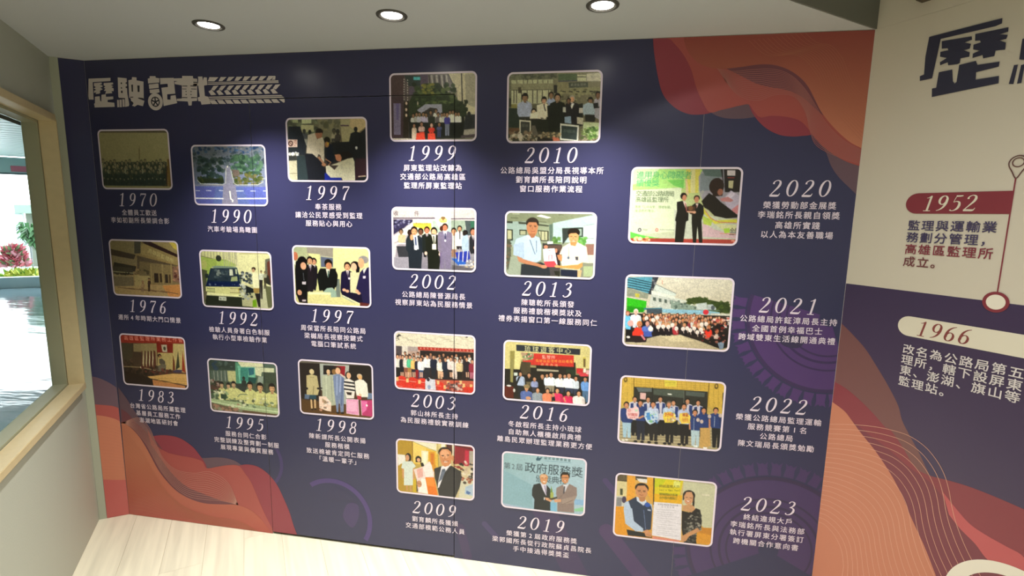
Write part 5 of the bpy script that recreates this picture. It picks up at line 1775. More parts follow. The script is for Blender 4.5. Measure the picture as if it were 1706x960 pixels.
["T","a85ca0","3Q",223,207,253,205,19.3],
["S",8,["88b878","c8a0c0","e8e4e0"],[239,170,263,168,266,208,242,210],3.2,5.6],
["P","e8cc64",[283,169,315,162,334,180,332,215,294,220,281,197]],
["T","a03c34","專業",296,176,323,175,17.4],
["T","c87c3c","服務",297,200,325,199,19.2],
["N",0.035]],
"2023":[["K",1.0],
["B","dca850","c8c8b0","d8983c","c8a048"],
["P","d4c89c",[7,45,59,44,58,121,9,126]],
["P","544c3c",[8,11,55,7,56,44,10,44]],
["L","8c7c5c",2.5,[14,13,14,42]],
["L","8c7c5c",2.5,[21,12,22,41]],
["L","8c7c5c",2.5,[29,11,29,40]],
["L","8c7c5c",2.5,[36,10,37,39]],
["L","8c7c5c",2.5,[43,10,44,39]],
["L","8c7c5c",2.5,[51,9,51,38]],
["P","4c5038",[25,84,38,82,39,117,27,117]],
["P","c8c8c4",[9,124,58,123,57,175,9,181]],
["E","4c405c",47,140,10.7,18.1],
["P","8c8c90",[11,131,36,130,36,176,11,179]],
["P","d8982c",[7,181,63,177,69,330,10,324]],
["P","e0a444",[55,6,95,4,98,138,61,143]],
["P","544c44",[95,6,150,4,151,29,97,30]],
["P","dcd8d4",[100,21,151,20,152,40,117,39]],
["P","e0a840",[150,4,180,6,189,150,157,95]],
["P","3c3420",[180,7,187,6,191,150,187,150]],
["P","c8c8ac",[322,7,476,5,473,236,430,241,324,129]],
["P","b8b498",[322,7,476,8,473,21,430,15,322,14]],
["P","d8d4c0",[410,66,445,66,446,75,411,74]],
["P","c88c38",[403,240,468,241,470,277,397,268]],
["P","d89c3c",[401,268,468,277,468,327,401,327]],
["P","26282c",[67,298,152,305,190,319,191,328,75,329]],
["P","b8c8e0",[52,153,82,136,109,119,132,153,180,147,186,173,184,210,167,276,156,296,140,302,89,286,57,253,47,190]],
["P","34425c",[68,144,105,117,140,161,155,136,177,156,184,182,184,283,168,289,152,296,96,257,91,203]],
["P","ccd4e4",[105,117,122,122,133,143,151,128,156,141,142,160,109,139]],
["P","b4c4dc",[51,190,88,181,100,248,147,283,148,299,111,302,59,267]],
["L","7c8cb4",2.5,[144,183,159,286]],
["E","3c60b0",160,154,13.8,11.7],
["L","c8d0e4",4.1,[162,181,178,183]],
["T","ccd4e4","服務",162,180,178,179,8.1],
["P","c89470",[150,294,168,285,187,305,188,324,161,323]],
["L","a87050",2.1,[165,313,186,315]],
["E","28201e",129,69,32.5,26.8],
["P","c8946c",[99,80,110,58,143,54,158,73,157,100,150,116,134,123,114,119,102,102]],
["P","b8845c",[116,118,148,114,147,137,123,140]],
["L","3c2820",2.4,[110,84,124,82]],
["L","3c2820",2.4,[134,83,148,82]],
["L","3c2820",2.0,[113,89,122,88]],
["L","3c2820",2.0,[136,88,147,87]],
["L","9c5444",2.9,[119,104,129,107,139,103]],
["L","a87050",2.4,[129,87,127,98]],
["P","d8c830",[187,6,321,5,319,19,309,91,192,134]],
["P","e0b02c",[189,92,321,85,320,130,191,135]],
["P","c4c828",[187,7,244,5,223,43,188,60]],
["P","e0e080",[277,15,308,13,307,47,275,46]],
["T","6c6428","終結違規大戶",210,49,306,43,15.1],
["T","4c4c20","Let’s Get You!",212,69,311,60,11.6],
["T","5c6428","雙機關聯合簽署",213,91,299,87,13.4],
["T","5c6428","合作意向書簽訂",214,109,298,104,13.4],
["T","6c6c34","113年",257,16,312,14,8.8],
["P","e0dce4",[190,134,321,130,330,323,190,314]],
["T","8c8894","屏東監理站與行政執行署",209,145,305,141,8.1],
["T","8c8894","合作意向書",225,156,289,152,7.2],
["L","a8a4b0",1.2,[204,173,312,168]],
["L","a8a4b0",1.2,[205,184,297,181]],
["L","a8a4b0",1.2,[205,195,282,194]],
["L","a8a4b0",1.2,[206,206,314,201]],
["L","a8a4b0",1.2,[207,216,299,215]],
["L","a8a4b0",1.2,[205,227,284,228]],
["L","a8a4b0",1.2,[205,238,317,235]],
["L","a8a4b0",1.2,[206,249,301,248]],
["L","a8a4b0",1.2,[207,260,286,262]],
["L","a8a4b0",1.2,[207,271,319,269]],
["L","a8a4b0",1.2,[208,282,304,282]],
["L","a8a4b0",1.2,[209,293,288,295]],
["L","a8a4b0",1.2,[209,304,321,302]],
["P","2a262a",[324,165,358,170,388,144,408,150,420,207,419,252,392,260,403,331,345,334,328,255]],
["S",90,["8c8c84","2a2a2c","5c5c58","a8a498","3c3c3c"],[335,173,413,163,420,261,341,271],3.2,8.0],
["S",60,["8c8c84","2a2a2c","5c5c58","3c3c3c"],[340,262,396,255,401,327,345,334],3.2,7.2],
["P","2a262a",[326,167,358,172,374,168,349,207,330,227]],
["P","c89c74",[324,138,348,131,375,127,385,149,370,168,330,164]],
["P","c89870",[373,267,403,245,416,261,367,295,352,324,333,331,331,300]],
["E","28201e",352,81,28.4,26.5],
["P","28201e",[364,71,378,87,380,136,372,132]],
["P","28201e",[324,80,336,70,330,106,325,111]],
["P","d0a07c",[329,88,339,65,363,62,372,83,372,110,363,127,350,133,335,123]],
["L","3c2820",2.0,[337,94,346,92]],
["L","3c2820",2.0,[355,93,366,94]],
["P","f0e4dc",[340,110,360,110,355,116,345,116]],
["L","a84c44",2.4,[338,110,350,117,361,110]],
["L","b88464",2.0,[349,95,347,105]],
["N",0.025],
["P","d89080",[194,318,328,323,317,334,195,332]]]}
RECT = {"1970":[-332.0,106.6,1930.0,2244.7],"1990":[231.7,662.1,1851.7,2162.2],"1976":[-328.9,111.1,1342.5,1658.9],"1992":[236.1,663.9,1304.4,1617.0],"1983":[-320.5,107.3,820.2,1125.2],"1995":[237.1,665.9,706.0,1015.9],"1998":[788.8,1217.5,740.7,1047.6],"1997a":[781.1,1216.0,1977.6,2290.2],"1997b":[785.2,1216.8,1344.6,1656.1],"1999":[1333.0,1764.1,2171.3,2486.7],"2010":[1905.7,2337.3,2160.7,2475.6],"2002":[1333.5,1765.6,1548.3,1860.1],"2013":[1905.8,2338.3,1535.6,1849.1],"2003":[1335.9,1766.4,923.5,1233.3],"2016":[1908.1,2340.3,910.9,1220.7],"2009":[1337.3,1767.0,343.5,651.8],"2019":[1908.9,2339.8,327.9,637.9],"2020":[2482.3,2958.2,1711.7,2054.8],"2021":[2480.2,2960.8,1224.5,1567.8],"2022":[2480.4,2961.5,738.4,1081.3],"2023":[2481.5,2958.3,242.8,582.8]}
CAPS = {"1970":["全體員工歡送","李如初副所長榮調合影"],"1990":["汽車考驗場鳥瞰圖"],"1976":["遷所4年時期大門口情景"],"1992":["檢驗人員身著白色制服","執行小型車檢驗作業"],"1983":["台灣省公路局所屬監理","基層員工服務工作","澎湖地區研討會"],"1995":["服務台同仁合影","完整訓練及整齊劃一制服","展現專業與優質服務"],"1998":["陳新課所長公開表揚","服務楷模","致送棉被肯定同仁服務","「溫暖一輩子」"],"1997a":["奉茶服務","讓洽公民眾感受到監理","服務貼心與用心"],"1997b":["周保當所長陪同公路局","梁樾局長視察按鍵式","電腦口筆試系統"],"1999":["屏東監理站改隸為","交通部公路局高雄區","監理所屏東監理站"],"2010":["公路總局吳盟分局長視導本所","劉育麟所長陪同說明","窗口服務作業流程"],"2002":["公路總局陳晉源局長","視察屏東站為民服務情景"],"2013":["陳聰乾所長頒發","服務禮貌楷模獎狀及","禮券表揚窗口第一線服務同仁"],"2003":["郭山林所長主持","為民服務禮貌實務訓練"],"2016":["冬啟程所長主持小琉球","自助無人櫃檯啟用典禮","離島民眾辦理監理業務更方便"],"2009":["劉育麟所長獲頒","交通部模範公務人員"],"2019":["榮獲第2屆政府服務獎","梁郭國所長從行政院蘇貞昌院長","手中接過得獎獎盃"],"2020":["榮獲勞動部金展獎","李瑞銘所長親自領獎","高雄所實踐","以人為本友善職場"],"2021":["公路總局許鉦漳局長主持","全國首例幸福巴士","跨域雙東生活線開通典禮"],"2022":["榮獲公路總局監理運輸","服務競賽第1名","公路總局","陳文瑞局長頒獎勉勵"],"2023":["終結違規大戶","李瑞銘所長與法務部","執行署屏東分署簽訂","跨機關合作意向書"]}

# ------------------------------------------------------------------ materials
NAVY = '36365a'
M_navy = mat('mural_navy', NAVY, PRINT_R, PRINT_S, var=.05, bscale=1.2)
M_white = mat('print_white', 'f0e2f2', PRINT_R, PRINT_S)
M_title = mat('title_white', 'e8dcd8', PRINT_R, PRINT_S)
M_dark = mat('print_dark', '2a2834', PRINT_R, PRINT_S)
M_cream = mat('mural_cream', 'dcd3c2', .55, .35, var=.03, bscale=2)
M_wall = mat('painted_wall_grey', 'b9bcae', .75, .3, bump=.08, bscale=120)
M_return = mat('painted_return', 'b2b6a4', .75, .3, bump=.08, bscale=120)
M_ceil = mat('ceiling_paint', 'c6cacb', .85, .2, bump=.05, bscale=90)
M_fascia = mat('fascia_paint', '74746c', .8, .2)
M_gap = mat('shadow_gap', '3a3824', .9, .1)
M_board = mat('wall_core', 'd8d0c4', .8, .2)
M_wood = mat('pale_pine', 'd2c096', .45, .4, bump=.05, bscale=30, var=.08)
M_alu = mat('window_sash_paint', 'a4a488', .5, .4)
M_steel = mat('lamp_trim_metal', '5c5a54', .45, .5, .3)
M_refl = mat('lamp_reflector', '7c766c', .4, .5, .2)
M_lens = mat('lamp_lens_glow', 'ffffff', .4, .3, emit=(1, .97, .9), es=14)

# ------------------------------------------------------------------ structure
def P2(F, a, h): v = F @ Vector((a, h, 0)); return (v.x, v.y)
# ceiling: a low triangular part over the mural, its fascia, and the higher ceiling over the corridor
H, HH = 2.6, 3.12
FA = (3.41678, 0); fd = Vector((-.8, -.606)).normalized()
FB = (FA[0]+fd.x*4.2, FA[1]+fd.y*4.2)
back = 5.6
lw = [P2(FL, 0, 0), P2(FL, back, 0)]; rw = [P2(FR, 0, 0), P2(FR, back, 0)]
ceil = empty('ceiling', (0, 0, 0)); tag(ceil, kind='structure')
prism('ceiling_slab', [(-.75, .15), (3.43, .15), (FA[0]-.002, .001), FB, P2(FL, 2.25, -.3), P2(FL, 0, -.3)], H, H+.06, M_ceil, ceil)
FF = frame(Vector((FA[0], FA[1], 0)), math.atan2(fd.y, fd.x), -1)
boxo('fascia', (-.05, .0005, H), (4.25, .006, HH+.05), M_fascia, ceil, FF)
prism('upper_slab', [P2(FR, -.3, -.3), P2(FR, back+.3, -.3), P2(FL, back+.3, -.3), P2(FL, 1.9, -.3)], HH, HH+.06, M_ceil, ceil)

# floor of pale planks along the corridor
M_planks = []
def plank_mat(i, c):
    m = D.materials.new('pale_oak_%d' % i); m.use_nodes = True; nt = m.node_tree; b = nt.nodes['Principled BSDF']; b.inputs['Roughness'].default_value = .38
    b.inputs['Specular IOR Level'].default_value = .45
    tc = nt.nodes.new('ShaderNodeTexCoord'); mp = nt.nodes.new('ShaderNodeMapping'); mp.inputs['Scale'].default_value = (.8, 12, 1)
    mp.inputs['Rotation'].default_value = (0, 0, 0); mp.inputs['Location'].default_value = (i*3.7, i*1.3, 0)
    n = nt.nodes.new('ShaderNodeTexNoise'); n.inputs['Scale'].default_value = 1.6; n.inputs['Detail'].default_value = 7; n.inputs['Distortion'].default_value = .35
    cr = nt.nodes.new('ShaderNodeValToRGB'); e = cr.color_ramp.elements
    c = lin(hx(c)); e[0].position = .3; e[0].color = (*(c*.86), 1); e[1].position = .62; e[1].color = (*np.minimum(1, c*1.06), 1)
    nt.links.new(tc.outputs['Object'], mp.inputs[0]); nt.links.new(mp.outputs[0], n.inputs['Vector']); nt.links.new(n.outputs['Fac'], cr.inputs[0]); nt.links.new(cr.outputs[0], b.inputs['Base Color'])
    return m
for i, c in enumerate(('e2dcc4', 'e2dcc4', 'e2dcc4')): M_planks.append(plank_mat(i, c))
floor = empty('floor', (0, 0, 0)); tag(floor, kind='structure')
M_joint = mat('plank_joint', 'c4b894', .7, .2)
fl = prism('subfloor', [P2(FL, -.35, -.1), (-.47, .12), (3.44, .12), P2(FR, back, .02), P2(FL, back, 0)], -.03, -.004, M_joint, floor)
rnd = random.Random(5)
PW, PL_ = .19, 1.25
plank_me = {}
Frot = frame(LM, LA, -1)
for r in range(-2, 19):
    off = rnd.random()*PL_
    for c in range(-4, 5):
        a0 = c*PL_+off; h0 = r*PW; g = .0005
        quad = [(a0+g, h0+g), (a0+PL_-g, h0+g), (a0+PL_-g, h0+PW-g), (a0+g, h0+PW-g)]
        # keep planks inside the room: clip against the mural wall, the left wall and the right wall
        def clip(poly, f):
            q = []
            for i in range(len(poly)):
                A, B = poly[i], poly[(i+1) % len(poly)]; da, db = f(A), f(B)
                if da >= 0: q.append(A)
                if (da > 0) != (db > 0) and abs(da-db) > 1e-9: t = da/(da-db); q.append((A[0]+(B[0]-A[0])*t, A[1]+(B[1]-A[1])*t))
            return q
        W_ = lambda p: Frot @ Vector((p[0], p[1], 0))
        poly = clip(quad, lambda p: p[1]-.0)
        if len(poly) > 2: poly = clip(poly, lambda p: p[0]+.021 if W_(p).x < -.37 else 1)
        if len(poly) > 2: poly = clip(poly, lambda p: .011-W_(p).y)
        if len(poly) > 2: poly = clip(poly, lambda p: (FR.inverted() @ W_(p)).y-.0)
        if len(poly) < 3: continue
        if max(p[0] for p in poly)-min(p[0] for p in poly) < .01: continue
        bm = bmesh.new(); vt = [bm.verts.new((p[0], p[1], 0)) for p in poly]; vb = [bm.verts.new((p[0], p[1], -.004)) for p in poly]
        try:
            bm.faces.new(vt)
            for i in range(len(vt)): j = (i+1) % len(vt); bm.faces.new((vt[i], vb[i], vb[j], vt[j]))
        except ValueError: pass
        bmesh.ops.recalc_face_normals(bm, faces=bm.faces)
        o = mesh('plank', bm, M_planks[(r*5+c*7+rnd.randrange(3)) % 3], floor); o.matrix_world = Frot

# back wall core behind the mural, with the flush door
wb = empty('wall_back', (0, 0, 0)); tag(wb, kind='structure')
XL, XRR = -.3731, 3.4178
def wbox(n, x0, x1, z0, z1, m=M_board, y0=.0015, y1=.04, p=wb): return boxo(n, (x0, y0, z0), (x1, y1, z1), m, p)
wbox('wall_panel', XL, DX0-.004, 0, H); wbox('wall_panel', DX1+.004, XRR, 0, H); wbox('wall_panel', DX0-.004, DX1+.004, DZ+.004, H)
boxo('wall_core', (XL, .0405, 0), (XRR, .09, H), M_gap, wb)
dr = empty('door_1', (DX0, 0, 0)); tag(dr, kind='structure')
boxo('door_leaf', (DX0+.0025, .0015, .013), (DX1-.0025, .036, DZ-.003), M_gap, dr)
# stub wall closing the corner: printed return plus a sliver of painted return
ws = empty('wall_return', (0, 0, 0)); tag(ws, kind='structure')
boxo('return_panel', (0, -.04, 0), (.109, -.0015, H), M_board, ws, FS)
boxo('return_edge', (.1095, -.04, 0), (.146, -.0005, H), M_return, ws, FS)
# right wall
wr = empty('wall_right', (0, 0, 0)); tag(wr, kind='structure')
boxo('wall_body', (0.0, -.1, 0), (back, -.0012, HH), M_board, wr, FR)
boxo('wall_end', (-.5, -.2, 0), (-.001, -.0999, HH), M_board, wr, FR)
# back end of the corridor, behind the camera
we = tag(boxo('wall_far', (back, -.1, 0), (back+.1, 3.4, HH), M_wall, None, FL), kind='structure')

# left wall with the window opening
W0, W1, Z0, Z1 = .078, 2.5, .868, 2.262      # clear opening along the wall and in height
wl = empty('wall_left', (0, 0, 0)); tag(wl, kind='structure')
bm = bmesh.new()
for lo, hi in (((-.4, -.104, 0), (-.01, -.06, HH)), ((-.03, -.105, 0), (back, 0, Z0-.004)), ((-.03, -.105, Z1+.012), (back, 0, HH)), ((-.03, -.105, Z0-.004), (W0-.012, 0, Z1+.012)), ((W1+.02, -.105, Z0-.004), (back, 0, Z1+.012))):
    box(bm, lo, hi, FL)
bmesh.ops.recalc_face_normals(bm, faces=bm.faces); mesh('wall_body', bm, M_wall, wl)
win = empty('window_1', (0, 0, 0)); tag(win, kind='structure')
boxo('jamb_board', (W0-.012, -.045, Z0-.004), (W0, .026, Z1+.012), M_wood, win, FL, .0015)
boxo('jamb_board', (W1, -.045, Z0-.004), (W1+.02, .026, Z1+.012), M_wood, win, FL, .0015)
boxo('head_board', (W0, -.045, Z1), (W1, .026, Z1+.035), M_wood, win, FL, .0015)
boxo('window_sill', (W0-.012, -.045, Z0-.034), (W1+.02, .028, Z0), M_wood, win, FL, .002)
for n, lo, hi in (('sash_jamb', (W0+.002, -.107, Z0+.0005), (W0+.012, -.0455, Z1-.0005)), ('sash_jamb', (W1-.04, -.107, Z0+.0005), (W1-.002, -.0455, Z1-.0005)), ('sash_head', (W0+.012, -.107, Z1-.014), (W1-.04, -.0455, Z1-.0005)), ('sash_sill', (W0+.012, -.107, Z0+.0005), (W1-.04, -.0455, Z0+.01))):
    boxo(n, lo, hi, M_alu, win, FL)
boxo('bead', (W0+.012, -.112, Z1-.034), (W1-.04, -.1075, Z1-.016), mat('dark_seal', '4a4c50', .5), win, FL)
g = D.materials.new('window_glass'); g.use_nodes = True; gn = g.node_tree; gn.nodes.remove(gn.nodes['Principled BSDF'])
g1 = gn.nodes.new('ShaderNodeBsdfTransparent'); g1.inputs[0].default_value = (.93, .98, .96, 1); g2 = gn.nodes.new('ShaderNodeBsdfGlossy'); g2.inputs['Roughness'].default_value = 0
gm = gn.nodes.new('ShaderNodeMixShader'); gm.inputs[0].default_value = .05
gn.links.new(g1.outputs[0], gm.inputs[1]); gn.links.new(g2.outputs[0], gm.inputs[2]); gn.links.new(gm.outputs[0], gn.nodes['Material Output'].inputs[0])
raw('window_pane', [FL @ Vector(v) for v in ((W0+.012, -.1, Z0+.01), (W1-.04, -.1, Z0+.01), (W1-.04, -.1, Z1-.015), (W0+.012, -.1, Z1-.015))], [(0, 1, 2, 3)], g, win)

# ------------------------------------------------------------------ the hall beyond the window (local frame: a along the left wall, h negative = outside)
FO = FL
hall = empty('hall_floor', (0, 0, 0)); tag(hall, kind='structure')
mf = D.materials.new('polished_hall_floor'); mf.use_nodes = True; nt = mf.node_tree; b = nt.nodes['Principled BSDF']
b.inputs['Base Color'].default_value = (*lin(hx('6e8088')), 1); b.inputs['Roughness'].default_value = .09; b.inputs['Specular IOR Level'].default_value = 1.0
tc = nt.nodes.new('ShaderNodeTexCoord'); mp = nt.nodes.new('ShaderNodeMapping'); mp.inputs['Scale'].default_value = (1.1, 3.2, 1); n = nt.nodes.new('ShaderNodeTexNoise'); n.inputs['Scale'].default_value = 1.0; n.inputs['Detail'].default_value = 3
bp = nt.nodes.new('ShaderNodeBump'); bp.inputs['Strength'].default_value = .12; bp.inputs['Distance'].default_value = .08
nt.links.new(tc.outputs['Object'], mp.inputs[0]); nt.links.new(mp.outputs[0], n.inputs['Vector']); nt.links.new(n.outputs['Fac'], bp.inputs['Height']); nt.links.new(bp.outputs['Normal'], b.inputs['Normal'])
EA, EH = -11.7, -13.5
boxo('hall_slab', (EA, EH, -.1), (6, -.12, -.002), mf, hall, FO)
hc = empty('hall_ceiling', (0, 0, 0)); tag(hc, kind='structure')
M_hc = mat('hall_ceiling_panel', 'e4f2f2', .35, .5); M_teal = mat('hall_beam_paint', 'b0c8c4', .6, .3); M_hw = mat('hall_wall_paint', 'c8d0c8', .6, .3)
boxo('hall_ceiling_slab', (EA, EH, 2.96), (6, -.12, 3.05), mat('hall_ceiling_void', '2c3438', .8), hc, FO)
sp = .3; k = 0; x = EA+.1
first = None
while x < -.5:
    if first is None:
        first = boxo('ceiling_strip', (0, EH+.1, 2.92), (sp-.045, -.2, 2.9595), M_hc, hc); first.matrix_world = FO @ Matrix.Translation((x, 0, 0))
    else:
        o = first.copy(); COL.objects.link(o); o.parent = hc; o.matrix_world = FO @ Matrix.Translation((x, 0, 0))
    x += sp
he = empty('wall_hall', (0, 0, 0)); tag(he, kind='structure')
boxo('hall_beam', (EA-.1, EH, 2.57), (EA+.1, -.12, 2.9), M_teal, he, FO)
boxo('hall_kerb', (EA-.1, EH, 0), (EA+.1, -.12, .24), mat('hall_kerb_paint', 'c8d4d8', .5), he, FO)
boxo('hall_sash_rail', (EA+.02, EH, 2.53), (EA+.06, -.12, 2.5695), mat('dark_rail', '5c6c70', .5), he, FO)
boxo('hall_side', (EA-.1, EH-.1, 0), (6, EH, 3.85), M_hw, he, FO)
boxo('hall_end', (6, EH, 0), (6.1, -.12, 3.85), M_hw, he, FO)
boxo('hall_near', (EA-.1, -.12, 0), (-.27, -.11, 3.85), M_hw, he, FO)
terrace = tag(boxo('terrace_ground', (EA-7, EH, -.02), (EA-.11, 3, .02), mat('terrace_paving', 'b0b4ac', .8), None, FO), kind='structure')

# camera ray in the hall frame, for placing far objects at their real spots
FOi = FO.inverted(); CL = FOi @ Vector((2.33951, -2.35779, 1.8272))
def far(px, py, a):
    d = FOi.to_3x3() @ (r2*((px-853)/828.935)+u2*((480-py)/828.935)+fw); t = (a-CL.x)/d.x; p = CL+d*t
    return p.y, p.z
def leafy(name, cx, cy, z0, rx, rz, n, cols, seed, label, cat, lw_=.09, stem=True):
    t = empty(name, (0, 0, 0), label, cat); R = random.Random(seed); bms = [bmesh.new() for _ in cols]
    for i in range(n):
        a = R.uniform(0, 6.28); rr = math.sqrt(R.random()); z = R.random()
        p = Vector((cx+rx*.6*rr*math.cos(a), cy+rx*rr*math.sin(a)*(1-.5*z), z0+rz*z)); d = Vector((R.uniform(-1, 1), R.uniform(-1, 1), R.uniform(.2, 1.2))).normalized()
        s_ = d.cross(Vector((R.random(), R.random(), .3))).normalized()*lw_*.35; bm = bms[i % len(cols)]
        v = [bm.verts.new(FO @ q) for q in (p, p+d*lw_*.8+s_, p+d*lw_*1.8, p+d*lw_*.8-s_)]; bm.faces.new(v)
    for i, bm in enumerate(bms):
        o = mesh('foliage', bm, mat('leaf_'+cols[i], cols[i], .6), t); o['kind'] = 'stuff'
    if stem: boxo('stem', (cx-.02, cy-.02, .021), (cx+.02, cy+.02, z0+rz*.6), mat('stem_brown', '6a5a40', .8), t, FO)
    return t
xa = EA-2.3
y0, zt = far(22, 415, xa); y1, zb = far(22, 466, xa); ww = abs(far(5, 440, xa)[0]-far(42, 440, xa)[0])
leafy('flowering_shrub', xa, y0, .25, ww*.55, zt-.25, 700, ['c06470', 'b04c5c', 'd090a0', '6c8058'], 3, 'red flowering shrub outside beyond the hall floor', 'shrub', .12)
xb = EA-.95; yy, _ = far(38, 460, xb); zt = far(38, 452, xb)[1]
leafy('low_shrub', xb, yy, .05, .5, .16, 260, ['a0a82c', '6c9430', 'b8b84c'], 4, 'low yellow-green shrub in front of the planters', 'shrub', .11)
# booth with two tall planters
xc = EA-4.6
ya, zA = far(29, 341, xc); yb_, _ = far(75, 341, xc)
bo = empty('garden_booth', (0, 0, 0), 'pale green booth with a white post beyond the hall', 'booth')
lo_, hi_ = min(ya, yb_), max(ya, yb_)
boxo('booth_wall', (xc-.6, lo_, .02), (xc-.5, hi_, zA-.25), mat('booth_wall_paint', '787c70', .7), bo, FO)
boxo('booth_roof', (xc-.7, lo_-.05, zA-.25), (xc+.1, hi_, zA), mat('booth_roof_paint', '8ca494', .6), bo, FO)
yp, _ = far(37, 400, xc); boxo('post', (xc-.06, yp-.09, .02), (xc+.06, yp+.09, zA-.2505), mat('post_white', 'b4c4c8', .5), bo, FO)
def lathe(name, prof, loc, m, parent, n=20):
    bm = bmesh.new(); rings = []
    for r, z in prof: rings.append([bm.verts.new(FO @ Vector((loc[0]+r*math.cos(6.2832*i/n), loc[1]+r*math.sin(6.2832*i/n), z))) for i in range(n)])
    for A, B in zip(rings, rings[1:]):
        for i in range(n): j = (i+1) % n; bm.faces.new((A[i], A[j], B[j], B[i]))
    bmesh.ops.recalc_face_normals(bm, faces=bm.faces); return mesh(name, bm, m, parent)
for px, pw, lab in ((50.5, 3.0, 'tall grey planter with a green palm, nearer the white post'), (64, 2.8, 'tall grey planter half hidden by the window frame')):
    xp = xc+(.7 if px < 60 else 1.6); yc, zt2 = far(px, 408 if px < 60 else 418, xp); r_ = abs(far(px-pw, 400, xp)[0]-yc)
    t = empty('planter', (0, 0, 0), lab, 'planter', 'tall planters by the booth')
    lathe('pot', [(r_*.7, .02), (r_, zt2), (r_*.85, zt2), (r_*.8, zt2-.1), (.01, zt2-.1)], (xp, yc), mat('pot_grey', '74787c', .6), t)
    R = random.Random(px); bm = bmesh.new()
    for i in range(70):
        a = R.uniform(0, 6.28); p = Vector((xp, yc, zt2-.1)); q = p+Vector((math.cos(a)*.15, math.sin(a)*.2, R.uniform(.3, .75))); e = q+Vector((math.cos(a)*.12, math.sin(a)*.2, -.15)); s_ = Vector((-math.sin(a), math.cos(a), 0))*.05
        v = [bm.verts.new(FO @ c) for c in (p, q+s_, e, q-s_)]; bm.faces.new(v)
    o = mesh('palm_leaves', bm, mat('leaf_palm', '2c5c2c', .6), t); o['kind'] = 'stuff'
# red banner on the beam
yl, zt3 = far(17, 276, EA+.13); yr, zb3 = far(50, 287, EA+.13)
bn = empty('banner', (0, 0, 0), 'small red banner hanging on the teal beam of the hall', 'banner')
ylo, yhi = min(yl, yr), max(yl, yr)
boxo('cloth', (EA+.105, ylo, zb3), (EA+.12, yhi, zt3), mat('banner_red', 'c86c7c', .7), bn, FO)

# ------------------------------------------------------------------ downlights
def ring(bm, prof, n=40):
    rs = [[bm.verts.new((r*math.cos(2*math.pi*i/n), r*math.sin(2*math.pi*i/n), z)) for i in range(n)] for r, z in prof]
    for A, B in zip(rs, rs[1:]):
        for i in range(n): j = (i+1) % n; bm.faces.new((A[i], A[j], B[j], B[i]))
    bmesh.ops.recalc_face_normals(bm, faces=bm.faces)
    return rs
def downlight(loc, label, tilt, power, group='recessed ceiling downlights', size=112, blend=.55, rad=.03):
    t = empty('downlight', loc, label, 'downlight', group); t.location = loc
    bm = bmesh.new(); ring(bm, [(.047, -.001), (.047, -.005), (.052, -.007), (.060, -.004), (.061, -.0006)]); mesh('trim_ring', bm, M_steel, t)
    bm = bmesh.new(); rs = ring(bm, [(.0465, -.004), (.041, -.0014), (.0405, -.0008)]); mesh('reflector', bm, M_refl, t)
    bm = bmesh.new(); vs = [bm.verts.new((.041*math.cos(2*math.pi*i/32), .041*math.sin(2*math.pi*i/32), -.0012)) for i in range(32)]
    bm.faces.new(vs[::-1]); mesh('lens', bm, M_lens, t)
    sp_ = spot((loc[0], loc[1], loc[2]-.012), (loc[0]+tilt[0], loc[1]+tilt[1], loc[2]-1), power, size, blend, rad=rad)
    return t
L1 = [((.69, -.37, H), 'first downlight from the left, above the 1990 photograph'), ((1.508, -.375, H), 'middle downlight over the mural, above the hidden door'), ((2.326, -.37, H), 'third downlight, above the 2010 photograph, near the fascia')]
for i, (l, s_) in enumerate(L1): downlight(l, s_, (0, .0), 155, size=96, blend=1)

# ------------------------------------------------------------------ the big mural
mu = empty('wall_mural', (0, 0, 0), 'dark navy timeline mural with red and orange waves covering the back wall', 'mural')
def rect_sheet(name, x0, x1, z0, z1, m, parent, fr='m', h=.0):
    n = 2; return flat(name, [[(x0, z0), (x1, z0), (x1, z1), (x0, z1)]], h, m, parent, fr, cut=False)
rect_sheet('mural_sheet', XL+.0005, DX0-.0011, .0008, DZ+G, M_navy, mu)
rect_sheet('mural_sheet', XL+.0005, 2.7781, DZ+G, H-.002, M_navy, mu)
rect_sheet('mural_sheet', DX1+G, 2.7781, .0008, DZ+G, M_navy, mu)
rect_sheet('mural_sheet', 2.7793, XRR-.0015, .0008, H-.002, M_navy, mu)
rect_sheet('door_sheet', DX0+.0011, DX1-G, .013, DZ-G, M_navy, mu)
rect_sheet('return_sheet', .0005, .1085, .0008, H-.002, M_navy, mu, 's')
STEP = .00022
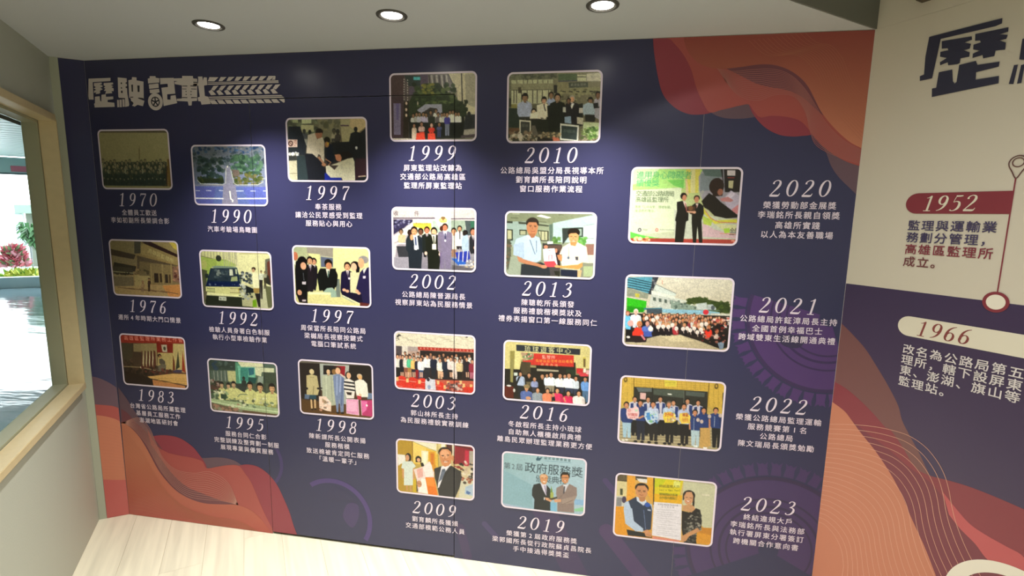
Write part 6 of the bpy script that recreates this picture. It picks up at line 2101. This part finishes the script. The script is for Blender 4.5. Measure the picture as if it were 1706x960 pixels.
WAVES = [
["wave_shape","m","6c5260",1,[2600,2597,2666,2540,2710,2469,2738,2391,2765,2336,2808,2285,2863,2262,2933,2258,2993,2265,3052,2268,3112,2263,3166,2247,3205,2218,3219,2191,3276,2125,3308,2059,3342,2013,3383,1974,3423,1937],[3416,2598,2720,2598]],
["wave_shape","m","983c4c",2,[2543,2621,2552,2544,2574,2442,2594,2379,2620,2339,2662,2303,2706,2283,2746,2277,2800,2283,2837,2304,2879,2365,2794,2482,2708,2614],[]],
["wave_shape","m","983c4c",3,[2959,2314,2977,2279,3010,2239,3050,2208,3097,2188,3142,2182,3179,2184,3222,2192,3261,2236,3183,2298,3077,2331],[]],
["wave_shape","m","b05450",4,[2591,2619,2666,2540,2710,2469,2738,2391,2765,2336,2800,2287,2846,2295,2883,2303,2921,2312,2958,2316,2979,2290,3008,2263,3052,2268,3112,2263,3166,2247,3202,2214,3219,2191,3251,2156,3287,2125,3326,2098,3372,2075,3424,2058],[3416,2598,2740,2598]],
["wave_shape","m","78424e",5,[2856,2465,2916,2470,2990,2478,3049,2473,3102,2454,3149,2423,3185,2385,3223,2328,3258,2267,3211,2305,3164,2344,3103,2372,3042,2384,2981,2401,2919,2433],[]],
["wave_shape","m","ca7e62",6,[2668,2616,2682,2562,2706,2523,2747,2487,2802,2468,2856,2465,2916,2470,2990,2478,3049,2473,3102,2454,3149,2423,3185,2385,3215,2335,3246,2282,3291,2228,3339,2182,3378,2152,3424,2129],[3416,2598,2800,2598]],
["wave_shape","m","6c5260",1,[-364,801,-317,741,-274,673,-237,618,-192,567,-142,496,-49,427,62,412,160,416,257,430,339,428,404,402,532,307,639,86,660,-30],[300,1,-372,1]],
["wave_shape","m","983c4c",2,[-169,507,-146,522,-67,533,16,525,83,492,128,451,183,359,110,312,-28,350,-119,433],[]],
["wave_shape","m","983c4c",2,[390,394,445,407,511,401,575,363,625,305,660,232,695,145,717,63,752,-31],[500,1,200,1,150,300]],
["wave_shape","m","78424e",3,[-357,669,-313,644,-268,596,-208,549,-142,496,-54,374,48,252,177,107],[100,60,-372,20]],
["wave_shape","m","b05450",4,[-192,563,-144,470,-77,430,6,417,90,412,158,396,183,357,253,373,322,390,390,394,428,353,465,299,500,212,535,125,582,26,612,-50],[200,1,-100,20]],
["wave_shape","m","78424e",5,[-349,582,-279,559,-213,503,-148,430,-98,356,-34,283,46,225,156,192,265,165,374,151,259,91,63,93,-74,158,-192,279,-277,443],[]],
["wave_shape","m","ca7e62",6,[-365,589,-308,562,-255,512,-218,456,-181,387,-145,317,-94,250,-28,190,54,153,151,135,263,142,360,150,441,133,493,100,537,53,583,-17],[480,1,-372,1]],
["wave_shape","s","6c5260",1,[108,877,71,859,31,828,-4,791],[0,1,110,1]],
["wave_shape","s","b05450",2,[109,710,68,700,27,688,-4,668],[0,1,110,1]],
["wave_shape","s","ca7e62",3,[109,645,68,632,22,608,-12,577],[0,1,110,1]],
["wave_shape","s","c0605c",4,[109,247,78,239,43,231,-5,221],[0,1,110,1]],
["lower_field","r","443456",0,[],[1,1,1,1562,1800,1562,1800,1]],
["wave_shape","r","7c5050",1,[-4,1388,52,1346,110,1295,161,1232,212,1164,255,1096,274,1044,308,990,341,943,382,875,421,808,470,736,505,691],[700,1,1,1]],
["wave_shape","r","8c3844",2,[1,1118,59,1099,116,1068,172,1030,219,992,239,988,286,939,338,874,388,864,444,873,501,880,557,881,613,879,656,876],[1500,400,1800,300,1800,1,1,1]],
["wave_shape","r","7c3444",3,[-4,1025,56,1001,88,973,165,936,243,905,305,871,352,853,391,839,437,803,467,761,502,716,549,680,590,643,625,605],[900,1,1,1]],
["wave_shape","r","c4585c",4,[435,822,479,781,527,744,579,729,628,722,676,711,684,647,647,639,590,643,549,680,502,710,464,745],[]],
["wave_shape","r","ca7e62",5,[-4,1025,56,1001,89,972,133,930,190,882,239,832,280,782,315,730,344,676,379,619,412,564,457,477],[420,1,1,1]]]
FAMS = [
["m","b4706c",7,16,[2818,2466,2887,2453,2962,2458,3051,2456,3119,2428,3175,2374,3218,2313,3269,2236,3341,2167,3417,2125],[2852,2420,2910,2357,2987,2332,3060,2354,3134,2345,3184,2283,3210,2206,3241,2145,3319,2102,3420,2067],1.7],
["m","b87058",8,13,[2937,2575,3016,2513,3134,2509,3213,2433,3258,2342,3316,2266,3373,2205,3417,2159],[3154,2597,3201,2558,3259,2542,3307,2489,3335,2429,3361,2384,3392,2354,3422,2339],1.2],
["m","cc9488",8,14,[-366,585,-293,558,-215,476,-167,388,-118,300,-40,216,55,166,167,160,265,165,371,152],[-364,580,-243,624,-177,571,-137,470,-96,382,-16,325,96,317,209,336,315,282,371,155],2.0],
["m","c27860",8,18,[-353,542,-250,420,-188,320,-100,182,34,90,201,57,367,51,513,-10],[-409,35,-260,40,-144,27,-29,21,114,18,252,-4,363,-10,499,-23],1.2],
["s","c27860",5,18,[110,597,72,586,26,563,-10,536],[109,249,78,243,42,236,-5,225],1.2],
["r","e0a890",7,22,[-4,916,97,954,179,978,251,990,308,990,360,971,400,937,431,893,453,838,470,776,492,716,530,642,578,571],[-1,437,25,441,49,434,72,421,92,401,109,376,120,347,126,319,130,298,130,282,130,270,130,258,130,242],1.8]]
tm = empty('timeline_mural', (0, 0, 0), 'cream and plum timeline mural on the right wall', 'mural')
rect_sheet('mural_sheet', .0005, 2.6, .0008, 2.598, M_cream, tm, 'r')
boxo('wall_cap', (0.0, -.0011, 2.5985), (back, .0, HH), M_cream, wr, FR)
for name, fr, col, lay, sm, cl in WAVES:
    pts = [tuple(p) for p in crom(pairs(sm), 5)] if sm else []
    pts += pairs(cl)
    lim = {'m': (XL+.0008, XRR-.0018, .0012, H-.0025), 's': (.001, .108, .0012, H-.0025), 'r': (.001, 2.59, .0012, HH)}[fr]
    pts = [(min(max(x, lim[0]), lim[1]), min(max(z, lim[2]), lim[3])) for x, z in pts]
    q = [pts[0]]
    for p in pts[1:]:
        if abs(p[0]-q[-1][0])+abs(p[1]-q[-1][1]) > .0015: q.append(p)
    ik = ink(col)
    if fr == 'm' and lay == 6: ik = fade(col, '9c4840', 2.15, 2.6) if pts[0][1] > 1.5 else fade('b8584c', col, .02, .38)
    flat(name, [q], STEP*(lay+1), ik, tm if fr == 'r' else mu, fr)
for fr, col, lay, n, c0, c1, wd in FAMS:
    A = crom(pairs(c0), 10); B = crom(pairs(c1), 10)
    def rs(P, m=70):
        P = np.array(P); d = np.r_[0, np.cumsum(np.hypot(*np.diff(P, axis=0).T))]; t = np.linspace(0, d[-1], m); return np.c_[np.interp(t, d, P[:, 0]), np.interp(t, d, P[:, 1])]
    A, B = rs(A), rs(B)
    lim = {'m': (XL+.001, XRR-.002, .0015, H-.003), 's': (.0012, .1075, .0015, H-.003), 'r': (.001, 2.59, .0012, HH)}[fr]
    for i in range(n):
        t = i/(n-1); C_ = A*(1-t)+B*t
        qs = clipx(ribbon(C_, wd*.001), *lim)
        if qs: flat('contour_line', qs, STEP*(lay+1), ink(col), tm if fr == 'r' else mu, fr)

# purple tyres, steering wheels and strokes of the background print
PUR = '553a74'; PUR2 = '4a3868'; PD = '40305c'
def annulus(cx, cz, r0, r1, a0=0, a1=2*math.pi, n=72):
    qs = []
    for i in range(n):
        a, b_ = a0+(a1-a0)*i/n, a0+(a1-a0)*(i+1)/n
        qs.append([(cx+r*math.cos(t), cz+r*math.sin(t)) for r, t in ((r0, a), (r1, a), (r1, b_), (r0, b_))])
    return qs
LIM = (XL, XRR-.002, .0015, H)
def tyre(cx, cz, r, cols, sgn, a0, a1):
    c1, c2 = cols
    flat('tyre_print', clipx(annulus(cx, cz, .12*r, r*.99, a0, a1), *LIM), STEP*2, ink(c1), mu)
    flat('tyre_groove', clipx(annulus(cx, cz, r*.955, r, a0, a1), *LIM), STEP*3, ink(c2), mu)
    for k_ in (.70, .60, .51): flat('tyre_groove', clipx(annulus(cx, cz, r*(k_-(.012 if k_ != .6 else .02)), r*(k_+.012), a0, a1), *LIM), STEP*3, ink(c2), mu)
    N = 44
    for i in range(N):
        a = i*2*math.pi/N
        if not (a0 <= a <= a1 or a0 <= a-2*math.pi <= a1 or a0 <= a+2*math.pi <= a1): continue
        w_ = 2*math.pi/N*.40
        pol = [(r*1.02, a-w_*1.05), (r*1.02, a+w_*1.05), (r*1.13, a+w_*.8), (r*1.20, a+w_*1.0), (r*1.17, a+w_*.45), (r*1.185, a), (r*1.16, a-w_*.4), (r*1.20, a-w_*.95), (r*1.12, a-w_*.8)]
        qs = clipx([[(cx+p[0]*math.cos(p[1]), cz+p[0]*math.sin(p[1])) for p in pol]], *LIM)
        if qs: flat('tyre_tread', qs, STEP*2, ink(c1), mu)
tyre(3.368, 1.408, .346, (PUR, PD), 1, math.radians(165), math.radians(290))
tyre(3.213, .262, .375, (PUR2, '3c3054'), 1, math.radians(-28), math.radians(208))
flat('hub_print', clipx([[tuple(p) for p in crom([(3.16, 1.315), (3.19, 1.27), (3.25, 1.262), (3.275, 1.29), (3.27, 1.32)], 5, True)]], *LIM), STEP*4, ink('3a3254'), mu)
def wheel_print(cx, cz, r, col, a0, a1):
    flat('wheel_rim_print', clipx(annulus(cx, cz, r*.885, r, a0, a1, 60), *LIM), STEP*2, ink(col), mu)
wheel_print(.959, .146, .233, '51407c', math.radians(-30), math.radians(125))
wheel_print(.50, .43, .17, '483c70', math.radians(-50), math.radians(35))
flat('spoke_print', clipx([[tuple(p) for p in crom([(.96, .33), (1.03, .315), (1.085, .28), (1.1, .255), (1.04, .262), (.985, .25), (.93, .262)], 5, True)]], *LIM), STEP*3, ink('38365a'), mu)
flat('spoke_print', clipx([[tuple(p) for p in crom([(1.13, .21), (1.15, .17), (1.155, .12), (1.14, .07), (1.115, .1), (1.11, .16)], 5, True)]], *LIM), STEP*3, ink('38365a'), mu)
flat('spoke_print', clipx([[tuple(p) for p in crom([(1.05, .24), (1.11, .24), (1.11, .16), (1.07, .1), (1.02, .16)], 5, True)]], *LIM), STEP*2, ink('483c6a'), mu)
def stroke(p, w_, col):
    a, b_ = np.array(p[0]), np.array(p[1]); t = (b_-a)/np.hypot(*(b_-a)); an = math.atan2(t[1], t[0]); r = w_/2
    pts = [(a[0]+r*math.cos(an+math.pi/2+math.pi*i/8), a[1]+r*math.sin(an+math.pi/2+math.pi*i/8)) for i in range(9)]+[(b_[0]+r*math.cos(an-math.pi/2+math.pi*i/8), b_[1]+r*math.sin(an-math.pi/2+math.pi*i/8)) for i in range(9)]
    flat('stroke_print', clipx([pts], *LIM), STEP*2, ink(col), mu)
stroke([(2.433, .532), (2.50, .455)], .028, '463a6a')
stroke([(1.822, .22), (1.90, .14)], .03, '48406c')
stroke([(2.452, .262), (2.75, -.10)], .078, '4c3a66')
stroke([(2.10, .40), (2.33, -.05)], .12, '43375f')
stroke([(1.69, .18), (1.73, .02)], .05, '43375f')
M_dot = ink('5a5078')
for i in range(14):
    for j in range(2): flat('dot_print', [circle(2.13+i*.0125+j*.006, .118-j*.018, .0022, 8)], STEP*3, M_dot, mu)

# ------------------------------------------------------------------ title on the left of the mural
tl = empty('title_lettering', (0, 0, 0), 'grey-white block title reading 歷駛記載, ending in a tyre track', 'lettering')
GLY = [["w",[-353,2506,-216,2507,-218,2491,-329,2488,-334,2399,-363,2400,-365,2418]],["w",[-322,2483,-274,2485,-273,2477,-289,2474,-270,2470,-271,2462,-287,2460,-270,2451,-288,2444,-289,2431,-298,2428,-318,2427,-313,2436,-328,2433,-326,2444,-312,2449,-327,2456,-312,2462,-323,2468]],["w",[-261,2482,-204,2483,-203,2474,-219,2471,-203,2464,-216,2460,-203,2453,-205,2439,-218,2440,-214,2429,-227,2429,-259,2427,-251,2441,-265,2443,-254,2454,-264,2457,-253,2465,-263,2470]],["w",[-324,2414,-294,2416,-294,2394,-287,2387,-282,2423,-255,2425,-255,2412,-210,2413,-211,2399,-247,2396,-248,2385,-207,2381,-207,2360,-332,2359,-334,2378,-328,2381]],["w",[-172,2508,-118,2502,-122,2427,-116,2371,-120,2362,-143,2359,-139,2400,-175,2404,-179,2411]],["w",[-188,2395,-178,2395,-180,2358,-191,2358]],["w",[-174,2396,-160,2396,-163,2358,-177,2358]],["w",[-156,2398,-143,2397,-146,2360,-158,2359]],["d",[-156,2482,-148,2482,-149,2474,-157,2474]],["d",[-158,2458,-151,2458,-151,2451,-158,2451]],["d",[-159,2441,-149,2441,-150,2429,-160,2429]],["d",[-126,2481,-115,2483,-116,2475,-127,2475]],["d",[-128,2461,-117,2462,-118,2453,-129,2454]],["d",[-175,2405,-138,2403,-139,2399,-176,2401]],["w",[-109,2492,-87,2495,-85,2507,-58,2505,-59,2490,-18,2483,-25,2398,-52,2401,-63,2401,-22,2387,-34,2360,-66,2368,-84,2359,-100,2364,-89,2375,-104,2384,-104,2400,-113,2406]],["d",[-93,2469,-83,2470,-86,2434,-94,2434]],["d",[-57,2465,-43,2464,-47,2432,-58,2432]],["d",[-107,2409,-87,2409,-88,2405,-105,2404]],["d",[-59,2404,-27,2401,-27,2396,-52,2397]],["d",[-103,2389,-89,2379,-97,2375,-106,2377]],["w",[9,2497,20,2498,22,2509,56,2508,57,2500,78,2497,75,2476,9,2473]],["w",[12,2468,70,2472,70,2450,13,2446]],["w",[14,2442,71,2445,74,2428,42,2422,15,2425]],["w",[82,2498,163,2497,165,2419,117,2417,116,2391,134,2390,137,2409,166,2412,172,2372,91,2359,86,2450,125,2453,124,2469,81,2467]],["w",[162,2494,212,2494,213,2505,275,2503,276,2491,299,2489,291,2392,289,2381,260,2380,256,2359,238,2359,235,2379,171,2383,173,2394,202,2395,207,2459,167,2466,166,2477,185,2480,163,2482]],["d",[209,2457,239,2457,239,2453,209,2454]],["d",[257,2457,293,2456,293,2452,257,2453]],["d",[208,2443,233,2442,233,2439,208,2440]],["d",[260,2442,291,2440,291,2437,259,2439]],["d",[204,2401,235,2400,234,2396,204,2397]],["d",[257,2400,291,2398,290,2395,256,2395]],["d",[275,2475,297,2473,297,2469,277,2470]],["d",[227,2431,233,2431,232,2426,227,2426]],["d",[256,2430,262,2430,261,2425,255,2425]],["d",[226,2416,232,2416,231,2411,226,2411]],["d",[254,2415,260,2415,260,2410,254,2411]],["w",[305,2488,304,2499,330,2499,331,2479,338,2495,355,2494,355,2457,336,2455,337,2404,356,2400,367,2365,314,2362,310,2378,296,2380,295,2398,307,2401,302,2455,274,2457,275,2465,302,2466]]]
GR = [[[195,2514,402,2513,403,2496,387,2492,233,2496,222,2361,183,2360,181,2378,194,2381,191,2445],[237,2487,325,2478,327,2466,306,2463,326,2453,324,2437,307,2437,326,2424,326,2410,301,2411,301,2395,294,2393,267,2396,264,2407,242,2402,240,2413,259,2423,238,2433,237,2450,261,2449,258,2457,240,2460],[334,2483,422,2478,423,2464,401,2462,423,2454,421,2442,403,2442,421,2430,422,2408,397,2411,396,2394,366,2394,363,2406,336,2403,335,2418,354,2423,334,2432,333,2448,353,2450,350,2457,336,2460],[241,2378,281,2378,288,2336,294,2327,299,2331,300,2389,347,2391,353,2376,412,2372,412,2356,352,2352,354,2327,416,2325,418,2301,229,2293,226,2324,239,2324]],[[462,2430,498,2432,507,2346,535,2252,512,2242,484,2359,462,2366],[451,2351,461,2350,457,2290,445,2293],[469,2347,478,2348,477,2289,466,2289]]]
idx = {0: '歷', 4: '駛'}
groups = []
for k_, g_ in GLY:
    flat('title_stroke' if k_ == 'w' else 'title_counter', [pairs(g_)], .0026 if k_ == 'w' else .0029, M_title if k_ == 'w' else M_dark, tl)
wc = [44,2381,2,2382,48,2424]
cx, cz = wc[0]/1000, wc[1]/1000; rx, rz = abs(wc[2]-wc[0])/1000, abs(wc[5]-wc[1])/1000
def ell(cx, cz, a, b_, n=40): return [(cx+a*math.cos(2*math.pi*i/n), cz+b_*math.sin(2*math.pi*i/n)) for i in range(n)]
flat('title_wheel', [ell(cx, cz, rx*1.05, rz*1.0)], .0032, M_title, tl); flat('wheel_well', [ell(cx, cz, rx*.63, rz*.6)], .0034, M_dark, tl)
flat('wheel_rim', [[(cx+rx*.52*math.cos(a+e)*f_, cz+rz*.50*math.sin(a+e)*f_) for e, f_ in ((-.42, 1), (.42, 1), (.2, .35), (-.2, .35))] for a in [math.pi/2+.63+i*2*math.pi/5 for i in range(5)]], .0036, M_title, tl)
for p in [[359,2475,396,2474,422,2493,370,2495],[420,2474,441,2474,468,2493,434,2494],[465,2474,486,2474,513,2493,479,2493],[510,2474,531,2473,557,2492,524,2493],[555,2473,576,2473,602,2492,568,2493],[599,2473,620,2473,646,2492,613,2492],[643,2473,664,2472,690,2491,657,2492],[687,2472,708,2472,734,2491,701,2492],[716,2473,736,2473,739,2489,734,2492],[359,2470,753,2470,753,2465,359,2467],[358,2463,754,2463,754,2458,358,2458],[375,2435,392,2429,419,2453,390,2452],[359,2426,378,2434,402,2409,372,2407],[419,2435,436,2428,463,2453,434,2451],[404,2426,422,2433,446,2409,417,2407],[463,2435,480,2428,507,2452,478,2451],[448,2426,466,2433,490,2409,461,2407],[506,2435,524,2428,550,2452,522,2451],[492,2426,510,2433,533,2409,504,2407],[550,2434,567,2428,594,2452,565,2451],[535,2426,553,2433,577,2409,548,2407],[593,2434,610,2428,637,2452,608,2450],[578,2426,597,2432,620,2409,591,2407],[636,2434,653,2427,679,2451,651,2450],[622,2426,640,2432,663,2409,634,2407],[679,2434,696,2427,722,2451,694,2450],[664,2426,682,2432,705,2409,677,2407],[721,2433,738,2427,764,2451,736,2450],[707,2426,725,2432,748,2409,720,2407],[359,2400,764,2400,773,2395,359,2395],[360,2391,774,2392,781,2387,360,2386],[360,2383,392,2383,411,2363,373,2364],[404,2383,437,2382,455,2363,417,2364],[448,2383,481,2382,499,2363,461,2364],[492,2383,524,2382,543,2363,505,2364],[536,2382,568,2382,586,2363,549,2364],[579,2382,611,2381,629,2363,592,2364],[622,2382,654,2381,672,2363,635,2364],[665,2382,697,2381,715,2363,678,2364],[708,2381,739,2381,757,2363,721,2364],[750,2381,782,2381,783,2366,776,2363]]: flat('tread_block', [pairs(p)], .0026, M_title, tl)

# ------------------------------------------------------------------ the printed photographs and captions
M_photo = D.materials.new('photo_print'); M_photo.use_nodes = True; nt = M_photo.node_tree; b = nt.nodes['Principled BSDF']
b.inputs['Roughness'].default_value = PRINT_R; b.inputs['Specular IOR Level'].default_value = PRINT_S
at_ = nt.nodes.new('ShaderNodeAttribute'); at_.attribute_name = 'Col'; nt.links.new(at_.outputs['Color'], b.inputs['Base Color'])
def rrect(x0, x1, z0, z1, r, n=6):
    o = []
    for cx, cz, a in ((x1-r, z1-r, 0), (x0+r, z1-r, 90), (x0+r, z0+r, 180), (x1-r, z0+r, 270)):
        for i in range(n+1): t = math.radians(a+90*i/n); o.append((cx+r*math.cos(t), cz+r*math.sin(t)))
    return o
LAB = {
'1970': 'sepia photograph of a large standing group, captioned 1970',
'1990': 'aerial photograph of a tree-lined road and junction, captioned 1990',
'1976': 'faded brown photograph of an office building entrance, captioned 1976',
'1992': 'photograph of a blue and white minibus being inspected, captioned 1992',
'1983': 'photograph of a meeting hall with flags and red banner, captioned 1983',
'1995': 'photograph of six women in yellow uniforms at a counter, captioned 1995',
'1997a': 'photograph of a man in white shirt offering tea, the upper one captioned 1997',
'1997b': 'photograph of officials in dark suits around a desk, the lower one captioned 1997',
'1998': 'photograph of five people standing with pink suitcases, captioned 1998',
'1999': 'photograph of a crowd under a green tree, captioned 1999, crossed by door seams',
'2002': 'photograph of men in suits walking through an office, captioned 2002',
'2003': 'photograph of a group behind red chairs and a red banner, captioned 2003',
'2009': 'photograph of a smiling man in a black suit with orange folder, captioned 2009',
'2010': 'photograph of officials standing behind office desks and screens, captioned 2010',
'2013': 'photograph of two men in pale shirts holding a red and white bag, captioned 2013',
'2016': 'photograph of a group under a red opening banner, captioned 2016',
'2019': 'pale blue photograph of two men holding a trophy, captioned 2019',
'2020': 'green and white award stage photograph of two men in suits, captioned 2020',
'2021': 'photograph of a large outdoor crowd by a green wall, captioned 2021',
'2022': 'photograph of a row of staff in blue vests with signs, captioned 2022',
'2023': 'photograph of a man and woman holding a yellow and white poster, captioned 2023'}
SHORT = {'1970': 'a sepia standing group', '1990': 'an aerial road view', '1976': 'a brown office building', '1992': 'a blue minibus', '1983': 'a flag-lined meeting hall', '1995': 'women in yellow uniforms',
'1997a': 'a man offering tea', '1997b': 'dark suits around a desk', '1998': 'pink suitcases', '1999': 'a crowd under a tree', '2002': 'suited men walking', '2003': 'red chairs and banner',
'2009': 'a man with an orange folder', '2010': 'officials behind desks', '2013': 'two men with a bag', '2016': 'a red opening banner', '2019': 'two men with a trophy', '2020': 'a green award stage',
'2021': 'a large outdoor crowd', '2022': 'staff in blue vests', '2023': 'a man and woman with poster'}
GRD = 2.4
CAPT_DZ = {1: (124,), 2: (124, 166), 3: (124, 166, 208), 4: (123, 166, 209, 250)}
RIGHT = {'2020': (-254, (-181, -139, -95, -54)), '2021': (-228, (-161, -118, -76)), '2022': (-250, (-181, -138, -95, -53)), '2023': (-248, (-179, -136, -94, -50))}
for idx_, (key, R4) in enumerate(RECT.items()):
    x0, x1, z0, z1 = [v/1000 for v in R4]; Wm, Hm = (x1-x0)*1000, (z1-z0)*1000
    img = Painter(math.ceil(Wm), math.ceil(Hm), idx_+11).run(PAINT[key])
    root = empty('printed_photo', (0, 0, 0), LAB[key], 'photograph', 'photographs printed on the timeline mural')
    nx, nz = int(Wm/GRD), int(Hm/GRD)
    U = np.linspace(.003, Wm/1000-.003, nx+1); V = np.linspace(.003, Hm/1000-.003, nz+1)
    ix = np.clip((U*2000).astype(int), 0, img.shape[1]-1); iz = np.clip((V*2000).astype(int), 0, img.shape[0]-1)
    c = lin(img[iz][:, ix]).reshape(-1, 3)
    gx, gz = np.meshgrid(x0+U, z1-V); co = np.stack([gx.ravel(), np.full(gx.size, -.0018), gz.ravel()], 1)
    k_ = np.arange((nx+1)*(nz+1)).reshape(nz+1, nx+1)
    q = np.stack([k_[:-1, :-1], k_[1:, :-1], k_[1:, 1:], k_[:-1, 1:]], -1).reshape(-1, 4)
    cx_ = (gx[:-1, :-1]+gx[1:, 1:]).ravel()/2; cz_ = (gz[:-1, :-1]+gz[1:, 1:]).ravel()/2
    r_ = .024; dx = np.maximum(0, np.abs(cx_-(x0+x1)/2)-((x1-x0)/2-r_)); dz = np.maximum(0, np.abs(cz_-(z0+z1)/2)-((z1-z0)/2-r_))
    q = q[np.hypot(dx, dz) < r_-.003]
    me = D.meshes.new('picture'); me.vertices.add(len(co)); me.vertices.foreach_set('co', co.ravel())
    me.loops.add(q.size); me.loops.foreach_set('vertex_index', q.ravel()); me.polygons.add(len(q)); me.polygons.foreach_set('loop_start', np.arange(len(q))*4)
    me.update(calc_edges=True); ca = me.color_attributes.new('Col', 'FLOAT_COLOR', 'POINT'); ca.data.foreach_set('color', np.c_[c, np.ones(len(c))].ravel().astype(np.float32))
    o = link('picture', me, root, M_photo)
    if (x0 < DX0 < x1) or (x0 < DX1 < x1) or (x0 < DX1 and x1 > DX0 and z0 < DZ < z1):
        bm = bmesh.new(); bm.from_mesh(me); cut_seams(bm); bm.to_mesh(me); bm.free()
    O_ = rrect(x0, x1, z0, z1, .027); I_ = rrect(x0+.0085, x1-.0085, z0+.0085, z1-.0085, .019); n = len(O_)
    flat('border', [[O_[i], O_[(i+1) % n], I_[(i+1) % n], I_[i]] for i in range(n)], .0022, M_white, root)
    # caption
    lines = CAPS[key]; cap = empty('caption_lettering', (0, 0, 0), None, 'lettering', 'captions under the printed photographs')
    yr_ = key[:4]; cx = (x0+x1)/2
    if key in RIGHT: dy, dl = RIGHT[key]; cx += .479
    else: dy = 54; dl = CAPT_DZ[len(lines)]
    ex = 18 if key in ('2009', '2019') else 0
    cap['label'] = 'white %s caption %s the photograph of %s' % (yr_, 'to the right of' if key in RIGHT else 'below', SHORT[key])
    hh = .072; ww = .243
    digits('year_digit', yr_, cx-.007-ww/2-.002, cx-.007+ww/2+.004, z0-(dy+ex)/1000, hh, .0022, M_white, cap)
    for t_, d_ in zip(lines, dl):
        text('caption_line', t_, cx-.002-.0372*len(t_)/2, .0372, z0-(d_+ex)/1000, .0292, .0022, M_white, cap, bold=.012)

# ------------------------------------------------------------------ timeline print on the right wall
M_rt = mat('title_navy', '3a3a4e', .5, .35); M_red = mat('band_red', '8c3a44', .5, .35); M_cr2 = mat('band_cream', 'ece4d0', .5, .35)
def off(l, dx): return [(a+dx, b) for a, b in l]
t2 = empty('title_lettering', (0, 0, 0), 'large dark navy title characters starting with 歷 on the cream wall', 'lettering')
for p in GR[0]: flat('title_stroke', [pairs(p)], .0024, M_rt, t2, 'r')
for p in GR[1]: flat('title_stroke', [pairs(p)], .0024, M_rt, t2, 'r')
ROWS = [["監理與運輸業","4c4468",[201,1818,469,1816]],["務劃分管理，","4c4468",[204,1769,465,1774]],["高雄區監理所","8c3a48",[204,1726,468,1725]],["成立。","7c4448",[204,1676,332,1677]],["改名為公路局第五區監","e8e0e0",[241,1335,685,1328]],["理所，轄下設屏東","e8e0e0",[241,1292,600,1299]],["東、澎湖、旗山等","e8e0e0",[244,1242,605,1258]],["監理站。","e8e0e0",[240,1197,410,1206]]]
def pill(name, a0, a1, zA, zB, m, parent):
    r = (zB-zA)/2; zc = (zA+zB)/2
    flat(name, [[(a0+r+r*math.cos(math.pi/2+math.pi*i/14), zc+r*math.sin(math.pi/2+math.pi*i/14)) for i in range(15)]+[(a1, zA), (a1, zB)]], .0022, m, parent, 'r')
e1 = empty('timeline_entry', (0, 0, 0), 'dark red 1952 band with four lines of text on the cream wall', 'lettering', 'entries of the timeline')
pill('year_band', .190, .499, 1.863, 1.940, M_red, e1)
digits('year_digit', '1952', .243, .412, 1.9015, .058, .0026, M_cr2, e1, 'r')
e2 = empty('timeline_entry', (0, 0, 0), 'cream 1966 band with four white lines of text on the plum field', 'lettering', 'entries of the timeline')
pill('year_band', .217, .95, 1.386, 1.4645, M_cr2, e2)
digits('year_digit', '1966', .278, .452, 1.4245, .060, .0026, mat('digit_red', '8c4440', .5), e2, 'r')
zz = [1.817, 1.771, 1.7255, 1.677, 1.3325, 1.290, 1.247, 1.202]
for i, (t_, c_, a_) in enumerate(ROWS):
    x = .204 if i < 4 else .242
    text('text_line', t_, x, .0453, zz[i], .0365, .0024, mat('text_'+c_, c_, .5, .35), e1 if i < 4 else e2, 'r', bold=.012)
pn = empty('map_pin_symbol', (0, 0, 0), 'dark red outlined map pin with a thin line down to a white ring', 'symbol')
dk = mat('pin_brown', '6a4440', .5)
dp = [(.501, 1.981), (.489, 2.002), (.479, 2.022), (.478, 2.036), (.486, 2.049), (.501, 2.055), (.516, 2.049), (.524, 2.036), (.523, 2.022), (.513, 2.002)]
dp = [tuple(p) for p in crom(dp, 4, True)]; dp.append(dp[0])
flat('pin_outline', ribbon(dp, .0035), .0024, dk, pn, 'r')
cc = circle(.501, 2.033, .0145, 28); cc.append(cc[0]); flat('pin_eye', ribbon(cc, .0032), .0024, dk, pn, 'r')
flat('pin_line', [[(.4985, 1.595), (.5025, 1.595), (.5025, 1.981), (.4985, 1.981)]], .0024, M_red, pn, 'r')
flat('ring', [[(.5+r*math.cos(t), 1.5615+r*math.sin(t)) for r, t in ((.026, a), (.036, a), (.036, b_), (.026, b_))] for a, b_ in [(2*math.pi*i/48, 2*math.pi*(i+1)/48) for i in range(48)]], .0026, M_red, pn, 'r')
flat('ring_centre', [circle(.5, 1.5615, .0262, 40)], .0024, mat('ring_white', 'f4ecdc', .5), pn, 'r')
rw_ = empty('ring_symbol', (0, 0, 0), 'large white ring printed low on the right wall', 'symbol')
flat('ring', annulus(.68, .465, .158, .200, 0, 2*math.pi, 80), .0024, mat('ring_white', 'f4ecdc', .5), rw_, 'r')
# dark beam end high on the right wall
bmh = empty('ceiling_bracket', (0, 0, 0), 'dark bracket fixed high on the cream wall above the title', 'bracket')
boxo('bracket_arm', (.155, 0.0005, 2.645), (.205, .045, 2.72), mat('bracket_brown', '4a4230', .7), bmh, FR, .002)
boxo('bracket_plate', (.12, 0.0005, 2.72), (.24, .03, 2.75), mat('bracket_brown', '4a4230', .7), bmh, FR, .002)

# ------------------------------------------------------------------ corridor lamps behind the camera (real downlights in the higher ceiling)
for (a, h), s_ in (((.9, 1.5), 'corridor downlight in the higher ceiling, nearest the mural'), ((2.3, 1.5), 'corridor downlight in the higher ceiling, above the camera'), ((3.8, 1.5), 'corridor downlight in the higher ceiling, furthest from the mural')):
    p = FR @ Vector((a, h, 0)); downlight((p.x, p.y, HH), s_, (0, 0), 190, 'downlights of the higher ceiling', 150, 1, rad=.1)
